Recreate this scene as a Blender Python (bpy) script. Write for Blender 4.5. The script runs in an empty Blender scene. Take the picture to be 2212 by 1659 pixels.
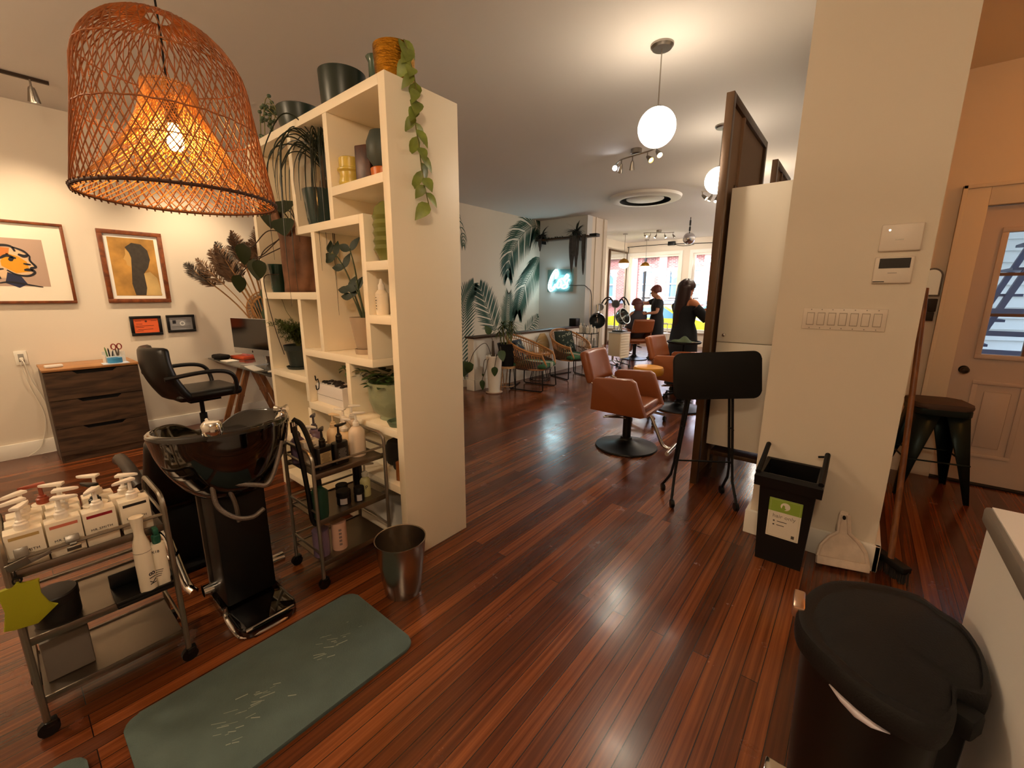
SKY = 5.2
import bpy, bmesh, math, random
from math import pi, sin, cos, radians as rad, sqrt, atan2
from mathutils import Vector, Matrix, Euler
random.seed(7)
S = bpy.context.scene
COL = S.collection
V3 = Vector

# ---------------------------------------------------------------- materials
def lin(h):
    if isinstance(h, (tuple, list)): return tuple(h)[:3]
    h = h.lstrip('#'); o = []
    for i in (0, 2, 4):
        c = int(h[i:i+2], 16) / 255
        o.append(c / 12.92 if c <= .04045 else ((c + .055) / 1.055) ** 2.4)
    return tuple(o)
_m = {}
def mat(name, color='#808080', rough=.5, metal=0., spec=.5, bump=0., bscale=40., var=0., vscale=6., emit=0., ecol=None, coat=0., sheen=0., stretch=None, sss=0.):
    if name in _m: return _m[name]
    m = bpy.data.materials.new(name); m.use_nodes = True; _m[name] = m
    nt = m.node_tree; N = nt.nodes; L = nt.links
    b = N['Principled BSDF']; c = lin(color)
    b.inputs['Base Color'].default_value = (*c, 1)
    b.inputs['Roughness'].default_value = rough; b.inputs['Metallic'].default_value = metal
    b.inputs['Specular IOR Level'].default_value = spec
    b.inputs['Coat Weight'].default_value = coat; b.inputs['Coat Roughness'].default_value = .06
    b.inputs['Sheen Weight'].default_value = sheen
    if emit:
        b.inputs['Emission Color'].default_value = (*lin(ecol or color), 1); b.inputs['Emission Strength'].default_value = emit
    if var or bump:
        tc = N.new('ShaderNodeTexCoord'); mp = N.new('ShaderNodeMapping'); L.new(tc.outputs['Object'], mp.inputs[0])
        if stretch: mp.inputs['Scale'].default_value = stretch
    if var:
        n = N.new('ShaderNodeTexNoise'); n.inputs['Scale'].default_value = vscale; n.inputs['Detail'].default_value = 5
        L.new(mp.outputs[0], n.inputs['Vector'])
        r = N.new('ShaderNodeValToRGB'); L.new(n.outputs['Fac'], r.inputs[0])
        r.color_ramp.elements[0].position = .3; r.color_ramp.elements[1].position = .7
        r.color_ramp.elements[0].color = (*[max(0, x * (1 - var)) for x in c], 1)
        r.color_ramp.elements[1].color = (*[min(1, x * (1 + var)) for x in c], 1)
        L.new(r.outputs[0], b.inputs['Base Color'])
    if bump:
        n = N.new('ShaderNodeTexNoise'); n.inputs['Scale'].default_value = bscale; n.inputs['Detail'].default_value = 4
        L.new(mp.outputs[0], n.inputs['Vector'])
        u = N.new('ShaderNodeBump'); u.inputs['Strength'].default_value = bump; u.inputs['Distance'].default_value = .01
        L.new(n.outputs['Fac'], u.inputs['Height']); L.new(u.outputs[0], b.inputs['Normal'])
    return m
def wood(name, c1, c2, rough=.45, scale=(1, 12, 12), ns=3., bump=.1):
    if name in _m: return _m[name]
    m = bpy.data.materials.new(name); m.use_nodes = True; _m[name] = m
    N = m.node_tree.nodes; L = m.node_tree.links; b = N['Principled BSDF']
    tc = N.new('ShaderNodeTexCoord'); mp = N.new('ShaderNodeMapping'); mp.inputs['Scale'].default_value = scale
    L.new(tc.outputs['Object'], mp.inputs[0])
    n = N.new('ShaderNodeTexNoise'); n.inputs['Scale'].default_value = ns; n.inputs['Detail'].default_value = 8; n.inputs['Distortion'].default_value = .6
    L.new(mp.outputs[0], n.inputs['Vector'])
    r = N.new('ShaderNodeValToRGB'); r.color_ramp.elements[0].position = .32; r.color_ramp.elements[1].position = .68
    r.color_ramp.elements[0].color = (*lin(c1), 1); r.color_ramp.elements[1].color = (*lin(c2), 1)
    L.new(n.outputs['Fac'], r.inputs[0]); L.new(r.outputs[0], b.inputs['Base Color'])
    b.inputs['Roughness'].default_value = rough
    u = N.new('ShaderNodeBump'); u.inputs['Strength'].default_value = bump; u.inputs['Distance'].default_value = .005
    L.new(n.outputs['Fac'], u.inputs['Height']); L.new(u.outputs[0], b.inputs['Normal'])
    return m
def glass(name, tint='#ffffff', refl=.08, rough=0.02, density=1.0):
    if name in _m: return _m[name]
    m = bpy.data.materials.new(name); m.use_nodes = True; _m[name] = m
    N = m.node_tree.nodes; L = m.node_tree.links; N.remove(N['Principled BSDF'])
    o = N['Material Output']; t = N.new('ShaderNodeBsdfTransparent'); t.inputs[0].default_value = (*lin(tint), 1)
    g = N.new('ShaderNodeBsdfGlossy'); g.inputs['Roughness'].default_value = rough
    x = N.new('ShaderNodeMixShader'); f = N.new('ShaderNodeFresnel'); f.inputs[0].default_value = 1.45
    L.new(f.outputs[0], x.inputs[0]); L.new(t.outputs[0], x.inputs[1]); L.new(g.outputs[0], x.inputs[2]); L.new(x.outputs[0], o.inputs[0])
    return m
def emis(name, color, strength):
    if name in _m: return _m[name]
    m = bpy.data.materials.new(name); m.use_nodes = True; _m[name] = m
    N = m.node_tree.nodes; L = m.node_tree.links; N.remove(N['Principled BSDF'])
    e = N.new('ShaderNodeEmission'); e.inputs[0].default_value = (*lin(color), 1); e.inputs[1].default_value = strength
    L.new(e.outputs[0], N['Material Output'].inputs[0])
    return m

# ---------------------------------------------------------------- mesh builder
class MB:
    def __init__(s): s.bm = bmesh.new()
    def _v(s, pts): return [s.bm.verts.new(p) for p in pts]
    def _f(s, vs):
        try: return s.bm.faces.new(vs)
        except ValueError: return None
    def box(s, x0, x1, y0, y1, z0, z1, bev=0, seg=2, M=None):
        ps = [(x, y, z) for x in (x0, x1) for y in (y0, y1) for z in (z0, z1)]
        if M is not None: ps = [M @ V3(p) for p in ps]
        v = s._v(ps)
        fs = [(0, 1, 3, 2), (4, 6, 7, 5), (0, 4, 5, 1), (2, 3, 7, 6), (0, 2, 6, 4), (1, 5, 7, 3)]
        for f in fs: s._f([v[i] for i in f])
        if bev:
            es = list({e for q in v for e in q.link_edges})
            bmesh.ops.bevel(s.bm, geom=es, offset=bev, segments=seg, profile=.5, affect='EDGES')
        return s
    def cbox(s, c, sz, rot=(0, 0, 0), bev=0, seg=2):
        M = Matrix.Translation(c) @ Euler(rot).to_matrix().to_4x4()
        a, b, d = sz[0]/2, sz[1]/2, sz[2]/2
        return s.box(-a, a, -b, b, -d, d, bev, seg, M)
    def bar(s, p, q, w, h, bev=0):      # rectangular bar from p to q
        p, q = V3(p), V3(q); d = q - p; L = d.length; z = d.normalized()
        up = V3((0, 0, 1)) if abs(z.z) < .95 else V3((0, 1, 0))
        x = up.cross(z).normalized(); y = z.cross(x)
        M = Matrix.Translation(p) @ Matrix((x, y, z)).transposed().to_4x4()
        return s.box(-w/2, w/2, -h/2, h/2, 0, L, bev, 2, M)
    def tube(s, pts, r, n=8, closed=False, cap=True):
        P = [V3(p) for p in pts]; m = len(P)
        rr = list(r) if isinstance(r, (list, tuple)) else [r] * m
        T = []
        for i in range(m):
            a = P[(i-1) % m] if (closed or i > 0) else P[i]
            b = P[(i+1) % m] if (closed or i < m-1) else P[i]
            t = (b - a); T.append(t.normalized() if t.length > 1e-9 else V3((0, 0, 1)))
        t0 = T[0]; u = t0.orthogonal().normalized(); rings = []
        for i in range(m):
            if i:
                ax = T[i-1].cross(T[i])
                if ax.length > 1e-8:
                    u = Matrix.Rotation(T[i-1].angle(T[i]), 3, ax.normalized()) @ u
            u = (u - T[i] * u.dot(T[i])).normalized(); w = T[i].cross(u)
            rings.append(s._v([P[i] + rr[i] * (cos(2*pi*k/n) * u + sin(2*pi*k/n) * w) for k in range(n)]))
        for i in range(m if closed else m-1):
            a, b = rings[i], rings[(i+1) % m]
            for k in range(n): s._f([a[k], a[(k+1) % n], b[(k+1) % n], b[k]])
        if cap and not closed:
            s._f(rings[0][::-1]); s._f(rings[-1])
        return s
    def cyl(s, a, b, r, r2=None, n=20): return s.tube([a, b], [r, r if r2 is None else r2], n)
    def lathe(s, prof, at=(0, 0, 0), n=28, sx=1., sy=1., M=None):
        at = V3(at); rings = []
        for r, z in prof:
            if r < 1e-6: rings.append(s._v([M @ V3((0, 0, z)) + at if M else V3((0, 0, z)) + at]))
            else:
                ps = [V3((r*sx*cos(2*pi*k/n), r*sy*sin(2*pi*k/n), z)) for k in range(n)]
                if M: ps = [M @ p for p in ps]
                rings.append(s._v([p + at for p in ps]))
        for a, b in zip(rings, rings[1:]):
            for k in range(n):
                k2 = (k+1) % n
                if len(a) == 1 and len(b) == 1: continue
                if len(a) == 1: s._f([a[0], b[k2], b[k]])
                elif len(b) == 1: s._f([a[k], a[k2], b[0]])
                else: s._f([a[k], a[k2], b[k2], b[k]])
        return s
    def sph(s, c, r, sc=(1, 1, 1), n=16, m=10, M=None):
        pr = [(r*sin(pi*i/m), -r*cos(pi*i/m)) for i in range(m+1)]
        pr[0] = (0, -r); pr[-1] = (0, r)
        MM = Matrix.Diagonal(sc) if M is None else (M @ Matrix.Diagonal(sc))
        return s.lathe(pr, c, n, M=MM)
    def prism(s, pts, z0, z1, M=None, bev=0):     # 2-D outline extruded along z
        a = [V3((p[0], p[1], z0)) for p in pts]; b = [V3((p[0], p[1], z1)) for p in pts]
        if M is not None: a = [M @ p for p in a]; b = [M @ p for p in b]
        va, vb = s._v(a), s._v(b); n = len(va)
        s._f(va[::-1]); s._f(vb)
        for k in range(n): s._f([va[k], va[(k+1) % n], vb[(k+1) % n], vb[k]])
        if bev:
            es = list({e for q in va + vb for e in q.link_edges if not (e.verts[0] in va) ^ (e.verts[1] in va)})
            bmesh.ops.bevel(s.bm, geom=es, offset=bev, segments=2, profile=.5, affect='EDGES')
        return s
    def grid(s, fn, nu, nv, cu=False, cv=False):
        R = [s._v([fn(i / (nu if cu else nu-1), j / (nv if cv else nv-1)) for j in range(nv)]) for i in range(nu)]
        for i in range(nu if cu else nu-1):
            for j in range(nv if cv else nv-1):
                s._f([R[i][j], R[(i+1) % nu][j], R[(i+1) % nu][(j+1) % nv], R[i][(j+1) % nv]])
        return s
    def loft(s, rings, n=20, cap=True, pw=1.):    # rings: (center, rx, ry[, zrot]) horizontal (super)ellipses
        def se(v): return math.copysign(abs(v) ** pw, v)
        RR = []
        for r in rings:
            c = V3(r[0]); rx, ry = r[1], r[2]; a = r[3] if len(r) > 3 else 0
            M = Matrix.Rotation(a, 3, 'Z')
            RR.append(s._v([c + M @ V3((rx*se(cos(2*pi*k/n)), ry*se(sin(2*pi*k/n)), 0)) for k in range(n)]))
        for a, b in zip(RR, RR[1:]):
            for k in range(n): s._f([a[k], a[(k+1) % n], b[(k+1) % n], b[k]])
        if cap: s._f(RR[0][::-1]); s._f(RR[-1])
        return s
    def leaf(s, base, d, up, L, W, bend=.3, fold=.15, n=6, shape=None):
        d = V3(d).normalized(); up = V3(up); up = (up - d*up.dot(d))
        up = up.normalized() if up.length > 1e-5 else d.orthogonal().normalized()
        sd = d.cross(up); base = V3(base); prev = None
        for i in range(n+1):
            t = i / n
            w = W/2 * ((shape(t)) if shape else sin(pi * min(1, t ** .8 * .97 + .03)))
            c = base + d*(L*t*(1 - .25*abs(bend)*t)) - up*(L*bend*t*t)
            a, b_, e = c - sd*w + up*(w*fold), c, c + sd*w + up*(w*fold)
            row = s._v([a, b_, e])
            if prev: s._f([prev[0], prev[1], row[1], row[0]]); s._f([prev[1], prev[2], row[2], row[1]])
            prev = row
        return s
    def mesh(s, me):
        s.bm.from_mesh(me); return s
    def xf(s, M):
        bmesh.ops.transform(s.bm, matrix=M, verts=s.bm.verts); return s
    def obj(s, name, m, parent=None, ang=38, loc=None, solid=0., sub=0, smooth=True):
        bm = s.bm
        bmesh.ops.recalc_face_normals(bm, faces=bm.faces) if not solid else None
        for f in bm.faces: f.smooth = smooth
        if smooth:
            for e in bm.edges:
                if len(e.link_faces) == 2 and e.calc_face_angle(0) > rad(ang): e.smooth = False
        me = bpy.data.meshes.new(name); bm.to_mesh(me); bm.free()
        ms = m if isinstance(m, (list, tuple)) else [m]
        for q in ms: me.materials.append(q)
        o = bpy.data.objects.new(name, me); COL.objects.link(o)
        if parent is not None: o.parent = parent
        if loc is not None: o.location = loc
        if solid:
            md = o.modifiers.new('s', 'SOLIDIFY'); md.thickness = solid; md.offset = 0
        if sub:
            md = o.modifiers.new('u', 'SUBSURF'); md.levels = sub; md.render_levels = sub
        return o

def thing(name, label, cat, loc=(0, 0, 0), rz=0., group=None):
    o = bpy.data.objects.new(name, None); COL.objects.link(o)
    o.location = loc; o.rotation_euler = (0, 0, rz); o.empty_display_size = .05
    o['label'] = label; o['category'] = cat
    if group: o['group'] = group
    return o
def tag(o, label, cat, group=None, kind=None):
    o['label'] = label; o['category'] = cat
    if group: o['group'] = group
    if kind: o['kind'] = kind
    return o
def struct(name, mb, m, parent=None, **k):
    o = mb.obj(name, m, parent, **k)
    if parent is None: o['kind'] = 'structure'
    return o
def dup(root, loc, rz, label=None, group=None, scale=None):
    r = root.copy(); COL.objects.link(r); r.location = loc; r.rotation_euler = (0, 0, rz)
    if label: r['label'] = label
    if group: r['group'] = group
    if scale: r.scale = (scale,)*3
    for ch in list(root.children):
        c = ch.copy(); COL.objects.link(c); c.parent = r
        for g in list(ch.children):
            d = g.copy(); COL.objects.link(d); d.parent = c
    return r
def text(body, size, m, parent, M, name='printed_text', ext=.0004, spacing=1.):
    cu = bpy.data.curves.new('t', 'FONT'); cu.body = body; cu.size = size; cu.extrude = ext
    cu.align_x = 'CENTER'; cu.align_y = 'CENTER'; cu.space_character = spacing; cu.resolution_u = 3
    t = bpy.data.objects.new('t', cu); COL.objects.link(t)
    dg = bpy.context.evaluated_depsgraph_get(); dg.update()
    me = bpy.data.meshes.new_from_object(t.evaluated_get(dg)); bpy.data.objects.remove(t); bpy.data.curves.remove(cu)
    me.transform(M); me.name = name; me.materials.clear(); me.materials.append(m)
    o = bpy.data.objects.new(name, me); COL.objects.link(o); o.parent = parent
    return o
def frame_M(o, x, y):                # matrix whose local x/y axes lie along x, y at o
    x = V3(x).normalized(); y = V3(y).normalized(); z = x.cross(y)
    return Matrix.Translation(o) @ Matrix((x, y, z)).transposed().to_4x4()
def rr(w, h, r, n=5):                # rounded rectangle outline, centred
    o = []
    for cx, cy, a0 in ((w/2-r, h/2-r, 0), (-w/2+r, h/2-r, pi/2), (-w/2+r, -h/2+r, pi), (w/2-r, -h/2+r, 1.5*pi)):
        for i in range(n+1):
            a = a0 + pi/2*i/n; o.append((cx + r*cos(a), cy + r*sin(a)))
    return o
def bez(p0, p1, p2, p3, n=10):
    p0, p1, p2, p3 = map(V3, (p0, p1, p2, p3))
    return [(1-t)**3*p0 + 3*(1-t)**2*t*p1 + 3*(1-t)*t*t*p2 + t**3*p3 for t in (i/n for i in range(n+1))]
def spline(P, n=6):                  # Catmull-Rom through points
    P = [V3(p) for p in P]; Q = [2*P[0]-P[1]] + P + [2*P[-1]-P[-2]]; o = []
    for i in range(1, len(Q)-2):
        a, b, c, d = Q[i-1], Q[i], Q[i+1], Q[i+2]
        for k in range(n):
            t = k/n
            o.append(.5*((2*b) + (c-a)*t + (2*a-5*b+4*c-d)*t*t + (3*b-a-3*c+d)*t**3))
    o.append(P[-1]); return o
RX90 = Matrix.Rotation(pi/2, 4, 'X')
# ---------------------------------------------------------------- camera
cam = bpy.data.cameras.new('camera'); co = bpy.data.objects.new('camera', cam); COL.objects.link(co)
cam.sensor_width = 36; cam.lens = 913.1 / 2212 * 36; cam.clip_end = 200; cam.clip_start = .02
_p, _y, _r = rad(11.903), rad(39.234), rad(.16)
co.location = (0, 0, 1.45)
co.rotation_euler = (Matrix.Rotation(_y, 4, 'Z') @ Matrix.Rotation(pi/2 - _p, 4, 'X') @ Matrix.Rotation(_r, 4, 'Z')).to_euler()
S.camera = co
vs = S.view_settings
S.display_settings.display_device = 'sRGB'
vs.view_transform = 'Standard'; vs.look = 'None'; vs.gamma = 1; vs.use_curve_mapping = False; vs.exposure = 0.0

# ---------------------------------------------------------------- surfaces
CEIL = 3.03
M_wall = mat('warm_white_paint', '#ddd1bf', .75, bump=.04, bscale=120)
M_ceil = mat('ceiling_paint', '#d9d3cc', .8, bump=.03, bscale=90)
M_grey = mat('grey_panel_paint', '#cccdca', .7)
M_white = mat('white_trim_paint', '#e9e4da', .45)
M_cream = mat('cream_shelf_paint', '#f5ebd4', .42, bump=.03, bscale=60)
M_black = mat('black_plastic', '#050505', .4, spec=.35)
M_matte = mat('matte_black', '#060606', .6, spec=.3)
M_gloss = mat('gloss_black_porcelain', '#050404', .07, spec=.6, coat=.6)
M_chrome = mat('chrome', '#dcdad6', .08, 1.)
M_steel = mat('brushed_steel', '#857b70', .36, 1., bump=.03, bscale=60, stretch=(1, 1, 20))
M_grail = mat('grey_metal_tube', '#8d8579', .38, .85)
M_darkwood = wood('dark_walnut', '#2a1a0e', '#4a3018', .4, (10, 10, 1))
M_glass = glass('window_glass')
def floor_mat():
    m = bpy.data.materials.new('strip_wood_floor'); m.use_nodes = True
    N = m.node_tree.nodes; L = m.node_tree.links; b = N['Principled BSDF']
    tc = N.new('ShaderNodeTexCoord'); sp = N.new('ShaderNodeSeparateXYZ'); cb = N.new('ShaderNodeCombineXYZ')
    L.new(tc.outputs['Object'], sp.inputs[0]); L.new(sp.outputs[1], cb.inputs[0]); L.new(sp.outputs[0], cb.inputs[1])
    br = N.new('ShaderNodeTexBrick'); L.new(cb.outputs[0], br.inputs['Vector'])
    br.inputs['Scale'].default_value = 1; br.inputs['Brick Width'].default_value = 2.6; br.inputs['Row Height'].default_value = .06
    br.inputs['Mortar Size'].default_value = .0016; br.inputs['Mortar Smooth'].default_value = .2; br.inputs['Bias'].default_value = 0
    br.offset = .37; br.offset_frequency = 3
    br.inputs['Color1'].default_value = (0, 0, 0, 1); br.inputs['Color2'].default_value = (1, 1, 1, 1); br.inputs['Mortar'].default_value = (.5, .5, .5, 1)
    mp = N.new('ShaderNodeMapping'); mp.inputs['Scale'].default_value = (30, .4, 1); L.new(tc.outputs['Object'], mp.inputs[0])
    g = N.new('ShaderNodeTexNoise'); g.inputs['Scale'].default_value = 2.2; g.inputs['Detail'].default_value = 9; g.inputs['Roughness'].default_value = .62
    L.new(mp.outputs[0], g.inputs['Vector'])
    big = N.new('ShaderNodeTexNoise'); big.inputs['Scale'].default_value = .9; big.inputs['Detail'].default_value = 4
    L.new(tc.outputs['Object'], big.inputs['Vector'])
    def mth(op, a, b_):
        q = N.new('ShaderNodeMath'); q.operation = op
        for i, v in enumerate((a, b_)):
            if isinstance(v, (int, float)): q.inputs[i].default_value = v
            else: L.new(v, q.inputs[i])
        return q.outputs[0]
    rb = N.new('ShaderNodeRGBToBW'); L.new(br.outputs['Color'], rb.inputs[0])
    f = mth('ADD', mth('MULTIPLY', rb.outputs[0], .24), mth('ADD', mth('MULTIPLY', g.outputs['Fac'], .62), mth('MULTIPLY', big.outputs['Fac'], .32)))
    r = N.new('ShaderNodeValToRGB'); L.new(f, r.inputs[0]); e = r.color_ramp.elements
    e[0].position = .30; e[0].color = (*lin('#2a140a'), 1); e[1].position = .88; e[1].color = (*lin('#9a582e'), 1)
    k = r.color_ramp.elements.new(.58); k.color = (*lin('#5c2d14'), 1)
    mx = N.new('ShaderNodeMix'); mx.data_type = 'RGBA'; L.new(br.outputs['Fac'], mx.inputs[0]); L.new(r.outputs[0], mx.inputs[6])
    mx.inputs[7].default_value = (*lin('#160a06'), 1); L.new(mx.outputs[2], b.inputs['Base Color'])
    w = N.new('ShaderNodeTexNoise'); w.inputs['Scale'].default_value = 5; w.inputs['Detail'].default_value = 6; L.new(tc.outputs['Object'], w.inputs['Vector'])
    L.new(mth('ADD', mth('MULTIPLY', w.outputs['Fac'], .26), .10), b.inputs['Roughness'])
    b.inputs['Specular IOR Level'].default_value = .6
    bu = N.new('ShaderNodeBump'); bu.inputs['Strength'].default_value = .13; bu.inputs['Distance'].default_value = .004
    L.new(mth('SUBTRACT', mth('MULTIPLY', g.outputs['Fac'], .12), mth('MULTIPLY', br.outputs['Fac'], 1.5)), bu.inputs['Height']); L.new(bu.outputs[0], b.inputs['Normal'])
    return m
M_floor = floor_mat()
YF, YB, XR = 12.85, -2.6, 3.2      # front window wall, wall behind, right wall
struct('floor', MB().box(-6.1, XR+.1, YB-.1, YF+.1, -.1, 0), M_floor)
struct('ceiling', MB().box(-6.2, XR+.1, YB-.1, YF+.2, CEIL, CEIL+.12), M_ceil)
struct('wall_upper_sky_block', MB().box(-6.2, .22, -2.7, YF+.2, CEIL+.13, 9.5).box(.22, 8, -2.7, 4.85, CEIL+.13, 9.5), mat('building_render', '#8f8a84', .9))  # unseen upper storeys, added to hold sky light off the yard and windows
struct('wall_left', MB().box(-5.85, -5.71, YB-.1, 7.95, 0, CEIL), M_wall)
struct('baseboard_left', MB().box(-5.71, -5.69, YB, 7.95, 0, .135, .003), M_white)
struct('wall_stair_end', MB().box(-5.85, -4.53, 7.95, 8.15, 0, CEIL), M_grey)
struct('wall_left_front', MB().box(-4.72, -4.53, 8.15, 8.75, 0, CEIL), M_wall)
struct('wall_left_far', MB().box(-6.05, -5.9, 8.15, YF, 0, CEIL).box(-5.9, -4.72, 8.6, 8.75, 0, CEIL), M_wall)
struct('trim_1', MB().box(-4.53, -4.512, 8.28, 8.32, 0, CEIL).box(-4.53, -4.505, 8.62, 8.755, 0, CEIL), M_wall)
struct('wall_back', MB().box(-5.85, XR, YB-.12, YB, 0, CEIL), M_wall)
struct('wall_far_right', MB().box(XR, XR+.12, YB, 4.7, 0, CEIL), M_wall)
# column between salon and back hall, salon right-hand wall
struct('wall_column', MB().box(-.375, .218, 2.81, 3.42, 0, CEIL), M_wall)
bb = MB(); bb.box(-.40, .243, 2.785, 2.81, 0, .15, .004); bb.box(-.40, -.375, 2.81, 3.3, 0, .15, .004); bb.box(.218, .243, 2.785, 3.42, 0, .15, .004)
struct('baseboard_column', bb, M_white)
struct('wall_right', MB().box(.09, .218, 3.42, YF, 0, CEIL), M_wall)
# low wall around the stairwell with a dark cap
struct('wall_stair', MB().box(-4.60, -4.47, 4.56, 7.95, 0, .80), M_white)
struct('trim_2', MB().box(-4.63, -4.44, 4.53, 7.95, .80, .83, .004), M_darkwood)
struct('baseboard_stair', MB().box(-4.47, -4.45, 4.54, 7.95, 0, .17, .004).box(-4.615, -4.45, 4.535, 4.56, 0, .17, .004), M_white)
# front wall with two shop windows
wf = MB(); wz0, wz1 = .42, 2.62
wins = [(-5.78, -4.28), (-3.90, -2.35), (-2.0, -.2)]
xs = [-6.05] + [v for w in wins for v in w] + [.22]
for i in range(0, len(xs), 2): wf.box(xs[i], xs[i+1], YF, YF+.2, 0, CEIL)
for a, b in wins: wf.box(a, b, YF, YF+.2, 0, wz0); wf.box(a, b, YF, YF+.2, wz1, CEIL)
struct('wall_front', wf, M_wall)
for i, (a, b) in enumerate(wins):
    w = MB(); t = .05
    w.box(a, a+t, YF+.06, YF+.13, wz0, wz1); w.box(b-t, b, YF+.06, YF+.13, wz0, wz1); w.box(a+t, b-t, YF+.06, YF+.13, wz0, wz0+t); w.box(a+t, b-t, YF+.06, YF+.13, wz1-t, wz1)
    wo = struct('window_%d' % (i+1), w, M_white)
    MB().box(a+t, b-t, YF+.09, YF+.096, wz0+t, wz1-t).obj('window_pane', M_glass, wo)
    MB().box(a-.04, b+.04, YF-.06, YF+.06, wz0-.04, wz0, .004).obj('window_sill', M_white, wo)
    MB().box(a-.09, a-.003, YF-.02, YF-.001, wz0, wz1+.09).box(b+.003, b+.09, YF-.02, YF-.001, wz0, wz1+.09).box(a, b, YF-.02, YF-.001, wz1+.003, wz1+.09).obj('window_frame', M_white, wo)
# back hall end wall with the garden door
dx0, dx1, dz1 = .60, 1.52, 2.09
struct('wall_hall_end', MB().box(.218, dx0, 4.7, 4.85, 0, CEIL).box(dx1, XR+.1, 4.7, 4.85, 0, CEIL).box(dx0, dx1, 4.7, 4.85, dz1, CEIL), M_wall)
tr = MB(); tr.box(dx0-.145, dx0, 4.672, 4.7, 0, dz1+.145, .004); tr.box(dx1, dx1+.145, 4.672, 4.7, 0, dz1+.145, .004); tr.box(dx0, dx1, 4.672, 4.7, dz1, dz1+.145, .004)
tr.box(dx0-.145, dx0-.12, 4.655, 4.7, 0, dz1+.15, .003); tr.box(dx0-.145, dx1+.145, 4.655, 4.7, dz1+.125, dz1+.15, .003)
struct('trim_3', tr, M_wall)
struct('baseboard_hall', MB().box(.218, .45, 4.68, 4.7, 0, .16), M_white)
M_door = mat('door_paint', '#c7b6ab', .5)
gx0, gx1, gz0, gz1 = dx0+.14, dx1-.14, 1.02, 1.90
d = MB(); y0, y1 = 4.72, 4.765
d.box(dx0+.004, gx0, y0, y1, .012, dz1-.006); d.box(gx1, dx1-.004, y0, y1, .012, dz1-.006); d.box(gx0, gx1, y0, y1, .012, gz0); d.box(gx0, gx1, y0, y1, gz1, dz1-.006)
door = struct('door_1', d, M_door)
q = MB()
for a, b, c_, e_ in ((gx0-.035, gx1+.035, gz0-.035, gz0), (gx0-.035, gx1+.035, gz1, gz1+.035)): q.box(a, b, y0-.014, y0, c_, e_, .004)
q.box(gx0-.035, gx0, y0-.014, y0, gz0, gz1, .004); q.box(gx1, gx1+.035, y0-.014, y0, gz0, gz1, .004)
q.obj('glazing_frame', M_door, door)
q = MB()
for i in range(1, 3): z = gz0 + (gz1-gz0)*i/3; q.box(gx0, gx1, y0+.008, y1-.008, z-.011, z+.011)
for i in range(1, 3): x = gx0 + (gx1-gx0)*i/3; q.box(x-.011, x+.011, y0+.008, y1-.008, gz0, gz1)
q.obj('muntin_bars', mat('muntin_brown', '#6b5348', .5), door)
MB().box(gx0, gx1, y0+.02, y0+.024, gz0, gz1).obj('door_pane', M_glass, door)
for a, b in ((dx0+.13, (dx0+dx1)/2-.05), ((dx0+dx1)/2+.05, dx1-.13)):
    q = MB()
    for k, (o, dep) in enumerate(((0, .010), (.03, .004))):
        pass
    q.box(a, b, y0-.010, y0, .22, .25, .004); q.box(a, b, y0-.010, y0, .79, .82, .004); q.box(a, a+.03, y0-.010, y0, .25, .79, .004); q.box(b-.03, b, y0-.010, y0, .25, .79, .004)
    q.box(a+.07, b-.07, y0-.008, y0, .30, .74, .007)
    q.obj('raised_panel', M_door, door)
MB().cyl((dx0+.067, y0, .895), (dx0+.067, y0-.045, .895), .011).lathe([(0, -.034), (.018, -.032), (.027, -.018), (.027, -.006), (.016, 0), (0, 0)], (dx0+.067, y0-.045, .895), 20, M=Matrix.Rotation(-pi/2, 3, 'X')).cyl((dx0+.067, y0, .895), (dx0+.067, y0-.006, .895), .03).obj('door_knob', mat('dark_bronze', '#4a4038', .25, 1), door)
MB().box(dx0, dx1, 4.66, 4.80, 0, .012).obj('threshold', M_matte, door)
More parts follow.
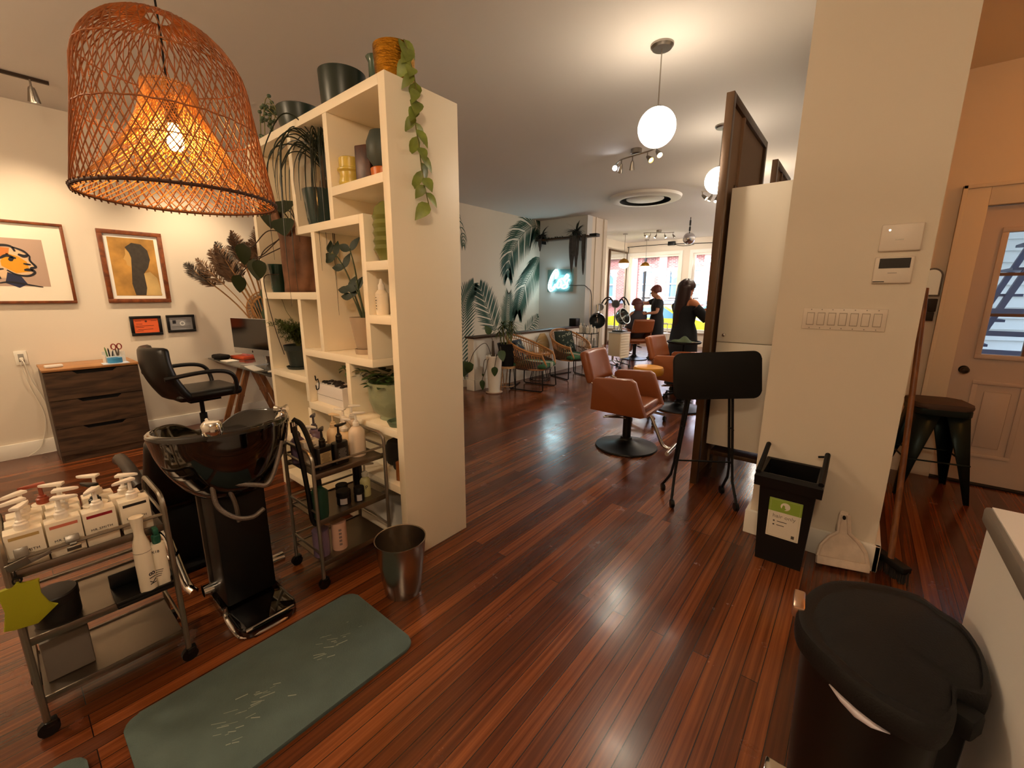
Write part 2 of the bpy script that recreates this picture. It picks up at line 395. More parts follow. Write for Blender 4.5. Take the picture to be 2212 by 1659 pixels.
# ================================================================ pendant lamp of woven rattan
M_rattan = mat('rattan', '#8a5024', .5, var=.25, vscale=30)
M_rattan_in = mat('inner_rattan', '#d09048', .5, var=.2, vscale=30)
def rattan_lamp():
    R = .285; t = thing('rattan_pendant_lamp', 'large bell shaped woven rattan pendant lamp hanging from a dark cord', 'lamp', (-1.916, .504, 1.778))
    H = .555
    def outer(u):   # u 0 rim .. 1 top opening
        if u < .62: return R*(1 - .17*(u/.62)), H*.58*(u/.62)
        a = (u-.62)/.38*pi/2*.93
        return R*.83*cos(a)**.85, H*.58 + H*.42*sin(a)
    def inner(u): return R*(.25 + .75*(1-u)**1.7), .36*u
    def weave(prof, n, turns, r, steps, nm, m):
        b = MB()
        for s_ in (1, -1):
            for k in range(n):
                a0 = 2*pi*k/n + random.uniform(-.03, .03)
                P = []
                for i in range(steps+1):
                    u = i/steps; q, z = prof(u); a = a0 + s_*turns*2*pi*u
                    q += .0015*s_
                    P.append((q*cos(a), q*sin(a), z))
                b.tube(P, r, 4, cap=False)
        return b.obj(nm, m, t)
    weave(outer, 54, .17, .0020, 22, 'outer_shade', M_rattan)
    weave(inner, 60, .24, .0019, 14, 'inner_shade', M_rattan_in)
    b = MB()
    for u in (.45, .72, .93):
        q, z = outer(u); P = [(q*cos(2*pi*i/60), q*sin(2*pi*i/60), z + .0015*sin(i*2.1)) for i in range(60)]; b.tube(P, .0026, 5, True)
    for u in (.5, .98):
        q, z = inner(u); b.tube([(q*cos(2*pi*i/48), q*sin(2*pi*i/48), z) for i in range(48)], .0022, 5, True)
    b.obj('hoop', M_rattan, t)
    b = MB()
    b.tube([(R*cos(2*pi*i/72), R*sin(2*pi*i/72), 0) for i in range(72)], .0055, 8, True)
    for i in range(70):
        a = 2*pi*i/70; b.tube([(R*cos(a)+.006*cos(a+.4), R*sin(a)+.006*sin(a+.4), .007), (R*cos(a), R*sin(a), -.011)], .0028, 5)
    b.obj('rim', mat('dark_rattan', '#3f2010', .6), t)
    MB().tube([(0, 0, CEIL-1.778), (.004, 0, .9), (0, 0, .62), (-.004, .003, .5), (.004, -.002, .42), (0, 0, .31)], .0035, 6).obj('cord', M_black, t)
    MB().cyl((0, 0, .31), (0, 0, .26), .019).cyl((0, 0, .26), (0, 0, .24), .022).obj('socket', M_black, t)
    MB().lathe([(0, .155), (.016, .160), (.024, .178), (.023, .20), (.016, .225), (.013, .242)], n=18).obj('bulb', emis('warm_bulb', '#ffc06a', 110), t)
    MB().cyl((0, 0, CEIL-1.778-.02), (0, 0, CEIL-1.778), .05).obj('ceiling_rose', M_black, t)
rattan_lamp()

# ================================================================ ceiling track with spot by the picture wall
def spot_head(t, base, aim, mt, L=.10, r=.034, lit=None, drop=.05):
    b = V3(base); d = (V3(aim)).normalized(); j = b + V3((0, 0, -drop))
    MB().cyl(b, j, .006).sph(j, .010).obj('swivel', mt, t)
    h = MB(); Q = Matrix((d.orthogonal().normalized(), d.cross(d.orthogonal().normalized()), d)).transposed()
    h.lathe([(0, 0), (r*.45, 0), (r*.6, L*.15), (r, L), (r*.93, L), (r*.55, L*.25)], j, 18, M=Q)
    o = h.obj('lamp_head', mt, t)
    MB().lathe([(0, L*.90), (r*.9, L*.90)], j, 16, M=Q).obj('lens', lit, o)
M_nickel = mat('brushed_nickel', '#9a938a', .3, 1)
L_warm = emis('lit_lens_warm', '#ffe0b0', 14); L_amber = emis('lit_lens_amber', '#ffb84d', 18); L_cool = emis('lit_lens_cool', '#f2f6ff', 60); L_pale = emis('lit_lens_pale', '#fff4e0', 9)
t = thing('ceiling_track', 'dark ceiling track with one lit spot head beside the picture wall', 'track light', (-5.04, .40, CEIL))
MB().box(-.012, .012, -1.3, .17, -.022, 0).obj('rail', mat('bronze_track', '#3a2d24', .5, .6), t)
spot_head(t, (.01, .07, -.02), (-.35, .05, -1), M_nickel, .10, .036, L_warm)
spot_head(t, (.01, -.75, -.02), (-.35, .05, -1), M_nickel, .10, .036, L_warm)  # assumed head, out of view

# ================================================================ framed pictures on the left wall
XW = -5.708
def picture(nm, label, cat, y0, y1, z0, z1, fr, fm, art, mat_w, mm, dep=.028, group=None):
    t = thing(nm, label, cat, (XW, (y0+y1)/2, (z0+z1)/2), group=group); w, h = (y1-y0)/2, (z1-z0)/2
    b = MB(); b.box(0, dep, -w, w, h-fr, h, .003).box(0, dep, -w, w, -h, -h+fr, .003).box(0, dep, -w, -w+fr, -h+fr, h-fr, .003).box(0, dep, w-fr, w, -h+fr, h-fr, .003)
    b.obj('frame', fm, t)
    MB().box(0, .009, -w+fr, w-fr, -h+fr, h-fr).obj('mount', mm, t)
    return t, w-fr-mat_w, h-fr-mat_w
M_frame = wood('cherry_frame', '#5a2c14', '#8a4a22', .4, (1, 6, 6))
M_mount = mat('ivory_mount', '#efe6d2', .7)
M_ink = mat('blue_black_ink', '#15161f', .6)
def flat(t, nm, pts, m, d=.0105):   # painted outline, y/z points on the sheet facing +x
    b = MB(); b._f(b._v([(d, p[0], p[1]) for p in pts])); return b.obj(nm, m, t)
def stroke(b, pts, w, d=.0116):
    P = spline([(d, p[0], p[1]) for p in pts], 5)
    n = len(P); L_ = []
    for i in range(n):
        tt = (P[min(i+1, n-1)] - P[max(i-1, 0)]).normalized(); s_ = V3((0, -tt.z, tt.y))
        k = w*(.55 + .45*sin(pi*min(1, max(0, i/(n-1)))))
        L_.append(b._v([P[i]-s_*k/2, P[i]+s_*k/2]))
    for a, c in zip(L_, L_[1:]): b._f([a[0], a[1], c[1], c[0]])
t, w, h = picture('framed_picture', 'framed print of an ochre face in profile with thick dark outlines', 'picture', -.16, .545, 1.365, 2.06, .022, M_frame, None, .125, M_mount)
flat(t, 'print', [(-w, -h), (w, -h), (w, h), (-w, h)], mat('mauve_paper', '#b59a88', .8), .0098)
f = .165
hd = [(-.9*f, .2*f), (-f*.8, .55*f), (-f*.35, .85*f), (.2*f, .8*f), (.62*f, .5*f), (.7*f, .1*f), (.86*f, -.2*f), (.72*f, -.3*f), (.72*f, -.62*f), (.2*f, -.72*f), (-.1*f, -.5*f), (-.3*f, -.9*f), (-.55*f, -.9*f), (-.55*f, -.5*f)]
flat(t, 'painted_head', [(p[0]*.9, p[1]*.9) for p in hd], mat('pale_peach_paint', '#d9b892', .8), .0103)
flat(t, 'painted_face', [(-.35*f, .05*f), (-.1*f, .45*f), (.3*f, .3*f), (.55*f, .05*f), (.6*f, -.45*f), (.1*f, -.55*f), (-.35*f, -.2*f)], mat('ochre_paint', '#d9971f', .8), .0106)
flat(t, 'painted_crown', [(-.75*f, .45*f), (-.4*f, .75*f), (.05*f, .72*f), (-.05*f, .3*f), (-.45*f, .1*f)], mat('orange_paint', '#c9793a', .8), .0106)
flat(t, 'painted_neck', [(-.2*f, -.5*f), (.25*f, -.72*f), (.42*f, -1.1*f), (.1*f, -1.3*f), (-.35*f, -1.05*f)], mat('dark_blue_paint', '#252a45', .8), .0107)
b = MB()
for pts, wd in (([(-.48*f, -.85*f), (-.62*f, -.4*f), (-.9*f, .1*f), (-.75*f, .55*f), (-.3*f, .82*f), (.1*f, .8*f), (.22*f, .55*f)], .022), ([(.15*f, .78*f), (.5*f, .6*f), (.7*f, .35*f)], .016), ([(.7*f, .35*f), (.68*f, .1*f), (.84*f, -.2*f), (.66*f, -.28*f), (.76*f, -.5*f), (.5*f, -.68*f), (.1*f, -.62*f), (-.2*f, -.4*f)], .018), ([(-.35*f, .18*f), (-.1*f, .33*f), (.2*f, .2*f)], .022), ([(.3*f, .42*f), (.5*f, .33*f), (.66*f, .4*f)], .026), ([(.42*f, -.05*f), (.55*f, -.08*f), (.68*f, -.1*f)], .016), ([(.4*f, -.38*f), (.55*f, -.36*f), (.7*f, -.4*f)], .024), ([(-.5*f, -.1*f), (-.55*f, -.35*f), (-.3*f, -.35*f)], .016), ([(-.7*f, -1.1*f), (-.2*f, -1.0*f), (.3*f, -1.1*f), (.95*f, -1.25*f)], .014), ([(-.6*f, .5*f), (-.5*f, .2*f)], .02), ([(-.05*f, .2*f), (.1*f, .12*f)], .04)):
    stroke(b, pts, wd)
b.obj('brush_outlines', M_ink, t)
t, w, h = picture('framed_picture', 'framed sepia print of a long dark haired figure seen in profile', 'picture', .762, 1.25, 1.364, 2.055, .038, M_frame, None, .03, mat('white_mount', '#ece8e0', .7))
flat(t, 'print', [(-w, -h), (w, -h), (w, h), (-w, h)], mat('sepia_paper', '#b0823c', .8, var=.35, vscale=7), .0098)
flat(t, 'painted_hair', [(-.055, .19), (0, .235), (.07, .225), (.115, .17), (.125, .08), (.10, .0), (.06, -.06), (.065, -.2), (.05, -h+.005), (-.03, -h+.005), (-.045, -.16), (-.03, -.02), (-.02, .09), (-.03, .14)], mat('umber_hair_paint', '#3b342c', .85, var=.2, vscale=30), .0106)
flat(t, 'painted_face', [(-.055, .175), (-.03, .14), (-.02, .09), (-.03, .0), (-.06, .02), (-.062, .06), (-.08, .075), (-.06, .12)], mat('tan_face_paint', '#c39a58', .85), .0104)
flat(t, 'painted_shoulder', [(.05, -.06), (.11, -.04), (.16, -.1), (.18, -h+.005), (.05, -h+.005)], mat('pale_shoulder_paint', '#bfa066', .85, var=.2), .0103)
M_bframe = mat('black_frame', '#0b0a0a', .35)
t, w, h = picture('framed_certificate', 'small black framed certificate on orange paper', 'certificate', .888, 1.14, 1.03, 1.228, .026, M_bframe, None, .002, mat('black_mount', '#141212', .7), .02)
flat(t, 'orange_paper', [(-w, -h), (w, -h), (w, h), (-w, h)], mat('orange_certificate_paper', '#e0602c', .7), .0098)
b = MB(); b.lathe([(0, 0), (.010, 0)], (.0112, 0, .045), 12, M=Matrix.Rotation(pi/2, 3, 'Y'))
for z, y0, y1 in ((.05, -.085, -.035), (.05, .04, .085), (.02, -.08, -.03), (0, -.085, .06), (-.015, -.085, -.02), (-.035, -.07, .05), (-.05, -.085, -.03)): b.box(.0110, .0114, y0, y1, z-.0015, z+.0015)
b.obj('printed_lines', mat('certificate_ink', '#5a2418', .7), t)
t, w, h = picture('framed_certificate', 'small black framed licence on grey paper with a seal', 'certificate', 1.183, 1.432, 1.046, 1.23, .024, M_bframe, None, .002, mat('black_mount', '#141212', .7), .02)
flat(t, 'grey_paper', [(-w, -h), (w, -h), (w, h), (-w, h)], mat('grey_certificate_paper', '#8f8f92', .7), .0098)
b = MB()
for z, y0, y1 in ((.045, -.09, .09), (-.03, -.085, .08), (-.045, -.085, .08), (.03, .04, .085), (.015, .04, .085)): b.box(.0110, .0114, y0, y1, z-.0012, z+.0012)
b.box(.011, .0114, -.075, -.045, .0, .035); b.obj('printed_lines', M_ink, t)
MB().lathe([(.013, 0), (.024, 0)], (.0112, .01, 0), 18, M=Matrix.Rotation(pi/2, 3, 'Y')).obj('seal', mat('pale_seal', '#d2d2d2', .6), t)
# wall socket with plug and cord
t = thing('wall_outlet', 'white wall outlet with a white plug and hanging cord', 'outlet', (XW, .122, .893))
MB().box(0, .007, -.038, .038, -.062, .062, .003).obj('cover_plate', mat('outlet_white', '#e8e2d4', .4), t)
MB().box(.007, .009, -.017, .017, -.035, .035, .001).obj('socket_face', mat('outlet_grey', '#8a857c', .5), t)
MB().cbox((.022, 0, -.01), (.03, .024, .028), bev=.005).obj('plug', mat('plug_white', '#e6dfd2', .4), t)
MB().tube(spline([(.035, 0, -.012), (.06, .01, -.05), (.04, .03, -.2), (.012, .07, -.36), (.008, .10, -.52), (.03, .13, -.70), (.05, .10, -.86), (.04, -.02, -.885)]), .0035, 6).obj('cord', mat('plug_white', '#e6dfd2', .4), t)
MB().tube(spline([(.035, 0, -.016), (.03, -.01, -.08), (.01, .02, -.3), (.006, .06, -.55), (.03, .0, -.8), (.05, -.1, -.885)]), .0025, 6).obj('cord', mat('plug_white', '#e6dfd2', .4), t)

# ================================================================ dresser
M_drs = wood('smoked_oak', '#2c1d14', '#5e4632', .5, (8, 1.2, 8), 3.)
M_drs_v = wood('smoked_oak_side', '#2c1d14', '#4d3827', .5, (8, 8, 1.2), 3.)
M_oak = wood('light_oak', '#8a5a30', '#b98550', .4, (10, 1.4, 10), 3.)
X0, X1, Y0, Y1, HZ = -.50, 0, 0, .61, .825
t = thing('dresser', 'dark oak dresser with three drawers against the picture wall', 'dresser', (-5.19, .205, 0))
MB().box(X0, X1-.02, Y0, Y0+.022, .0, HZ-.02).box(X0, X1-.02, Y1-.022, Y1, 0, HZ-.02).box(X0, X1-.02, Y0+.022, Y1-.022, .06, .085).box(X0, X0+.01, Y0, Y1, .06, HZ-.02).obj('carcass', M_drs_v, t)
MB().box(X0, X1+.005, Y0-.005, Y1+.005, HZ-.02, HZ, .002).obj('top', M_oak, t)
MB().box(X1-.06, X1-.03, Y0+.022, Y1-.022, .0, .06).obj('plinth', M_drs, t)
for i in range(3):
    z0 = .068 + i*.245; z1 = z0 + .24
    P = [(Y0+.004, z0), (Y1-.004, z0), (Y1-.004, z1), (Y1-.15, z1), (Y1-.18, z1-.028), (Y0+.20, z1-.028), (Y0+.17, z1), (Y0+.004, z1)]
    MB().prism(P, X1-.02, X1, Matrix(((0, 0, 1, 0), (1, 0, 0, 0), (0, 1, 0, 0), (0, 0, 0, 1)))).obj('drawer', M_drs, t)
    MB().box(X1-.045, X1-.022, Y0+.17, Y1-.15, z1-.05, z1-.001).obj('finger_groove', M_matte, t)
Zt = .825
M_pw = mat('white_plastic', '#e8e5df', .35)
tag(MB().cbox((-5.34, .285, Zt+.014), (.05, .11, .022), (0, 0, .1), .005).obj('remote_control', M_pw), 'slim white remote lying at the near end of the dresser top', 'remote')
t = thing('desk_organizer', 'white desk organizer holding pens and red scissors on dresser', 'organizer', (-5.36, .68, Zt), .1)
MB().box(-.05, .05, -.07, .07, 0, .004).box(-.05, .05, -.07, -.066, .004, .07).box(-.05, .05, .066, .07, .004, .10).box(-.05, -.046, -.07, .07, .004, .10).box(.046, .05, -.07, .07, .004, .06).box(-.05, .05, -.002, .002, .004, .08).obj('tray_body', M_pw, t)
tag(MB().box(-5.33, -5.19, .58, .76, Zt, Zt+.005).obj('paper_pad', mat('pale_blue_paper', '#cdd6e4', .6)), 'pale paper pad lying under the blue tape on the dresser', 'paper')
M_blue = mat('blue_masking_tape', '#3f8fbf', .5)
tag(MB().lathe([(.030, 0), (.052, 0), (.052, .045), (.030, .045), (.030, 0)], (-5.265, .67, Zt+.006), 26).obj('tape_roll', M_blue), 'roll of blue masking tape on the dresser', 'tape roll')
M_red = mat('scissors_red', '#8c2418', .4)
t = thing('scissors', 'red handled scissors standing in the white desk organizer', 'scissors', (-5.37, .71, Zt+.006), .3)
q = MB()
for s_ in (-1, 1): q.tube([(0, s_*.022 + .018*cos(a), .135 + .026*sin(a)) for a in [2*pi*i/16 for i in range(16)]], .005, 6, True)
q.obj('handles', M_red, t)
MB().bar((0, -.012, .115), (0, .004, 0), .002, .012).bar((.003, .012, .115), (.003, -.004, 0), .002, .012).obj('blades', M_steel, t)
for i, (y, x, c, lb, nm) in enumerate(((.64, -5.345, '#4f7a3a', 'green pen standing in the white organizer', 'pen'), (.655, -5.375, '#151515', 'black marker standing in the white organizer', 'marker'), (.672, -5.35, '#dcd8d0', 'white marker standing in the white organizer', 'marker'), (.66, -5.335, '#20242c', 'dark pen leaning forward out of the white organizer', 'pen'))):
    a = V3((x, y, Zt+.006)); c2 = a + V3((.01*(i-1), -.012+.008*i, .125-.01*i))
    tag(MB().cyl(a, c2, .005, n=10).cyl(c2, c2 + (c2-a).normalized()*.012, .0035, .002, n=10).obj(nm, mat('pen_%d' % i, c, .4)), lb, nm, 'pens in the organizer')
tag(MB().tube([(-5.55 + .03*cos(a), .745, Zt+.0465+.045*sin(a)) for a in [2*pi*i/20*1.05 for i in range(21)]], .003, 5).obj('wire_loop', M_matte), 'loop of dark wire standing at the end of the dresser top', 'wire')

# ================================================================ desk, computer and office chair
t = thing('desk', 'glass topped desk on wooden trestles behind the office chair', 'desk', (-4.85, 1.80, 0))
MB().box(-.84, .84, -.30, .32, .725, .74, .003).obj('desk_top', mat('smoked_glass_top', '#4d4d48', .12, spec=.8), t)
M_trs = wood('trestle_wood', '#6b3f1e', '#a46a38', .5, (8, 8, 1.5))
for x in (-.52, .62):
    q = MB()
    for y in (-1, 1):
        for dx in (-.1, .1): q.bar((x+dx*1.3, y*.27, 0), (x+dx, y*.03, .70), .035, .05)
    q.bar((x-.18, 0, .70), (x+.18, 0, .70), .05, .05); q.bar((x-.12, -.13, .35), (x+.12, -.13, .35), .02, .05); q.bar((x-.12, .13, .35), (x+.12, .13, .35), .02, .05)
    q.obj('trestle', M_trs, t)
t = thing('desktop_computer', 'all-in-one desktop computer with dark screen and silver chin on the desk', 'computer', (-4.77, 1.66, .74), rad(11))
M_alu = mat('silver_aluminium', '#c9c9cb', .35, .7)
MB().box(-.325, .325, -.012, .012, .105, .47, .006).obj('casing', M_alu, t)
MB().box(-.322, .322, -.0135, -.011, .165, .467).obj('screen', mat('dark_screen', '#0a0808', .12), t)
MB().prism([(-.09, -.1), (.09, -.1), (.09, .08), (-.09, .08)], 0, .008).bar((0, .06, .004), (0, .014, .22), .16, .006).obj('stand', M_alu, t)
b = MB().lathe([(0, 0), (.011, 0)], (0, -.0126, .135), 14, M=Matrix.Rotation(pi/2, 3, 'X')); b.leaf((.001, -.0126, .146), (.5, 0, 1), (0, -1, 0), .010, .005, 0); b.obj('emblem', M_matte, t)
tag(MB().cbox((-4.50, 1.548, .7465), (.34, .085, .012), (0, 0, -.1), .004).obj('keyboard', mat('pale_keyboard', '#dcd9d2', .5)), 'slim white keyboard in front of the computer', 'keyboard')
tag(MB().cbox((-5.24, 1.575, .7435), (.16, .12, .006), (0, 0, .1)).obj('paper_sheet', mat('paper_white', '#ece6da', .7)), 'white sheets of paper on the desk left of the keyboard', 'paper')
tag(MB().cbox((-5.36, 1.78, .755), (.28, .2, .03), (0, 0, .15), .003).obj('paper_folder', mat('orange_folder', '#d8552a', .6)), 'orange folder stack on the desk against the wall', 'folder')
tag(MB().cbox((-5.33, 1.78, .79), (.08, .06, .04), (0, 0, .2), .003).obj('sticky_notes', mat('pink_notes', '#e08f8f', .6)), 'pink block of sticky notes on the orange folders', 'notes')
tag(MB().cbox((-5.50, 1.575, .765), (.2, .11, .05), (0, 0, .2), .02).obj('zip_case', M_matte), 'small black zip case on the corner of the desk', 'case')
t = thing('card_terminal', 'grey desk phone standing on the desk beside the bookshelf', 'phone', (-4.18, 1.82, .74), rad(-20))
MB().prism([(-.1, 0), (.1, 0), (.1, .03), (-.1, .10)], -.09, .09, Matrix(((0, 0, 1, 0), (1, 0, 0, 0), (0, 1, 0, 0), (0, 0, 0, 1)))).obj('phone_base', mat('grey_phone', '#6d6d70', .5), t)
MB().cbox((-.07, 0, .085), (.045, .2, .03), (0, 0, 0), .012).obj('handset', M_black, t)
tag(MB().sph((-4.13, 1.56, .755), .03, (.6, 1, .35)).obj('computer_mouse', M_pw), 'white computer mouse beside the grey phone', 'mouse')
tag(MB().cbox((-4.13, 1.58, .742), (.2, .14, .004)).obj('mouse_pad', M_matte), 'black mouse pad at the front edge of the desk', 'mouse pad')
# office chair
M_leath = mat('black_leather', '#090808', .36, bump=.12, bscale=18)
t = thing('office_chair', 'black leather office armchair turned towards the desk', 'office chair', (-4.62, 1.12, 0), rad(4))
b = MB(); b.box(-.25, .25, -.24, .27, .535, .625, .045, 4); o = b.obj('seat', M_leath, t, sub=1)
def back(u, v):
    x = (u-.5)*.52*(1 - .25*max(0, v-.55)*1.2); z = .56 + v*.46; y = -.23 - .12*v - .05*sin(pi*v) + .10*(2*abs(u-.5))**2
    return V3((x, y, z))
b = MB().grid(back, 11, 9); b.obj('backrest', M_leath, t, solid=.075, sub=1)
for s_ in (-1, 1):
    MB().tube(spline([(s_*.28, -.32, .765), (s_*.30, -.1, .79), (s_*.30, .08, .785), (s_*.30, .17, .74), (s_*.285, .20, .64), (s_*.25, .19, .56)], 5), .018, 8).obj('armrest', mat('black_resin', '#0e0d0d', .45), t)
MB().cyl((0, 0, .53), (0, 0, .36), .018).cyl((0, 0, .37), (0, 0, .09), .03).box(-.12, .12, -.12, .12, .50, .535).obj('gas_lift', M_matte, t)
b = MB()
for k in range(5):
    a = 2*pi*k/5+.3; b.bar((0, 0, .10), (.29*cos(a), .29*sin(a), .075), .05, .035)
b.obj('star_base', M_black, t)
for k in range(5):
    a = 2*pi*k/5+.3; x, y = .29*cos(a), .29*sin(a)
    MB().cyl((x-.02*sin(a), y+.02*cos(a), .03), (x+.02*sin(a), y-.02*cos(a), .03), .03).cyl((x, y, .03), (x, y, .08), .008).obj('caster', M_black, t)
# pampas bunch in a tall vase behind the computer
M_pamp = mat('pampas_plume', '#7a5f48', .9, var=.3, vscale=20); M_pamp2 = mat('grey_pampas_plume', '#5f574e', .9, var=.3)
M_stem = mat('dry_stem', '#a3794a', .7)
t = thing('pampas_bouquet', 'bunch of dried brown pampas plumes standing in a vase behind the computer', 'dried plants', (-4.85, 1.88, .74))
MB().lathe([(0, 0), (.07, 0), (.085, .1), (.07, .24), (.045, .30), (.05, .33), (.042, .33), (.035, .29), (0, .28)]).obj('vase', mat('brown_vase', '#5a4030', .5), t)
random.seed(3); st = MB(); pl = MB(); pl2 = MB()
R_ = V3((.775, .632, 0))     # screen-right direction for spreading
for i in range(30):
    u = -1 + 2*i/29; lean = R_*(u*.56 - .15) + V3((random.uniform(-.12, .12), random.uniform(-.12, .12), 0))
    top = V3((0, 0, .30)) + lean*.95 + V3((0, 0, .62 + .30*(1-abs(u))*random.uniform(.6, 1.2)))
    base = V3((lean.x*.05, lean.y*.05, .20)); mid = base.lerp(top, .55) - lean*.10
    P = spline([base, mid, top], 5); st.tube(P, .005, 5)
    bb_ = pl2 if i % 4 == 1 else pl
    d = (top - mid).normalized(); L = random.uniform(.26, .40)
    for k in range(170):
        s_ = k/169; c = top - d*L*.6 + d*L*s_
        a = random.uniform(0, 2*pi); o = d.orthogonal().normalized(); o = Matrix.Rotation(a, 3, d) @ o
        wd = .075*sin(pi*min(1, s_*.8+.2))
        bb_.leaf(c, d*.8 + o*.9, o.cross(d), wd*1.25+.02, .011, .5, 0, 3)
st.obj('stems', M_stem, t); pl.obj('plumes', M_pamp, t); pl2.obj('grey_plumes', M_pamp2, t)
b = MB()
for x, z, a in ((.03, .78, .5), (.13, .62, 0), (.20, .66, .3), (.05, .58, -.3), (.24, .90, .6)):
    c = R_*x + V3((.25, -.3, 0))*.3 + V3((0, 0, z)); b.leaf(c, R_*sin(a)*.6 + V3((0, 0, -1)), V3((.6, -.75, .2)), .19, .11, .15)
b.obj('green_leaves', mat('dusty_green_leaf', '#46563a', .6), t)
# round rattan mirror behind the bookshelf on the left wall
t = thing('rattan_wall_mirror', 'round rattan rimmed wall mirror behind the pampas bunch', 'mirror', (XW+.005, 2.17, 1.27))
Q = Matrix.Rotation(pi/2, 3, 'Y')
MB().lathe([(0, 0), (.14, 0), (.14, .012), (0, .012)], n=36, M=Q).obj('mirror_glass', mat('mirror_silver', '#d8d8d6', .02, 1), t)
b = MB().tube([(.012, .15*cos(2*pi*i/40), .15*sin(2*pi*i/40)) for i in range(40)], .014, 8, True)
for i in range(36): a = 2*pi*i/36; b.tube([(.012, .155*cos(a), .155*sin(a)), (.012, .21*cos(a+.1), .21*sin(a+.1))], .004, 5)
b.tube([(.012, .21*cos(2*pi*i/40), .21*sin(2*pi*i/40)) for i in range(40)], .008, 8, True); b.obj('rattan_rim', mat('honey_rattan', '#9c6a35', .5), t)
# ================================================================ tall open bookshelf
XL, XR_, YFr, YBk, T_ = -3.36, -1.77, 1.27, 1.712, .045
t = thing('bookshelf', 'tall cream open bookshelf of irregular compartments filled with plants and pots', 'bookshelf', (0, 0, 0))
SH = t
MB().box(XR_-.052, XR_, YFr, YBk, 0, 2.42, .002).obj('side_panel', M_cream, t)
MB().box(XL, XL+T_, YFr, YBk, 0, 2.42, .002).obj('side_panel', M_cream, t)
MB().box(XL+T_, XR_-.052, YFr, YBk, 2.375, 2.42, .002).obj('top_board', M_cream, t)
MB().box(XL+T_, XR_-.052, YBk-.012, YBk, .08, 2.375).obj('back_panel', M_cream, t)
XI = XR_-.052; XJ = XL+T_
def board(x0, x1, z): MB().box(x0, x1, YFr, YBk-.012, z-T_, z, .002).obj('shelf_board', M_cream, t)
def upright(x, z0, z1, w=.042): MB().box(x-w/2, x+w/2, YFr+.001, YBk-.012, z0, z1, .002).obj('divider', M_cream, t)
board(-2.29, XI, 2.012); board(-2.755, -2.05, 1.85); board(-2.01, XI, 1.615); board(-2.01, XI, 1.345)
board(XJ, -2.565, 1.463); board(-2.795, -2.01, 1.105); board(XJ, -2.80, .913); board(-2.80, XI, .745); board(XJ, XI, .425); board(XJ, XI, .11)
upright(-2.73, 1.85, 2.375); upright(-2.31, 1.85, 2.375); upright(-2.03, 1.105, 1.85); upright(-2.545, 1.105, 1.805); upright(-2.80, .745, 1.418); upright(-2.80, .425, .70)
upright(-2.27, .745, 1.06); upright(-2.3, .11, .38)
GP = 'pots on top of the bookshelf'
# gold pot with trailing vine
M_gold = mat('hammered_gold', '#a8741f', .28, 1., bump=.9, bscale=55, stretch=(1, 1, 3), var=.3, vscale=20)
t = thing('planter_pot', 'hammered gold pot on the front corner of the bookshelf top with a trailing vine', 'plant pot', (-1.945, 1.46, 2.42))
MB().lathe([(0, 0), (.088, 0), (.096, .11), (.101, .205), (.096, .205), (.09, .18), (0, .17)], n=32).obj('pot', M_gold, t)
M_vine = mat('vine_leaf_green', '#7b8a3c', .45, var=.35, vscale=14); M_vst = mat('vine_stem', '#6d6a34', .6)
def trailing(t, P, n, Lf, W, mname, sd=4, seg=5):
    random.seed(sd); P = spline(P, 8); b = MB().tube(P, .003, 5); b.obj('stem', M_vst, t); b = MB()
    for k in range(n):
        i = int((k+.6)/n*(len(P)-1)); c = P[i]; a = random.uniform(0, 2*pi)
        d = V3((.55*cos(a)+.25, .9*sin(a), -.75)); b.leaf(c, d, V3((1, -.3, .5)), Lf*random.uniform(.7, 1.25), W*random.uniform(.7, 1.2), .35, .25, seg)
    b.obj('leaves', mname, t)
trailing(t, [(.05, .02, .21), (.11, -.02, .20), (.19, -.055, .08), (.225, -.055, -.05), (.215, -.06, -.17), (.225, -.05, -.29), (.22, -.03, -.42), (.235, -.01, -.55)], 26, .095, .058, M_vine)
M_dkgrn = mat('dark_green_ceramic', '#1c2a22', .35)
t = thing('planter_pot', 'large dark green planter standing on top of the bookshelf', 'plant pot', (-2.375, 1.43, 2.42), group=GP)
MB().lathe([(0, 0), (.105, 0), (.115, .02), (.124, .205), (.118, .205), (.11, .17), (0, .17)], n=36).obj('pot', M_dkgrn, t)
t = thing('bottle_vase', 'slim grey green bottle vase with a flared lip on top of the bookshelf', 'vase', (-2.215, 1.53, 2.42), group=GP)
MB().lathe([(0, 0), (.045, 0), (.055, .05), (.042, .12), (.032, .16), (.031, .25), (.044, .275), (.040, .28), (.026, .255), (0, .25)], n=24).obj('vase', mat('sage_glass', '#4d6152', .2), t)
t = thing('planter_pot', 'low dark green pot with a small succulent at the far end of the bookshelf top', 'plant pot', (-2.88, 1.43, 2.42), group=GP)
MB().lathe([(0, 0), (.10, 0), (.125, .06), (.135, .15), (.128, .155), (.12, .13), (0, .12)], n=30).obj('pot', M_dkgrn, t)
random.seed(5); b = MB(); g = MB()
for k in range(7):
    x, y = -.10 + random.uniform(-.05, .02), random.uniform(-.1, 0); P = [(x, y, .11), (x-.05, y-.05, .16+.02*k % .08), (x-.085, y-.07, .10+random.uniform(0, .1)), (x-.095, y-.08, .02+random.uniform(0, .08))]
    P = spline(P, 4); b.tube(P, .003, 5)
    for c in P[4::2]: g.sph(c + V3((random.uniform(-.01, .01),)*3), .013, (1, 1, .8), 8, 6)
b.obj('stems', M_vst, t); g.obj('fleshy_leaves', mat('succulent_green', '#4a5a40', .5), t)
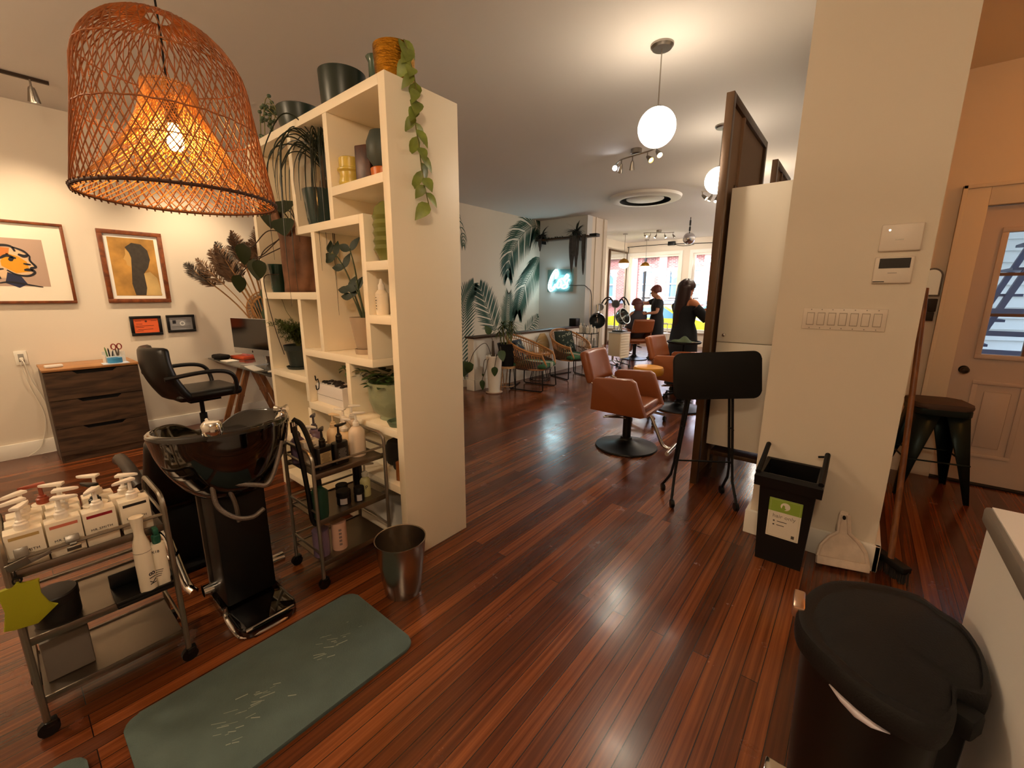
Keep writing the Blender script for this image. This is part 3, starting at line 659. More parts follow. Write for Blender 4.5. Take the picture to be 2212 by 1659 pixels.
# items in compartments
tag(MB().lathe([(0, 0), (.045, 0), (.058, .012), (.062, .025), (.054, .05), (.056, .075), (.066, .085), (.066, .092), (.056, .098), (.056, .145), (.05, .15), (.05, .1), (0, .09)], (-2.235, 1.355, 2.012), 28).obj('ceramic_vase', mat('yellow_glaze', '#c9b04e', .3, var=.15)), 'yellow glazed vase with a ridge around its middle on the top shelf', 'vase')
tag(MB().cbox((-2.13, 1.40, 2.012+.098), (.095, .10, .196), (0, 0, .35), .008).obj('wood_block', wood('burl_wood', '#2a140c', '#5e3420', .4, (5, 5, 2), 4)), 'upright dark burl wood block between the yellow vase and dark pot', 'wood block')
tag(MB().lathe([(0, 0), (.055, 0), (.06, .07), (.055, .075), (0, .07)], (-2.02, 1.41, 2.012), 24).obj('candle_cup', mat('orange_glaze', '#c0661d', .35)), 'orange cup under the dark round pot on the top shelf', 'cup')
tag(MB().lathe([(0, .0), (.04, .0), (.075, .05), (.075, .12), (.055, .17), (.05, .165), (0, .1)], (-2.02, 1.41, 2.088), 26).obj('round_pot', mat('slate_glaze', '#37413c', .5)), 'dark slate round pot stacked on the orange cup', 'pot')
pr = [(0, 0), (.055, 0), (.07, .03)] + [(.084 + .004*cos(i*pi), .06+.02*i) for i in range(10)] + [(.075, .262), (.05, .285), (.045, .29), (0, .285)]
tag(MB().lathe(pr, (-2.06-.03, 1.40, 1.615) if False else (-1.925, 1.37, 1.615), 32).obj('ceramic_vase', mat('ribbed_green_glaze', '#6d7238', .22, var=.15)), 'olive green ribbed ceramic vase leaning into the narrow compartment', 'vase')
M_btl = mat('cream_bottle', '#e6dcc8', .35)
def spray(x, y, z, lab):
    t = thing('spray_bottle', lab, 'bottle', (x, y, z), group='spray bottles in the bookshelf')
    MB().lathe([(0, 0), (.032, 0), (.034, .01), (.034, .11), (.022, .125), (.016, .13)], n=20).obj('bottle_body', M_btl, t)
    MB().lathe([(.017, .128), (.017, .155), (.012, .16), (.006, .185), (0, .186)], n=16).obj('sprayer', mat('pump_white', '#ece6dc', .3), t)
    b = MB()
    for k, w in enumerate((.008, .012, .01, .012, .008)): b.box(-.0347, -.0337, -w/2-.01, w/2-.01, .03+.014*k, .036+.014*k)
    b.xf(Matrix.Rotation(rad(70), 4, 'Z')).obj('label_print', M_ink, t)
spray(-1.975, 1.33, 1.345, 'small cream spray bottle at the front of the narrow compartment')
spray(-1.89, 1.37, 1.345, 'small cream spray bottle half hidden behind the first one')
# tall zz plant in grey beige pot
t = thing('potted_plant', 'tall thin stemmed plant with oval leaves in a beige tapered pot', 'plant', (-2.26, 1.40, 1.105))
M_beige = mat('beige_clay', '#a5927c', .6)
MB().lathe([(0, .03), (.055, .03), (.058, .035), (.088, .215), (.082, .215), (.07, .18), (0, .18)], n=30).obj('pot', M_beige, t)
MB().lathe([(0, 0), (.066, 0), (.070, .03), (.064, .03), (.06, .008), (0, .008)], n=30).obj('saucer', M_beige, t)
M_zz = mat('zz_leaf', '#1d2b1a', .5, spec=.3); M_zs = mat('zz_stem', '#33401f', .5); b = MB(); s_ = MB()
for P, lv in (([(0, 0, .17), (-.05, -.02, .32), (-.10, -.03, .45), (-.17, -.05, .56), (-.235, -.06, .585)], (.62, .8, .98)), ([(.015, 0, .17), (-.01, -.02, .35), (-.01, -.04, .50), (-.03, -.05, .60)], (.98,)), ([(0, -.01, .17), (-.03, -.03, .28), (-.09, -.04, .38)], (.75, 1)), ([(.01, -.01, .17), (0, -.02, .30), (-.03, -.03, .38)], (.95,))):
    Q = spline(P, 8); s_.tube(Q, [.006*(1-.5*i/len(Q)) for i in range(len(Q))], 6)
    for k, u in enumerate(lv):
        i = min(len(Q)-2, int(u*(len(Q)-1))); tt = (Q[i+1]-Q[i]).normalized()
        for s2 in (-1, 1):
            sd = tt.cross(V3((.3, -.9, .2))).normalized()*s2
            b.leaf(Q[i], tt*.6 + sd*.8, V3((.4, -.85, .3)), .10, .048, .15, .1, 6)
s_.obj('stems', M_zs, t); b.obj('leaves', M_zz, t)
t = thing('product_box', 'pale pink product box beside the beige plant pot', 'box', (-2.63, 1.53, 1.105), rad(20))
t.location = (-2.415, 1.50, 1.105)
MB().box(-.04, .04, -.03, .03, 0, .16, .001).obj('carton', mat('pale_pink_card', '#ddc0ac', .6), t)
b = MB()
for z, w in ((.1, .02), (.093, .014), (.086, .018), (.03, .012)): b.box(-w/2, w/2, -.0306, -.0300, z, z+.003)
b.obj('printed_text', mat('brown_print', '#7a5a4a', .6), t)
tag(MB().box(-2.345, -2.305, 1.56, 1.62, 1.105, 1.235, .001).obj('product_box', mat('pale_pink_card', '#ddc0ac', .6)), 'second pink product box behind the beige plant pot', 'box')
tag(MB().lathe([(0, 0), (.03, 0), (.05, .05), (.045, .1), (.025, .13), (.032, .155), (.026, .155), (.02, .13), (0, .1)], (-2.62, 1.47, 1.105), 24).obj('jug', mat('brown_glaze', '#2f1a12', .25)), 'small dark brown jug at the back of the narrow compartment', 'jug')
# fern
t = thing('potted_fern', 'feathery green fern in a dark green pot on the lower left shelf', 'plant', (-3.18, 1.41, .913))
MB().lathe([(0, .02), (.072, .02), (.088, .13), (.098, .14), (.102, .175), (.095, .175), (.088, .15), (0, .15)], n=30).obj('pot', mat('slate_green_pot', '#1e2a28', .5), t)
MB().lathe([(0, 0), (.085, 0), (.095, .02), (.088, .02), (.08, .008), (0, .008)], n=30).obj('saucer', mat('slate_green_pot', '#1e2a28', .5), t)
random.seed(9); b = MB(); s_ = MB()
for k in range(95):
    a = random.uniform(0, 2*pi); L = random.uniform(.10, .24); sp = random.uniform(.3, 1)
    if sin(a) > .2: L *= .8
    P = spline([(0, 0, .14), (L*.5*sp*cos(a), L*.5*sp*sin(a), .16+L*.7), (L*1.0*sp*cos(a), L*1.0*sp*sin(a), .15+L*.75+random.uniform(-.03, .05))], 6)
    P = [V3((max(-.115, min(.33, p.x)), p.y, p.z)) for p in P]
    s_.tube(P, .0011, 3)
    for c in P[3:]:
        for q in range(8): b.leaf(c, V3((random.uniform(-1, 1), random.uniform(-1, 1), random.uniform(-.3, .8))), V3((0, 0, 1)), .028, .005, .2, 0, 2)
s_.tube(spline([(.04, 0, .14), (.02, -.02, .32), (-.03, -.05, .42), (-.06, -.06, .5), (-.09, -.10, .60)], 6), .0016, 4)
s_.obj('stems', M_vst, t); b.obj('fronds', mat('fern_green', '#4c5f22', .6, var=.3), t)
# dead trunk section with climbing plant
M_bark = mat('peeling_bark', '#6d4a33', .8, bump=.8, bscale=14, var=.5, vscale=7)
t = thing('tree_stump_planter', 'rough brown trunk section used as a planter in the left compartment', 'planter', (-3.0, 1.42, 1.463))
random.seed(11); b = MB()
def bark(u, v):
    a = 2*pi*u; z = v*.46 + (.05*sin(3*a+1)+.03*sin(7*a) if v > .92 else 0); r = .128 - .012*sin(pi*v) + .010*sin(4*a+v*3) + .006*sin(9*a-v*5) + (.02 if v > .9 else 0)
    return V3((r*cos(a), r*sin(a), z))
b.grid(bark, 40, 16, cu=True); b.obj('trunk', M_bark, t, solid=.02)
MB().lathe([(0, .38), (.112, .38)], n=24).obj('soil', mat('soil', '#1c130d', .9), t)
M_anth = mat('philodendron_leaf', '#26331c', .35, var=.2, vscale=8); b = MB(); s_ = MB()
heart = lambda u: (sin(pi*min(1, u**.62))**.8)*(1.0 if u > .02 else .6)
cam_n = V3((.78, -.6, .15))
for P, L, W, dd in (([(0, 0, .38), (-.02, -.05, .52), (-.05, -.15, .56)], .16, .15, (-.1, -.1, -1)), ([(.03, -.02, .38), (.10, -.1, .54), (.16, -.16, .55)], .11, .12, (.5, -.3, -.6)), ([(0, -.02, .38), (.05, -.12, .50), (.20, -.20, .44)], .13, .13, (.5, -.2, -.8)),
                    ([(-.05, -.05, .38), (-.14, -.15, .40), (-.25, -.22, .30), (-.34, -.24, .33)], .16, .10, (-.25, 0, -.9)), ([(-.02, -.08, .40), (-.12, -.20, .25), (-.20, -.24, .22)], .15, .09, (.2, 0, -1)), ([(0, -.08, .38), (-.08, -.20, .28), (-.13, -.23, .21)], .13, .09, (-.2, 0, -1)), ([(-.05, -.1, .3), (-.2, -.24, .2), (-.42, -.26, .12)], .15, .10, (-.4, 0, -.8))):
    Q = spline(P, 7); s_.tube(Q, .0035, 5); b.leaf(Q[-1], dd, cam_n, L, W, .12, .12, 8, heart)
s_.tube(spline([(-.1, -.13, .12), (-.16, -.2, .1), (-.15, -.2, -.05), (-.10, -.19, -.25), (-.05, -.17, -.42)], 7), .0028, 5)
s_.obj('stems', mat('brown_vine_stem', '#3d3020', .6), t); b.obj('leaves', M_anth, t)
t = thing('glass_tumbler', 'dark green glass tumbler beside the trunk section', 'tumbler', (-3.205, 1.33, 1.463))
MB().lathe([(0, 0), (.045, 0), (.058, .15), (.062, .15), (.064, .19), (.057, .19), (.05, .02), (0, .02)], n=26).obj('tumbler_body', mat('bottle_green_glass', '#1f3b30', .12), t)
tag(MB().cbox((-3.26, 1.50, 1.463+.10), (.07, .05, .2), (0, 0, 0), .002).obj('product_box', mat('lilac_card', '#cfc6d2', .6)), 'pale lilac box behind the green glass tumbler', 'box')
# ponytail palm
t = thing('potted_plant', 'ponytail palm with long arching leaves in a dark teal glass pot', 'plant', (-2.585, 1.36, 1.85))
MB().lathe([(0, 0), (.075, 0), (.082, .03), (.098, .20), (.092, .20), (.085, .16), (0, .16)], n=32).obj('pot', mat('teal_glaze', '#1d3230', .15), t)
MB().tube(spline([(.02, 0, .14), (.05, .0, .26), (.055, 0, .33), (.045, 0, .42)], 5), [.022]*5+[.014]*11, 8).obj('trunk', mat('ponytail_trunk', '#5b4630', .8), t)
random.seed(21); b = MB()
for k in range(64):
    a = random.uniform(0, 2*pi); c0 = V3((.048, 0, .31+.12*random.random())); L = random.uniform(.14, .33)
    dx, dy = cos(a), sin(a)
    if dy > .1: L *= .4
    if dx > .25: L *= .38
    dr = random.uniform(.06, .34) if k % 4 else random.uniform(.4, .85)
    pk = random.uniform(.05, .15)
    P = spline([c0, c0 + V3((dx*L*.3, dy*L*.3, pk*.9)), c0 + V3((dx*L*.68, dy*L*.55, pk*1.05)), c0 + V3((dx*L*1.02, dy*L*.8, pk*.1)), c0 + V3((dx*L*1.14, dy*L*.88, -dr*.5)), c0 + V3((dx*L*1.10, dy*L*.88, -dr))], 5)
    w = [.0032*sin(pi*min(1, .25+.75*i/len(P)))+.0005 for i in range(len(P))]
    b.tube(P, w, 4)
b.obj('leaves', mat('ponytail_leaf', '#1f2716', .45), t)
# celadon pot with trailing plant, saucer, white planter
t = thing('planter_pot', 'large celadon green patterned pot with leafy plant on the bookshelf', 'plant', (-2.045, 1.42, .745))
MB().lathe([(0, 0), (.085, 0), (.082, .02), (.118, .05), (.140, .12), (.146, .222), (.138, .222), (.132, .19), (0, .19)], n=40).obj('pot', mat('celadon_glaze', '#8f9678', .35, bump=.7, bscale=26), t)
random.seed(31); b = MB()
for k in range(70):
    a = random.uniform(0, 2*pi); r = random.uniform(.02, .15); c = V3((r*cos(a), r*sin(a)*.95, .20+random.uniform(0, .07)))
    b.leaf(c, V3((cos(a), sin(a), random.uniform(-.2, .7))), V3((0, 0, 1)), .066, .05, .3, .15, 4)
for k in range(16): b.leaf((-.13-.012*k, -.10-.002*k, .25+.03*sin(k*.6)), V3((random.uniform(-1, 0), random.uniform(-1, .6), random.uniform(-.4, .5))), V3((0, 0, 1)), .042, .03, .3, .15, 4)
b.obj('leaves', mat('pothos_leaf', '#2f4a1e', .4, var=.3, vscale=20), t)
MB().tube(spline([(-.05, -.03, .25), (-.15, -.10, .27), (-.24, -.12, .24), (-.32, -.13, .285)], 5), .003, 5).obj('stem', M_vst, t)
tag(MB().lathe([(0, 0), (.05, 0), (.062, .028), (.055, .03), (.045, .012), (0, .012)], (-1.895, 1.335, .745), 26).obj('small_saucer', mat('green_saucer', '#5b6e58', .4)), 'small green saucer in front of the celadon pot', 'saucer')
t = thing('planter_box', 'white rectangular planter box with dark pebbles and black cut-out ornament', 'planter', (-2.61, 1.38, .745))
MB().box(-.165, .165, -.06, .06, 0, .125, .004).obj('box_body', mat('white_planter', '#dcd8d6', .5), t)
MB().box(-.163, .163, -.0608, -.0600, .05, .0515).obj('seam', M_matte, t)
random.seed(2); b = MB()
for k in range(38): b.sph((random.uniform(-.14, .14), random.uniform(-.04, .04), .128), random.uniform(.010, .018), (1, 1, .7), 7, 5)
b.obj('pebbles', mat('dark_pebbles', '#211b19', .5, var=.5), t)['kind'] = 'stuff'
b = MB()
for z, s_ in ((.155, 1), (.09, .8)):
    P = [(-.28, -.06, z+.01), (-.25, -.062, z-.012), (-.245, -.062, z+.02), (-.235, -.062, z), (-.215, -.062, z+.012), (-.20, -.062, z-.01), (-.19, -.062, z+.012), (-.165, -.063, z+.014), (-.16, -.063, z-.012), (-.13, -.063, z)]
    b.tube(spline(P, 3), .004*s_, 5)
b.tube([(-.13, -.063, .155), (-.12, -.062, .125), (-.13, -.063, .09)], .003, 5)
b.obj('wire_ornament', M_matte, t)
tag(MB().cbox((-2.08, 1.48, .425+.085), (.16, .16, .17), (0, 0, .3), .04).cbox((-2.0, 1.42, .425+.03), (.1, .08, .06), (0, 0, 0), .02).obj('tool_bag', mat('black_bag', '#100e0e', .6)), 'black bag stuffed into the low compartment behind the cart', 'bag')
tag(MB().cyl((-1.90, 1.33, .425), (-1.90, 1.33, .53), .022, n=18).obj('amber_bottle', mat('amber_bottle', '#8a5326', .35)), 'amber bottle at the edge of the low shelf', 'bottle')
tag(MB().grid(lambda u, v: V3((-2.3+.44*u, 1.30+.34*v, .118+.07*(1+sin(5*u+3*v))*.5*(1-abs(2*v-1)*.5))), 14, 12).obj('folded_towel', mat('white_towel', '#cfccc6', .9), solid=.012), 'crumpled white towel on the bottom shelf behind the cart', 'towel')
# ================================================================ shampoo basin with pedestal
t = thing('shampoo_basin', 'glossy black shampoo basin on a pedestal with chrome taps and hoses', 'basin', (-2.14, .58, 0))
# rim outline seen from above: +x is the operator's side, the neck notch lies on -x
def rim_xy(a): return V3((.235*cos(a), .265*sin(a), 0))
def notch(a):                                  # 0..1, strongest at a = pi
    d = abs((a - pi + pi) % (2*pi) - pi); return math.exp(-(d/.36)**2)
def bowl_pt(u, v):                             # v: 0 outside foot -> .5 rim -> 1 inside drain
    a = 2*pi*u; n_ = notch(a); top = .905 - .09*n_ + .012*cos(a)
    if v <= .5:
        k = v/.5; s_ = .36 + .64*(sin(k*pi/2))**.75; p = rim_xy(a)*s_; p.x += .05*(1-k); z = .58 + (top-.58)*k**1.15
        if k > .88: p *= 1 + .03*(k-.88)/.12
    else:
        k = (v-.5)/.5; s_ = .92*cos(k*pi/2)**.55 if k < 1 else .0; p = rim_xy(a)*max(s_, .02); p.x += .02*k; z = top - (top-.70)*sin(k*pi/2)**1.3
    return p + V3((0, 0, z))
MB().grid(bowl_pt, 64, 34, cu=True).obj('bowl', M_gloss, t, sub=1)
MB().tube(spline([(-.225, -.075, .80), (-.235, -.03, .775), (-.235, .03, .775), (-.225, .075, .80)], 5), [.016]*16, 8).obj('neck_rest', M_matte, t)
MB().box(-.07, .10, -.105, .105, .06, .61, .012).obj('pedestal', mat('black_pedestal', '#040404', .45, spec=.35), t)
MB().prism([(p[0], p[1]) for p in rr(.48, .24, .05)], 0, .05, Matrix.Translation((.06, 0, 0)), .012).obj('foot_plate', M_gloss, t)
MB().tube([(.29*1 if i % 2 else .29, y, .045) for i, y in enumerate((-.10, .10))], .008, 8).tube(spline([(.10, -.115, .07), (.11, -.12, .03), (.2, -.12, .012), (.27, -.11, .012), (.295, -.05, .012), (.295, .05, .012), (.27, .11, .012)], 4), .009, 8).obj('foot_rail', M_chrome, t)
MB().cyl((-.02, -.16, .12), (-.02, .19, .12), .026).lathe([(0, 0), (.03, 0)], (-.02, -.16, .12), 16, M=RX90.to_3x3()).obj('cross_bar', M_chrome, t)
MB().box(-.105, -.085, -.115, -.09, .05, .6).obj('side_strip', M_steel, t)
for s_, nm in ((-.07, 'lever_tap'), (.215, 'cross_tap')):
    if s_ < 0:
        c = V3((.20, s_-.02, .905)); MB().lathe([(0, 0), (.034, 0), (.038, .012), (.036, .04), (.028, .05), (0, .052)], c, 24).cyl(c+V3((-.02, 0, .03)), c+V3((-.09, .01, .038)), .012, .008).obj(nm, M_chrome, t)
    else:
        c = V3((.10, s_, .885)); b = MB().lathe([(0, -.02), (.026, -.02), (.03, .0), (.016, .02), (.012, .035), (.016, .05), (0, .052)], c, 20)
        for k in range(4): b.cyl(c+V3((0, 0, .04)), c+V3((.036*cos(k*pi/2+.4), .036*sin(k*pi/2+.4), .044)), .009, .011, 10)
        b.obj(nm, M_chrome, t)
M_brass = mat('brass', '#b98a3a', .25, 1)
MB().cyl((.17, -.105, .80), (.17, -.105, .745), .011).cyl((.17, -.105, .775), (.17, -.105, .75), .017, n=6).obj('brass_fitting', M_brass, t)
M_hose = mat('steel_hose', '#8a8078', .35, .9, bump=.5, bscale=300)
MB().tube(spline([(.17, -.105, .745), (.168, -.11, .66), (.175, -.10, .58), (.195, -.05, .52), (.20, .01, .50), (.19, .06, .515)], 8), .010, 8).obj('hose', M_hose, t)
MB().tube(spline([(.175, -.095, .72), (.185, -.06, .68), (.205, .04, .64), (.21, .075, .63), (.20, .11, .66), (.185, .15, .74), (.175, .17, .80)], 8), .010, 8).obj('hose', M_hose, t)
MB().tube(spline([(.165, -.09, .78), (.17, -.07, .70), (.17, -.04, .58), (.155, -.03, .48)], 8), .009, 8).obj('hose', M_hose, t)
MB().tube(spline([(.13, .245, .84), (.14, .262, .70), (.15, .275, .50), (.155, .28, .36), (.165, .295, .325), (.175, .315, .36), (.17, .325, .5), (.15, .32, .68), (.11, .30, .82), (.08, .27, .86)], 8), .012, 8).obj('spray_hose', M_black, t)
MB().cyl((.13, .245, .86), (.13, .246, .81), .011).obj('hose_fitting', M_chrome, t)
# shampoo chair in front of the basin
t = thing('shampoo_chair', 'black reclining shampoo chair in front of the glossy basin', 'chair', (-2.80, .56, 0))
M_vinyl = mat('black_vinyl', '#050505', .35, bump=.05, bscale=25)
MB().box(-.30, .20, -.25, .25, .36, .47, .04, 3).obj('seat', M_vinyl, t)
MB().grid(lambda u, v: V3((.16 + .21*v + .04*sin(pi*v), (u-.5)*.5*(1-.15*v), .40 + .40*v)), 9, 9).obj('backrest', M_vinyl, t, solid=.09, sub=1)
for s_ in (-1, 1):
    y = s_*.235
    MB().tube(spline([(.26, y, .555), (.10, y*1.02, .60), (-.10, y*1.03, .605), (-.20, y*1.02, .57)], 5), [.02]+[.028]*14+[.02], 10).obj('arm_pad', mat('dark_arm_pad', '#2a221d', .45), t)
    MB().tube(spline([(.20, y, .57), (.21, y, .40), (.21, y, .25), (.12, y, .20), (0, y*.95, .25), (-.02, y*.9, .38)], 5), .016, 8).obj('arm_frame', M_chrome, t)
MB().tube(spline([(.22, -.19, .46), (.32, -.22, .44), (.36, -.22, .37), (.36, -.22, .33)], 5), .010, 8).cyl((.30, -.22, .34), (.44, -.24, .37), .010).obj('recline_lever', M_matte, t)
MB().tube(spline([(.34, -.20, .36), (.40, -.19, .30), (.52, -.175, .13), (.58, -.16, .10)], 5), .020, 10).tube(spline([(.34, -.20, .34), (.33, -.20, .24), (.40, -.19, .20), (.45, -.185, .26)], 5), .018, 10).obj('chrome_strut', M_chrome, t)
MB().box(-.20, .15, -.16, .16, .03, .36, .02).box(-.28, .22, -.22, .22, 0, .03, .01).obj('chair_base', M_matte, t)
tag(MB().cbox((-3.66, .66, .30), (.26, .18, .10), (0, rad(18), .2), .035, 3).cbox((-3.72, .66, .13), (.06, .1, .26)).obj('foot_rest', mat('dark_arm_pad', '#2a221d', .45)), 'dark padded foot rest standing beyond the basin near the dresser', 'foot rest')

# ================================================================ three tier metal carts
def cart(loc, rz, label, group=None):
    t = thing('rolling_cart', label, 'cart', loc, rz, group)
    L, D, H = .195, .15, .715          # half length (y), half depth (x)
    for s_ in (-1, 1):
        y = s_*L; r = .05
        P = [(D, y, .05)] + [(D, y, H-r)] + [(D-r+r*cos(a), y, H-r+r*sin(a)) for a in (pi/6, pi/3)] + [(D-r, y, H), (-D+r, y, H)] + [(-D+r+r*cos(a), y, H-r+r*sin(a)) for a in (2*pi/3, 5*pi/6)] + [(-D, y, H-r), (-D, y, .05)]
        MB().tube(P, .0095, 8).obj('end_frame', M_grail, t)
        b = MB()
        for z in (.645, .405, .185): b.tube([(-D, y*.985, z), (D, y*.985, z)], .006, 6)
        b.obj('end_rail', M_grail, t)
    for z, nm in ((.60, 'top_tray'), (.36, 'middle_tray'), (.135, 'bottom_tray')):
        b = MB().box(-D+.004, D-.004, -L+.008, L-.008, z-.004, z)
        for s_ in (-1, 1): b.box(s_*(D-.006)-.004, s_*(D-.006)+.004, -L+.006, L-.006, z-.022, z+.006, .002)
        b.obj(nm, M_steel, t)
    b = MB()
    for z in (.645,):
        b.tube([(D, -L, z), (D, L, z)], .006, 6)
    for z in (.645, .405, .185): b.tube([(-D, -L, z), (-D, L, z)], .006, 6)
    b.obj('guard_rail', M_grail, t)
    for sx in (-1, 1):
        for sy in (-1, 1):
            x, y = sx*D, sy*L
            MB().cyl((x-.010, y, .027), (x+.010, y, .027), .027, n=18).cbox((x, y+.008, .045), (.03, .03, .02), bev=.004).cyl((x, y, .05), (x, y, .075), .008).obj('caster', M_black, t)
    return t
cart((-2.075, .105, 0), 0, 'grey metal cart of white pump bottles in the near left corner')
cart((-2.065, 1.052, 0), 0, 'grey metal cart of mixed pump bottles in front of the bookshelf')

# ---------------------------------------------------------------- bottles
M_pumpw = mat('pump_white', '#ece6dc', .3)
def pump(t, z, m=M_pumpw, ang=0., s_=1., rise=.035, ls=.04):
    Q = Matrix.Rotation(ang, 4, 'Z')
    b = MB().lathe([(0, 0), (.016*s_, 0), (.017*s_, .004), (.017*s_, .018), (.012*s_, .022), (.012*s_, .027), (.006, .03), (.005, .03+rise)], n=18)
    zz = .03+rise
    b.prism([(-.014*s_, -.012*s_), (.006, -.012*s_), (ls, -.006), (ls+.012, 0), (ls, .006), (.006, .012*s_), (-.014*s_, .012*s_)], zz, zz+.011, None, .003)
    b.xf(Matrix.Translation((0, 0, z)) @ Q); return b.obj('pump', m, t)
def square_bottle(loc, rz, label, band, pang, face=True, w=.083, d=.055, h=.122, group='square white pump bottles on the near cart'):
    t = thing('pump_bottle', label, 'bottle', loc, rz, group)
    MB().box(-d/2, d/2, -w/2, w/2, 0, h, .003).obj('bottle_body', M_btl, t)
    pump(t, h, M_pumpw, pang)
    if band: MB().box(d/2, d/2+.0006, -w*.39, w*.39, h-.022, h-.012).obj('colour_band', band, t)
    if face: text('MR.SMITH', .0115, M_ink, t, frame_M((d/2+.0004, 0, h*.46), (0, 1, 0), (0, 0, 1)), spacing=1.12); MB().box(d/2, d/2+.0005, -.014, .014, h*.37, h*.376).obj('small_print', M_ink, t)
    else: MB().box(d/2, d/2+.0005, -.02, .02, h-.026, h-.023).obj('small_print', M_ink, t)
    return t
zt = .6005; x1, x2, x3 = -1.968, -2.045, -2.118
B_tan, B_sal, B_red, B_blk = mat('tan_band', '#b99c62', .5), mat('salmon_band', '#c9705a', .5), mat('crimson_band', '#8c0f1e', .5), mat('black_band', '#1a1616', .5)
square_bottle((x1, -.040, zt), 0, 'white square pump bottle with a tan band in the near row', B_tan, 2.6)
square_bottle((x1, .047, zt), 0, 'white square pump bottle with a salmon band in the near row', B_sal, 1.1)
square_bottle((x1, .133, zt), 0, 'white square pump bottle with a crimson band in the near row', B_red, -.6)
square_bottle((x1-.005, .226, zt), 0, 'white square pump bottle with a black band at the end of the cart', B_blk, -1.2)
for i, (x, y, a) in enumerate(((x2, -.035, -1.1), (x2, .055, 1.2), (x2+.003, .215, 1.0))):
    square_bottle((x, y, zt), 0, ('white square pump bottle behind the tan banded one', 'white square pump bottle behind the salmon banded one', 'white square pump bottle behind the black banded one')[i], None, a, False)
for i, (x, y, a) in enumerate(((x3, -.03, -1.0), (x3, .06, -2.0), (x3, .15, -2.2))):
    square_bottle((x, y, zt), 0, ('square white pump bottle at the back of the cart nearest the dresser', 'square white pump bottle in the middle of the back row', 'square white pump bottle at the end of the back row beside the chair')[i], None, a, False)
t = thing('pump_bottle', 'white bottle with a black pump in the second row of the cart', 'bottle', (x2, .137, zt)); MB().cyl((0, 0, 0), (0, 0, .112), .034, n=24).obj('bottle_body', M_btl, t); pump(t, .112, M_black, -2.6)
t = thing('pump_bottle', 'small white bottle with a reddish pump at the back of the near cart', 'bottle', (-2.185, .018, zt)); MB().cyl((0, 0, 0), (0, 0, .115), .030, n=24).obj('bottle_body', M_btl, t); pump(t, .115, mat('red_brown_pump', '#8a3a22', .4), -1.5)
# clips on the rail
M_clip = mat('pewter', '#8c8780', .35, .8)
for i, (y, a) in enumerate(((-.052, .5), (.058, 0))):
    t = thing('hair_clip', ('metal duckbill clip on the near end of the cart rail', 'metal butterfly clip on the middle of the cart rail')[i], 'clip', (-1.917, y, .645), 0, 'clips on the cart rail')
    if i == 0: MB().cbox((.004, 0, .022), (.006, .03, .03), (0, -.3, 0), .002).cbox((.008, -.012, -.012), (.006, .05, .03), (.3, .3, 0), .002).cbox((.008, .035, -.008), (.004, .05, .012), (.25, 0, 0), .001).obj('clip_jaw', M_clip, t)
    else: MB().cbox((.006, 0, .02), (.006, .034, .022), (0, -.5, 0), .002).cbox((.012, 0, -.012), (.006, .034, .022), (0, .6, 0), .002).cyl((.006, -.008, .0), (.006, .008, .0), .006).obj('clip_jaw', M_clip, t)
# on the middle tray
tag(MB().lathe([(0, 0), (.056, 0), (.058, .01), (.058, .07), (.060, .072), (.060, .098), (.056, .102), (0, .102)], (-2.00, -.01, .3605), 30).obj('cream_tub', mat('black_tub', '#14110f', .45)), 'black round tub with lid on the middle tier of the near cart', 'tub')
t = thing('comb_guard', 'bright yellow green silicone brush holder hooked on the near cart', 'holder', (-1.918, -.075, .49))
P = [(-.045, .075), (-.012, .072), (0, .085), (.012, .072), (.045, .074), (.038, .02), (.05, -.02), (.07, -.035), (.02, -.075), (-.03, -.068), (-.05, -.06), (-.035, 0)]
MB().prism(P, -.006, .006, Matrix(((0, 0, 1, 0), (1, 0, 0, 0), (0, 1, 0, 0), (0, 0, 0, 1))), .003).obj('silicone_body', mat('lime_silicone', '#9c9a14', .55), t)
MB().tube([(-.002, .010*cos(a), .088+.010*sin(a)) for a in [2*pi*i/14 for i in range(14)]], .003, 6, True).tube([(0, 0, .095), (-.004, 0, .13), (-.010, 0, .145)], .002, 5).obj('ring', M_matte, t)
tag(MB().box(-2.03, -1.885, .125, .285, .3605, .375, .004).box(-2.03, -2.02, .125, .285, .375, .43, .003).box(-1.895, -1.885, .125, .285, .375, .385, .002).obj('plastic_tray', M_black), 'black plastic tray on the middle tier holding the mist bottles', 'tray')
t = thing('mist_bottle', 'tall cream waisted mist bottle standing in the black tray', 'bottle', (-1.912, .218, .3755))
MB().lathe([(0, 0), (.024, 0), (.026, .006), (.026, .16), (.024, .19), (.015, .225), (.0145, .245), (.019, .285), (.0205, .295), (0, .295)], n=26).obj('bottle_body', M_btl, t)
MB().lathe([(.0263, .160), (.0266, .161), (.0263, .162)], n=26).obj('cap_seam', M_grail, t)
text('K18', .030, M_ink, t, Matrix.Rotation(rad(28), 4, 'Z') @ frame_M((.0262, 0, .055), (0, 0, 1), (0, -1, 0)))
t = thing('mist_bottle', 'short cream bottle with a dark green sprayer beside the waisted mist bottle', 'bottle', (-1.917, .262, .3755))
MB().lathe([(0, .02), (.021, .02), (.0225, .03), (.0225, .165), (.021, .17), (0, .17)], n=24).obj('bottle_body', M_btl, t)
MB().lathe([(.012, .17), (.014, .18), (.014, .20), (.009, .205)], n=16).cbox((.004, 0, .222), (.036, .016, .022), bev=.004).obj('sprayer', mat('green_sprayer', '#14513f', .4), t)
Q = Matrix.Rotation(rad(-20), 4, 'Z'); text('K18', .014, M_ink, t, Q @ frame_M((.0226, -.004, .145), (0, 1, 0), (0, 0, 1)))
b = MB()
for k in range(4): b.box(.0222, .0229, -.013, .010-.003*k, .07-.008*k, .072-.008*k)
b.xf(Q).obj('small_print', M_ink, t)
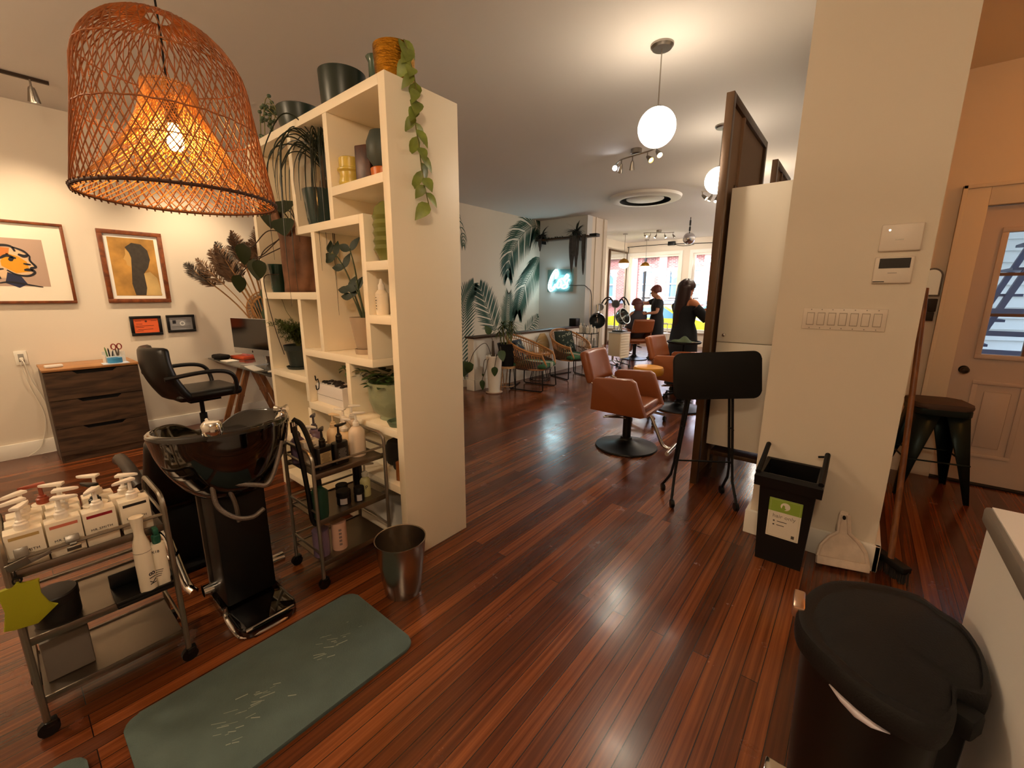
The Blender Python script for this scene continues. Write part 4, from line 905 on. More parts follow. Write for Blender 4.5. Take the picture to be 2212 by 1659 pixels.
MB().cyl((0, 0, 0), (0, 0, .02), .02, n=20).obj('base_cap', M_btl, t)
tag(MB().box(-2.15, -2.00, -.07, .05, .1355, .29, .006).obj('storage_box', mat('grey_box', '#6e665e', .6)), 'grey box on the bottom tier of the near cart', 'box')
# second cart
def round_bottle(nm, x, y, z, r, h, m, label, pm=M_pumpw, pang=0, neck=.018, grp='round pump bottles on the far cart', lab=None, extra=None, s_=1.):
    t = thing(nm, label, 'bottle', (x, y, z), 0, grp)
    MB().lathe([(0, 0), (r*.96, 0), (r, .006), (r, h*.72), (r*.93, h*.84), (r*.6, h*.95), (neck, h*.975), (neck, h)], n=28).obj('bottle_body', m, t)
    pump(t, h-.002, pm, pang, s_)
    if lab: MB().lathe([(r+.0006, h*.2), (r+.0006, h*.65)], n=28).obj('label', lab, t)
    return t
z2 = .6005
M_mauve = mat('mauve_plastic', '#6d5a72', .35); M_clear = mat('smoke_pump', '#4a444c', .25); M_peach = mat('peach_plastic', '#dcc39a', .4); M_shell = mat('shell_plastic', '#e0cdb6', .25)
round_bottle('pump_bottle', -2.165, .905, z2, .036, .135, M_mauve, 'mauve pump bottle at the back corner of the far cart nearest the basin', M_clear, -.4)
round_bottle('pump_bottle', -2.165, .995, z2, .040, .155, M_mauve, 'larger mauve pump bottle in the back row of the far cart', M_clear, 2.5)
round_bottle('pump_bottle', -2.135, 1.085, z2, .036, .150, M_peach, 'peach coloured pump bottle beside the larger mauve one', M_peach, .3)
round_bottle('pump_bottle', -2.09, 1.125, z2, .038, .125, M_peach, 'short wide peach pump bottle in the middle of the far cart', M_pumpw, .2)
round_bottle('pump_bottle', -2.17, 1.165, z2, .036, .155, M_shell, 'pale shell pump bottle behind the peach bottle', M_pumpw, -2.6)
round_bottle('pump_bottle', -2.165, 1.215, z2, .028, .165, M_shell, 'pale shell pump bottle in the back corner beside the bookshelf', M_pumpw, .8)
round_bottle('pump_bottle', -2.015, 1.15, z2, .043, .165, M_shell, 'tall glossy cream pump bottle at the front of the far cart', M_pumpw, .9)
square_bottle((-2.10, .935, z2), 0, 'square cream pump bottle beside the mauve bottles on the far cart', None, .4, False, group='pump bottles on the far cart')
M_blkb = mat('black_bottle', '#0d0b0b', .3)
for i, (y, lc, lb) in enumerate(((.945, '#a08a62', 'black square pump bottle with a tan label at the front of the far cart'), (1.033, '#1d1b1c', 'black square pump bottle with a dark label at the front of the far cart'))):
    t = thing('pump_bottle', lb, 'bottle', (-1.985, y, z2), rad(6), 'black pump bottles on the far cart')
    MB().prism(rr(.045, .082, .014), 0, .112, None, .004).lathe([(.014, .111), (.016, .118), (.016, .13), (.011, .136)], n=18).obj('bottle_body', M_blkb, t)
    pump(t, .128, M_blkb, 2.4 - i*.8, .9)
    MB().box(.0226, .0232, -.030, .030, .018, .086).obj('label', mat('tan_label' if i == 0 else 'charcoal_label', lc, .6), t)
    b = MB()
    for k in range(9): w = .022 - .006*(k % 3 == 2); b.box(.0232, .0236, -w, w, .026+.0065*k, .028+.0065*k)
    b.obj('printed_text', mat('dark_print', '#4a3a26', .6) if i == 0 else mat('pale_print', '#8a8680', .6), t)
z3 = .3605; M_jar = mat('black_jar', '#100f10', .35); M_jl = mat('jar_label', '#a9a3a4', .6)
for i, (x, y, r, h, lb) in enumerate(((-2.01, 1.045, .037, .072, 'wide black lidded jar with grey label on the middle tier'), (-2.09, 1.08, .032, .07, 'black lidded jar behind the wide jar on the middle tier'), (-1.975, 1.115, .027, .078, 'narrow black lidded jar beside the clear pump bottle'))):
    t = thing('hair_product_jar', lb, 'jar', (x, y, z3), rad(-15), 'black jars on the far cart')
    MB().lathe([(0, 0), (r*.97, 0), (r*.97, h*.6), (0, h*.6)], n=26).obj('jar_body', M_jar, t)
    MB().lathe([(r*.9, h*.58), (r, h*.6), (r, h*.97), (r*.95, h), (0, h)], n=26).obj('lid', M_matte, t)
    b = MB().grid(lambda u, v: V3((r*.985*cos(-.75+1.0*u), r*.985*sin(-.75+1.0*u), h*.08+h*.44*v)), 8, 2); b.obj('label', M_jl, t)
t = thing('pump_bottle', 'pale yellow translucent pump bottle with a black letter on the middle tier', 'bottle', (-2.0, 1.17, z3))
MB().lathe([(0, 0), (.027, 0), (.028, .005), (.028, .085), (.022, .1), (.013, .106), (.013, .115)], n=24).obj('bottle_body', mat('pale_yellow_bottle', '#b9b381', .25), t); pump(t, .113, mat('clear_pump', '#bdb9a8', .2), .8)
text('P', .03, M_ink, t, Matrix.Rotation(rad(-20), 4, 'Z') @ frame_M((.0283, 0, .055), (0, 1, 0), (0, 0, 1)))
tag(MB().loft([((-1.955, .895, z3), .030, .030), ((-1.955, .895, z3+.02), .034, .034), ((-1.955, .895, z3+.14), .040, .036), ((-1.955, .895, z3+.165), .042, .010)], 22, pw=.8).obj('green_tube', mat('forest_green_tube', '#163a2c', .4)), 'dark green squeeze tube on the middle tier nearest the basin', 'tube')
tag(MB().cyl((-2.11, 1.19, z3), (-2.11, 1.19, z3+.15), .026, n=20).obj('black_can', M_jar), 'tall black can behind the yellow bottle on the middle tier', 'can')
t = thing('towel_roll', 'pale pink printed roll on the bottom tier of the far cart', 'roll', (-1.985, .99, .1355))
MB().cyl((0, 0, 0), (0, 0, .15), .038, n=24).obj('roll_body', mat('blush_roll', '#c79f8b', .6), t)
b = MB()
for k in range(5): b.box(.0378, .0386, -.008, .006, .03+.02*k, .042+.02*k)
b.xf(Matrix.Rotation(-.3, 4, 'Z')).obj('printed_mark', mat('grey_mark', '#7d6a66', .6), t)
tag(MB().cyl((-2.0, .90, .1355), (-2.0, .90, .275), .04, n=24).obj('mauve_refill', M_mauve), 'mauve refill bottle on the bottom tier nearest the basin', 'bottle')

# ================================================================ bucket and mats
t = thing('steel_bucket', 'brushed steel waste bucket on the floor by the bookshelf end', 'bucket', (-1.60, 1.10, 0))
MB().lathe([(0, .004), (.084, .004), (.086, 0), (.088, .004), (.093, .055), (.0955, .057), (.107, .165), (.1095, .167), (.121, .282), (.124, .286), (.124, .290), (.119, .288), (.105, .165), (.104, .16), (.091, .06), (.083, .01), (0, .01)], n=44).obj('bucket_body', mat('bucket_steel', '#b1a89d', .22, 1., bump=.04, bscale=50, stretch=(1, 1, 12)), t)
M_mat = mat('green_foam_mat', '#4a5c5a', .85, bump=.25, bscale=160, var=.12, vscale=9)
t = thing('anti_fatigue_mat', 'sage green anti-fatigue mat with scuff marks on the wood floor', 'mat', (-1.525, .495, 0))
MB().prism(rr(.50, .86, .05), 0, .016, None, .007).obj('mat_body', M_mat, t)
random.seed(8); b = MB()
for k in range(46):
    cl = k % 3; cx, cy = ((-.02, .20), (.02, -.06), (.06, -.18))[cl]; x, y = random.gauss(cx, .035), random.gauss(cy, .05); L = random.uniform(.008, .05); a = rad(60)+random.uniform(-.3, .3); w = random.uniform(.0008, .0035)
    b.cbox((x, y, .0163), (L, w, .0006), (0, 0, a))
b.obj('scuff_marks', mat('pale_scuff', '#8b958a', .8), t)['kind'] = 'stuff'
tag(MB().prism(rr(.50, .86, .05), 0, .016, Matrix.Translation((-1.50, -.455, 0)), .007).obj('anti_fatigue_mat', M_mat), 'second green mat whose corner shows at the bottom edge', 'mat')
# ================================================================ mirror stations, cabinet and things around the column
M_brz = mat('bronze_stained_wood', '#4e3620', .35, .25, var=.25, vscale=5, stretch=(1, 1, .3))
M_brp = mat('brown_backing_board', '#7a5a3e', .6)
M_mir = mat('mirror_silver', '#d8d8d6', .02, 1)
def station(y0, y1, label, x0=-.88, x1=-.83, h=2.755, group='mirror stations along the salon'):
    t = thing('mirror_station', label, 'mirror', ((x0+x1)/2, y0, 0), 0, group); L = y1-y0; f = .055; w = (x1-x0)/2
    b = MB(); b.box(-w, w, 0, f, 0, h, .002).box(-w, w, L-f, L, 0, h, .002).box(-w, w, f, L-f, h-f, h, .002).box(-w, w, f, L-f, 0, .08, .002); b.obj('frame', M_brz, t)
    MB().box(-w+.004, -w+.010, f, L-f, .08, h-f).obj('mirror_glass', M_mir, t)
    MB().box(-w+.010, w-.022, f, L-f, .08, h-f).obj('back_board', M_brp, t)
    MB().box(w-.022, w-.004, f+.30, f+.34, .08, h-f).obj('batten', M_brp, t)
    MB().box(w-.03, w-.012, f+.25, f+.33, 2.10, 2.24).obj('power_box', M_brz, t)
station(3.30, 4.53, 'tall dark framed mirror panel standing nearest, beside the white cabinet')
station(5.11, 6.03, 'second tall dark framed mirror panel showing above the white cabinet')
M_cab = mat('cabinet_white', '#e4dccd', .35)
t = thing('wall_cabinet', 'tall white wall cabinet hung between mirror panel and column', 'cabinet', (-.825, 3.45, 0))
MB().box(0, .80, .02, .40, .30, 2.19).obj('cabinet_body', M_cab, t)
for z0, z1 in ((.302, 1.106), (1.112, 2.188)):
    d = MB().box(.002, .798, 0, .019, z0, z1, .002).obj('cabinet_door', M_cab, t)
    if z0 > 1: MB().cyl((.052, 0, 1.163), (.052, -.014, 1.163), .007).sph((.052, -.02, 1.163), .014).obj('knob', M_chrome, d)
t = thing('under_cabinet_filler', 'low dark wooden bench added to darken the gap under the white cabinet', 'filler', (-.42, 3.66, 0))  # made-up dark block standing in for the dark void below the cabinet
MB().box(-.38, .38, -.16, .16, .20, .235, .004).obj('filler_top', M_darkwood, t)
for x in (-.34, .34): MB().box(x-.02, x+.02, -.14, .14, 0, .20).obj('filler_leg', M_darkwood, t)
# folding tray table
t = thing('folding_tray_table', 'black rolling tray table folded upright in front of the mirror panel', 'tray table', (-.725, 3.03, 0), rad(33))
MB().prism(rr(.56, .315, .05), -.012, .012, Matrix.Translation((.02, -.02, .925)) @ Matrix.Rotation(rad(-3), 4, 'Y') @ Matrix.Rotation(rad(82), 4, 'X'), .006).obj('tray', M_matte, t)
MB().prism(rr(.50, .255, .04), -.016, -.012, Matrix.Translation((.02, -.02, .925)) @ Matrix.Rotation(rad(-3), 4, 'Y') @ Matrix.Rotation(rad(82), 4, 'X')).obj('tray_recess', M_black, t)
for x in (-.19, .19):
    b = MB()
    for dy, k in ((-.012, 1), (.045, -1)):
        xx = x + (.0 if x < 0 else 0)
        b.tube([(x*.72, dy, .80), (x*1.0, dy, .26), (x*1.04, dy*1.5, .17), (x*1.05 - (.03 if x < 0 else -.0), dy-k*.10, .055)], .0095, 8)
    b.cyl((x*.85, -.03, .55), (x*.85, .06, .55), .005)
    b.obj('leg', M_matte, t)
MB().cyl((-.19, .015, .30), (.19, .015, .30), .006).obj('cross_rod', M_matte, t)
for x in (-.225, .20):
    for y in (-.115, .150):
        MB().cyl((x-.012, y, .028), (x+.012, y, .028), .028, n=16).cyl((x, y, .03), (x, y, .06), .008).obj('caster', M_black, t)
# hair bin
t = thing('hair_bin', 'black rectangular open bin with a green and white sign at the column', 'bin', (-.182, 2.64, 0))
b = MB()
def rct(x, y0, y1, z): return [(-x, y0, z), (x, y0, z), (x, y1, z), (-x, y1, z)]
R4 = [rct(.108, -.10, .12, 0), rct(.125, -.125, .135, .44), rct(.150, -.155, .145, .45), rct(.152, -.160, .145, .505), rct(.135, -.14, .135, .525), rct(.118, -.122, .122, .52), rct(.10, -.09, .11, .03)]
rows = [b._v(r) for r in R4]
for a, c in zip(rows, rows[1:]):
    for k in range(4): b._f([a[k], a[(k+1) % 4], c[(k+1) % 4], c[k]])
b._f(rows[0][::-1]); b._f(rows[-1])
b.obj('bin_body', M_black, t)
for s_ in (-1, 1): MB().tube(spline([(s_*.138, -.15, .525), (s_*.14, 0, .555), (s_*.14, .12, .595), (s_*.14, .14, .60)], 4), .013, 8).obj('rim_rail', M_matte, t)
MB().cyl((.10, .125, .582), (.14, .13, .59), .006).obj('hinge_rod', M_matte, t)
random.seed(4); b = MB()
for k in range(60): b.tube(spline([(random.uniform(-.07, .07), random.uniform(-.06, .08), .30), (random.uniform(-.07, .07), random.uniform(-.06, .08), .40), (random.uniform(-.07, .07), random.uniform(-.06, .08), .32)], 4), .004, 4)
b.obj('hair_clippings', mat('auburn_hair', '#5a3420', .7, var=.4), t)['kind'] = 'stuff'
T2 = Matrix.Translation((.004, -.1165, .275)) @ Matrix.Rotation(rad(90+3.2), 4, 'X')
sg = MB().prism(rr(.150, .228, .003), 0, .0012, T2).obj('sign_sheet', mat('sign_white', '#ddd5c6', .5), t)
MB().box(-.075, .075, .038, .114, .0012, .0018, M=T2).obj('sign_green_band', mat('sign_green', '#86a23c', .5), t)
b = MB(); b.sph((0, 0, 0), .022, (1, 1, .06), 18, 8); b.xf(T2 @ Matrix.Translation((0, .076, .0022))); b.obj('sign_emblem', mat('sign_white', '#ddd5c6', .5), t)
b = MB().prism([(-.006, .012), (.002, .006), (.003, -.006), (.010, -.010), (-.002, -.020), (-.012, -.012), (-.010, .002)], 0, .0006, T2 @ Matrix.Translation((-.004, .074, .0036))).prism([(-.02, -.016), (-.008, -.014), (-.02, -.034)], 0, .0006, T2 @ Matrix.Translation((-.002, .080, .002))); b.obj('sign_emblem', mat('sign_green', '#86a23c', .5), t)
text('hair only', .030, mat('sign_print', '#8a8578', .6), t, T2 @ Matrix.Translation((0, .012, .0016)))
b = MB()
for k, y in enumerate((-.018, -.04)): b.box(-.03, .015-.01*k, y-.002, y+.002, .0012, .0017, M=T2); b.box(-.048, -.040, y-.004, y+.004, .0012, .0017, M=T2)
b.box(.042, .056, -.10, -.082, .0012, .0017, M=T2).obj('small_print', mat('sign_dark', '#4a463e', .6), t)
b = MB()
for x0, x1, y0, y1 in ((-.067, .067, .106, .107), (-.067, .067, -.107, -.106), (-.067, -.066, -.107, .107), (.066, .067, -.107, .107)): b.box(x0, x1, y0, y1, .0018, .0021, M=T2)
b.obj('sign_border', mat('sign_line', '#b9b78a', .6), t)
# dustpan
M_dp = mat('worn_cream_plastic', '#cfbfae', .5, var=.12, vscale=20)
t = thing('dustpan', 'cream plastic dustpan leaning against the column baseboard', 'dustpan', (.085, 2.735, 0), rad(17))
Q = Matrix.Translation((0, -.03, .012)) @ Matrix.Rotation(rad(72), 4, 'X')
P = [(-.118, 0), (.118, 0), (.118, .03), (.105, .10), (.07, .155), (.028, .185), (.022, .29), (.012, .302), (-.012, .302), (-.022, .29), (-.028, .185), (-.07, .155), (-.105, .10), (-.118, .03)]
MB().prism(P, 0, .010, Q, .004).box(-.118, .118, 0, .045, .010, .028, .006, M=Q).tube([Q @ V3(p) for p in [(-.112, .04, .012), (-.10, .10, .012), (-.066, .15, .012), (-.026, .185, .012), (-.018, .28, .012)]], .010, 8).tube([Q @ V3(p) for p in [(.112, .04, .012), (.10, .10, .012), (.066, .15, .012), (.026, .185, .012), (.018, .28, .012)]], .010, 8).obj('pan', M_dp, t)
MB().prism([(.008*cos(a), .265+.012*sin(a)) for a in [2*pi*i/14 for i in range(14)]], .0101, .0112, Q).obj('hang_hole', M_matte, t)
# broom leaning on the hall side of the column
t = thing('broom', 'wooden handled broom with dark bristles leaning past the column', 'broom', (.31, 2.81, 0))
MB().cyl((-.02, .0, .08), (-.062, .40, 1.49), .0135).obj('handle', wood('broom_wood', '#5a3018', '#8e5a30', .45, (12, 12, 1)), t)
MB().bar((-.075, .065, .085), (.045, -.055, .075), .05, .035, .006).obj('broom_head', M_matte, t)
random.seed(6); b = MB()
for k in range(120):
    u = random.random(); c = V3((-.072+.115*u, .062-.115*u, .07)) + V3((random.uniform(-.012, .012), random.uniform(-.012, .012), 0))
    b.tube([c, c + V3((random.uniform(-.01, .012), random.uniform(-.02, .01), -.069))], .0028, 3)
b.obj('bristles', mat('dark_bristles', '#1a1511', .8), t)
MB().tube(spline([(-.058, .38, 1.42), (-.045, .40, 1.39), (-.05, .40, 1.33), (-.062, .375, 1.36)], 4), .006, 6).obj('hang_loop', M_matte, t)
# small hand mirror and dark holder on the hall wall
t = thing('wall_mirror', 'small round topped mirror on the hall wall beside the door trim', 'mirror', (.385, 4.698, 1.55))
MB().prism([(.062*cos(a), .05+.062*sin(a)) for a in [pi*i/14 for i in range(15)]] + [(-.062, -.10), (.062, -.10)], 0, .016, RX90).obj('mirror_frame', mat('dark_bronze', '#4a4038', .25, 1), t)
MB().prism([(.05*cos(a), .05+.05*sin(a)) for a in [pi*i/14 for i in range(15)]] + [(-.05, -.09), (.05, -.09)], .016, .018, RX90).obj('mirror_glass', M_mir, t)
t = thing('wall_holder', 'dark metal wall holder under the small round topped mirror', 'holder', (.385, 4.698, 1.36))
MB().box(-.055, .055, -.05, 0, -.03, .07, .006).box(-.05, .05, -.04, 0, -.10, -.035, .004).obj('holder_body', mat('dark_iron', '#241d19', .5, .5), t)
# thermostats and switches on the column face
def plate(nm, label, cat, x0, x1, z0, z1, dep=.02):
    t = thing(nm, label, cat, ((x0+x1)/2, 2.81, (z0+z1)/2)); w, h = (x1-x0)/2, (z1-z0)/2
    MB().box(-w, w, -dep, 0, -h, h, .006, 3).obj('cover_plate', M_pw2, t); return t, w, h
M_pw2 = mat('thermostat_white', '#ddd0c0', .4)
t, w, h = plate('wall_controller', 'white wall controller with a small lit dot above the thermostat', 'controller', .020, .172, 1.660, 1.785)
MB().box(-.02, .012, -.0208, -.02, -.012, -.008).obj('logo_bar', M_grail, t); MB().lathe([(0, 0), (.004, 0)], (-.045, -.0207, .035), 12, M=RX90.to_3x3()).obj('lit_dot', emis('led_white', '#fff4e6', 6), t)
t, w, h = plate('thermostat', 'white thermostat with a black display above the switches', 'thermostat', .015, .160, 1.510, 1.635)
MB().box(-w+.018, w-.014, -.0212, -.02, .008, h-.008).obj('display', mat('dark_display', '#171412', .15), t); MB().box(-.018, .016, -.0208, -.02, -.016, -.012).obj('logo_bar', M_grail, t); MB().box(-w+.004, -.025, -.0206, -.02, -h+.006, -h+.01).obj('slot', M_matte, t)
t = thing('switch_plate', 'wide white plate of seven rocker switches on the column', 'light switch', (-.074, 2.81, 1.330))
MB().box(-.173, .173, -.007, 0, -.056, .056, .003).obj('cover_plate', M_pw2, t)
for k in range(7):
    x = -.138 + .046*k
    MB().box(x-.0165, x+.0165, -.0092, -.007, -.033, .033).obj('switch_frame', mat('switch_shadow', '#a2937f', .5), t)
    MB().cbox((x, -.0105, 0), (.029, .006, .060), (rad(4), 0, 0), .001).obj('rocker', M_pw2, t)
b = MB()
for k in range(7):
    for z in (-.048, .048): b.cyl((-.138+.046*k, -.007, z), (-.138+.046*k, -.0078, z), .0028, n=8)
b.obj('screws', M_grail, t)
# bar stool in the hall
t = thing('bar_stool', 'dark metal bar stool with a padded seat by the garden door', 'stool', (.52, 4.32, 0), rad(12))
M_stm = mat('dark_teal_steel', '#1c2a2c', .4, .7)
MB().prism(rr(.32, .32, .06), .66, .70, None, .014).obj('seat_pad', mat('brown_seat_pad', '#4b3a34', .7), t)
MB().prism(rr(.31, .31, .05), .615, .66, None, .006).obj('seat_frame', M_stm, t)
for sx in (-1, 1):
    for sy in (-1, 1):
        a, c = V3((sx*.135, sy*.135, .64)), V3((sx*.205, sy*.205, 0)); b = MB(); u = (c-a)
        for k in (0,):
            w0, w1 = .055, .018
            for d in (V3((-sx, 0, 0)), V3((0, -sy, 0))):
                vs_ = b._v([a, a+d*.125, a.lerp(c, .25)+d*.10, a.lerp(c, .6)+d*.062, c+d*.03, c]); b._f(vs_)
        b.obj('leg', M_stm, t, solid=.004)
b = MB()
for z, f in ((.28, .175),):
    P = [(f, f, z), (-f, f, z), (-f, -f, z), (f, -f, z)]
    for k in range(4): b.cyl(P[k], P[(k+1) % 4], .006, n=8)
b.obj('foot_ring', M_stm, t)
# counter unit at the right and trash can
t = thing('counter_unit', 'white counter unit with a grey edged top behind the trash can', 'counter', (.335, 1.60, 0))
M_cw = mat('counter_white', '#eceae6', .45); M_ce = mat('grey_counter_edge', '#6f6a64', .35)
MB().box(.0, .62, -2.6, 0, .0, .855).obj('counter_body', M_cw, t)
MB().box(-.012, .63, -2.6, .012, .855, .90, .008).obj('counter_edge', M_ce, t)
MB().box(.0, .62, -2.6, 0, .9002, .904).obj('counter_top', mat('counter_top_white', '#dcd8d2', .4), t)
t = thing('step_trash_can', 'large black half round step trash can beside the counter', 'trash can', (.13, 1.25, 0))
OUT = [(-.16, -.026), (-.143, .077), (-.099, .17), (-.042, .217), (.029, .25), (.096, .254), (.135, .212), (.174, .174), (.193, .093), (.193, .013), (.178, -.072), (.132, -.092), (.120, -.17), (.083, -.236), (.0, -.23), (-.08, -.175), (-.135, -.117), (-.155, -.069)]
SO = [V3((p[0], p[1], 0)) for p in spline([(p[0], p[1], 0) for p in OUT + OUT[:1]], 3)[:-1]]
def ring(k, dx=0): return [(p.x*k+dx, p.y*k) for p in SO]
b = MB(); rows = [b._v([(x, y, z) for x, y in ring(k, dx)]) for k, dx, z in ((.80, .01, .0), (.86, .006, .30), (.90, .004, .585))]
for a, c in zip(rows, rows[1:]):
    for k in range(len(a)): b._f([a[k], a[(k+1) % len(a)], c[(k+1) % len(a)], c[k]])
b._f(rows[0][::-1]); b._f(rows[-1]); b.obj('can_body', M_black, t)
b = MB(); rows = [b._v([(x, y, z) for x, y in ring(k, dx)]) for k, dx, z in ((.93, 0, .588), (.99, 0, .590), (1, 0, .60), (1, 0, .632), (.97, 0, .645), (.90, .005, .648), (.86, .012, .642), (.80, .015, .645), (.3, .01, .655))]
for a, c in zip(rows, rows[1:]):
    for k in range(len(a)): b._f([a[k], a[(k+1) % len(a)], c[(k+1) % len(a)], c[k]])
b._f(rows[0][::-1]); b._f(rows[-1]); b.obj('lid', mat('soft_black_lid', '#0c0a0a', .6, spec=.3, bump=.15, bscale=220), t)
MB().cbox((-.158, .012, .636), (.028, .085, .034), (0, 0, rad(4)), .006).obj('steel_latch', mat('latch_steel', '#c9a58c', .25, .9), t)
MB().cbox((.140, -.115, .600), (.05, .05, .05), (0, 0, -.5), .008).obj('hinge_block', M_matte, t)
MB().cbox((-.135, .02, .03), (.09, .12, .012), (0, 0, 0), .004).obj('pedal', M_chrome, t)
b = MB()
i0 = [i for i, p in enumerate(SO) if p.y < -.06 and p.x < .05 and p.x > -.10]
P = [V3((SO[i].x*.93, SO[i].y*.93, .579)) for i in i0]; rows = [b._v(P), b._v([p + V3((p.x*.02, p.y*.02, -.018*sin(pi*k/(len(P)-1)))) for k, p in enumerate(P)])]
for k in range(len(P)-1): b._f([rows[0][k], rows[0][k+1], rows[1][k+1], rows[1][k]])
b.obj('bag_edge', mat('white_bag', '#cfc8d2', .5), t, solid=.003)

# ================================================================ salon chairs
M_tan = mat('tan_leatherette', '#8a4a26', .32, bump=.04, bscale=30, var=.08, vscale=4)
M_disc = mat('dark_grey_base', '#1a1816', .4, .5)
def salon_chair(loc, rz, label, group):
    t = thing('salon_chair', label, 'chair', loc, rz, group)
    MB().lathe([(0, 0), (.29, 0), (.295, .008), (.29, .018), (.26, .022), (.12, .045), (.062, .075), (.056, .085), (.056, .10), (.05, .105), (0, .105)], n=44).obj('base_disc', M_disc, t)
    MB().cyl((0, 0, .09), (0, 0, .33), .04).cyl((0, 0, .31), (0, 0, .35), .05).box(-.10, .10, -.07, .07, .345, .385).obj('hydraulic_column', M_black, t)
    MB().tube(spline([(.0, -.045, .30), (-.08, -.07, .30), (-.20, -.075, .285), (-.215, -.05, .28), (-.20, -.03, .285), (-.06, -.02, .31), (0, -.01, .315)], 5), .009, 8).obj('pump_lever', M_chrome, t)
    MB().box(-.25, .23, -.235, .235, .40, .485, .035, 3).obj('seat_cushion', M_tan, t, sub=1)
    for s_ in (-1, 1):
        P = [(-.26, .40), (.22, .385), (.26, .405), (.15, .70), (.11, .725), (-.22, .705), (-.25, .68)]
        MB().prism(P, -.037, .037, Matrix.Translation((0, s_*.268, 0)) @ RX90, .018).obj('arm_panel', M_tan, t)
    MB().box(.18, .26, -.235, .235, .385, .42, .012).box(-.27, .2, -.235, .235, .385, .40).obj('seat_front', M_tan, t)
    def bk(u, v):
        y = (u-.5)*.50*(1-.10*max(0, v-.6)); z = .63 + .30*v; x = -.27 - .10*v - .05*cos((u-.5)*2.6)
        return V3((x, y, z))
    MB().grid(bk, 11, 9).obj('backrest', M_tan, t, solid=.085, sub=1)
    b = MB()
    for s_ in (-1, 1): b.tube([(-.22, s_*.235, .62), (-.33, s_*.225, .66), (-.35, s_*.20, .68)], .013, 8)
    b.obj('back_bracket', M_chrome, t)
    MB().tube(spline([(.05, 0, .375), (.17, 0, .37), (.23, 0, .33), (.33, 0, .12), (.37, 0, .075), (.43, 0, .065)], 6), .016, 10).cyl((.43, -.15, .065), (.43, .15, .065), .018).obj('footrest', M_chrome, t)
    return t
GC = 'tan salon styling chairs'
ch = salon_chair((-1.62, 3.75, 0), rad(4), 'tan leather styling chair nearest, on a dark round base', GC)
dup(ch, (-1.70, 5.53, 0), rad(-4), 'second tan leather styling chair, half hidden by the black tray table', GC)
t = thing('rolling_stool', 'round mustard yellow rolling stool between the two tan chairs', 'stool', (-1.83, 4.74, 0))
MB().lathe([(0, .55), (.15, .55), (.165, .56), (.17, .58), (.17, .62), (.16, .64), (.13, .648), (0, .65)], n=40).obj('seat_cushion', mat('mustard_vinyl', '#c9861a', .35), t)
MB().cyl((0, 0, .11), (0, 0, .55), .022).obj('gas_lift', M_matte, t)
b = MB()
for k in range(5): a = 2*pi*k/5+.5; b.bar((0, 0, .12), (.22*cos(a), .22*sin(a), .075), .035, .022)
b.obj('star_base', M_chrome, t)
for k in range(5):
    a = 2*pi*k/5+.5; x, y = .22*cos(a), .22*sin(a); MB().cyl((x-.014, y, .028), (x+.014, y, .028), .028, n=16).cyl((x, y, .03), (x, y, .075), .007).obj('caster', M_black, t)
t = thing('rolling_tray', 'black rolling round tray table in front of the long haired stylist', 'tray table', (-1.86, 6.05, 0))
MB().lathe([(0, .80), (.215, .80), (.225, .81), (.225, .83), (.215, .83), (.21, .812), (0, .812)], n=36).obj('tray', M_black, t)
b = MB()
for k in range(5):
    a = 2*pi*k/5+.2; b.bar((0, 0, .11), (.24*cos(a), .24*sin(a), .07), .03, .02)
b.obj('star_base', M_matte, t); MB().cyl((0, 0, .1), (0, 0, .80), .018).obj('pole', M_matte, t)
for k in range(5):
    a = 2*pi*k/5+.2; x, y = .24*cos(a), .24*sin(a); MB().cyl((x-.014, y, .028), (x+.014, y, .028), .028, n=16).cyl((x, y, .03), (x, y, .07), .007).obj('caster', M_black, t)
tag(MB().grid(lambda u, v: V3((-2.03+.28*u, 5.95+.24*v, .815+.055*max(0, sin(pi*u))*max(0, sin(pi*v))*(1+.5*sin(9*u+4*v)))), 16, 14).obj('folded_towel', mat('olive_towel', '#3f4a2c', .9), solid=.012), 'olive green towel heaped on the black rolling tray', 'towel')
random.seed(12)
for k in range(3): tag(MB().cbox((-1.78+.04*k, 6.02+.03*k, .818), (.10, .012, .008), (0, 0, .4*k), .002).obj('hair_clip', mat('tan_clip', '#a58a52', .4)), ('tan hair clip on the black rolling tray nearest the towel', 'tan hair clip in the middle of the black rolling tray', 'tan hair clip at the far edge of the black rolling tray')[k], 'clip', 'clips on the rolling tray')
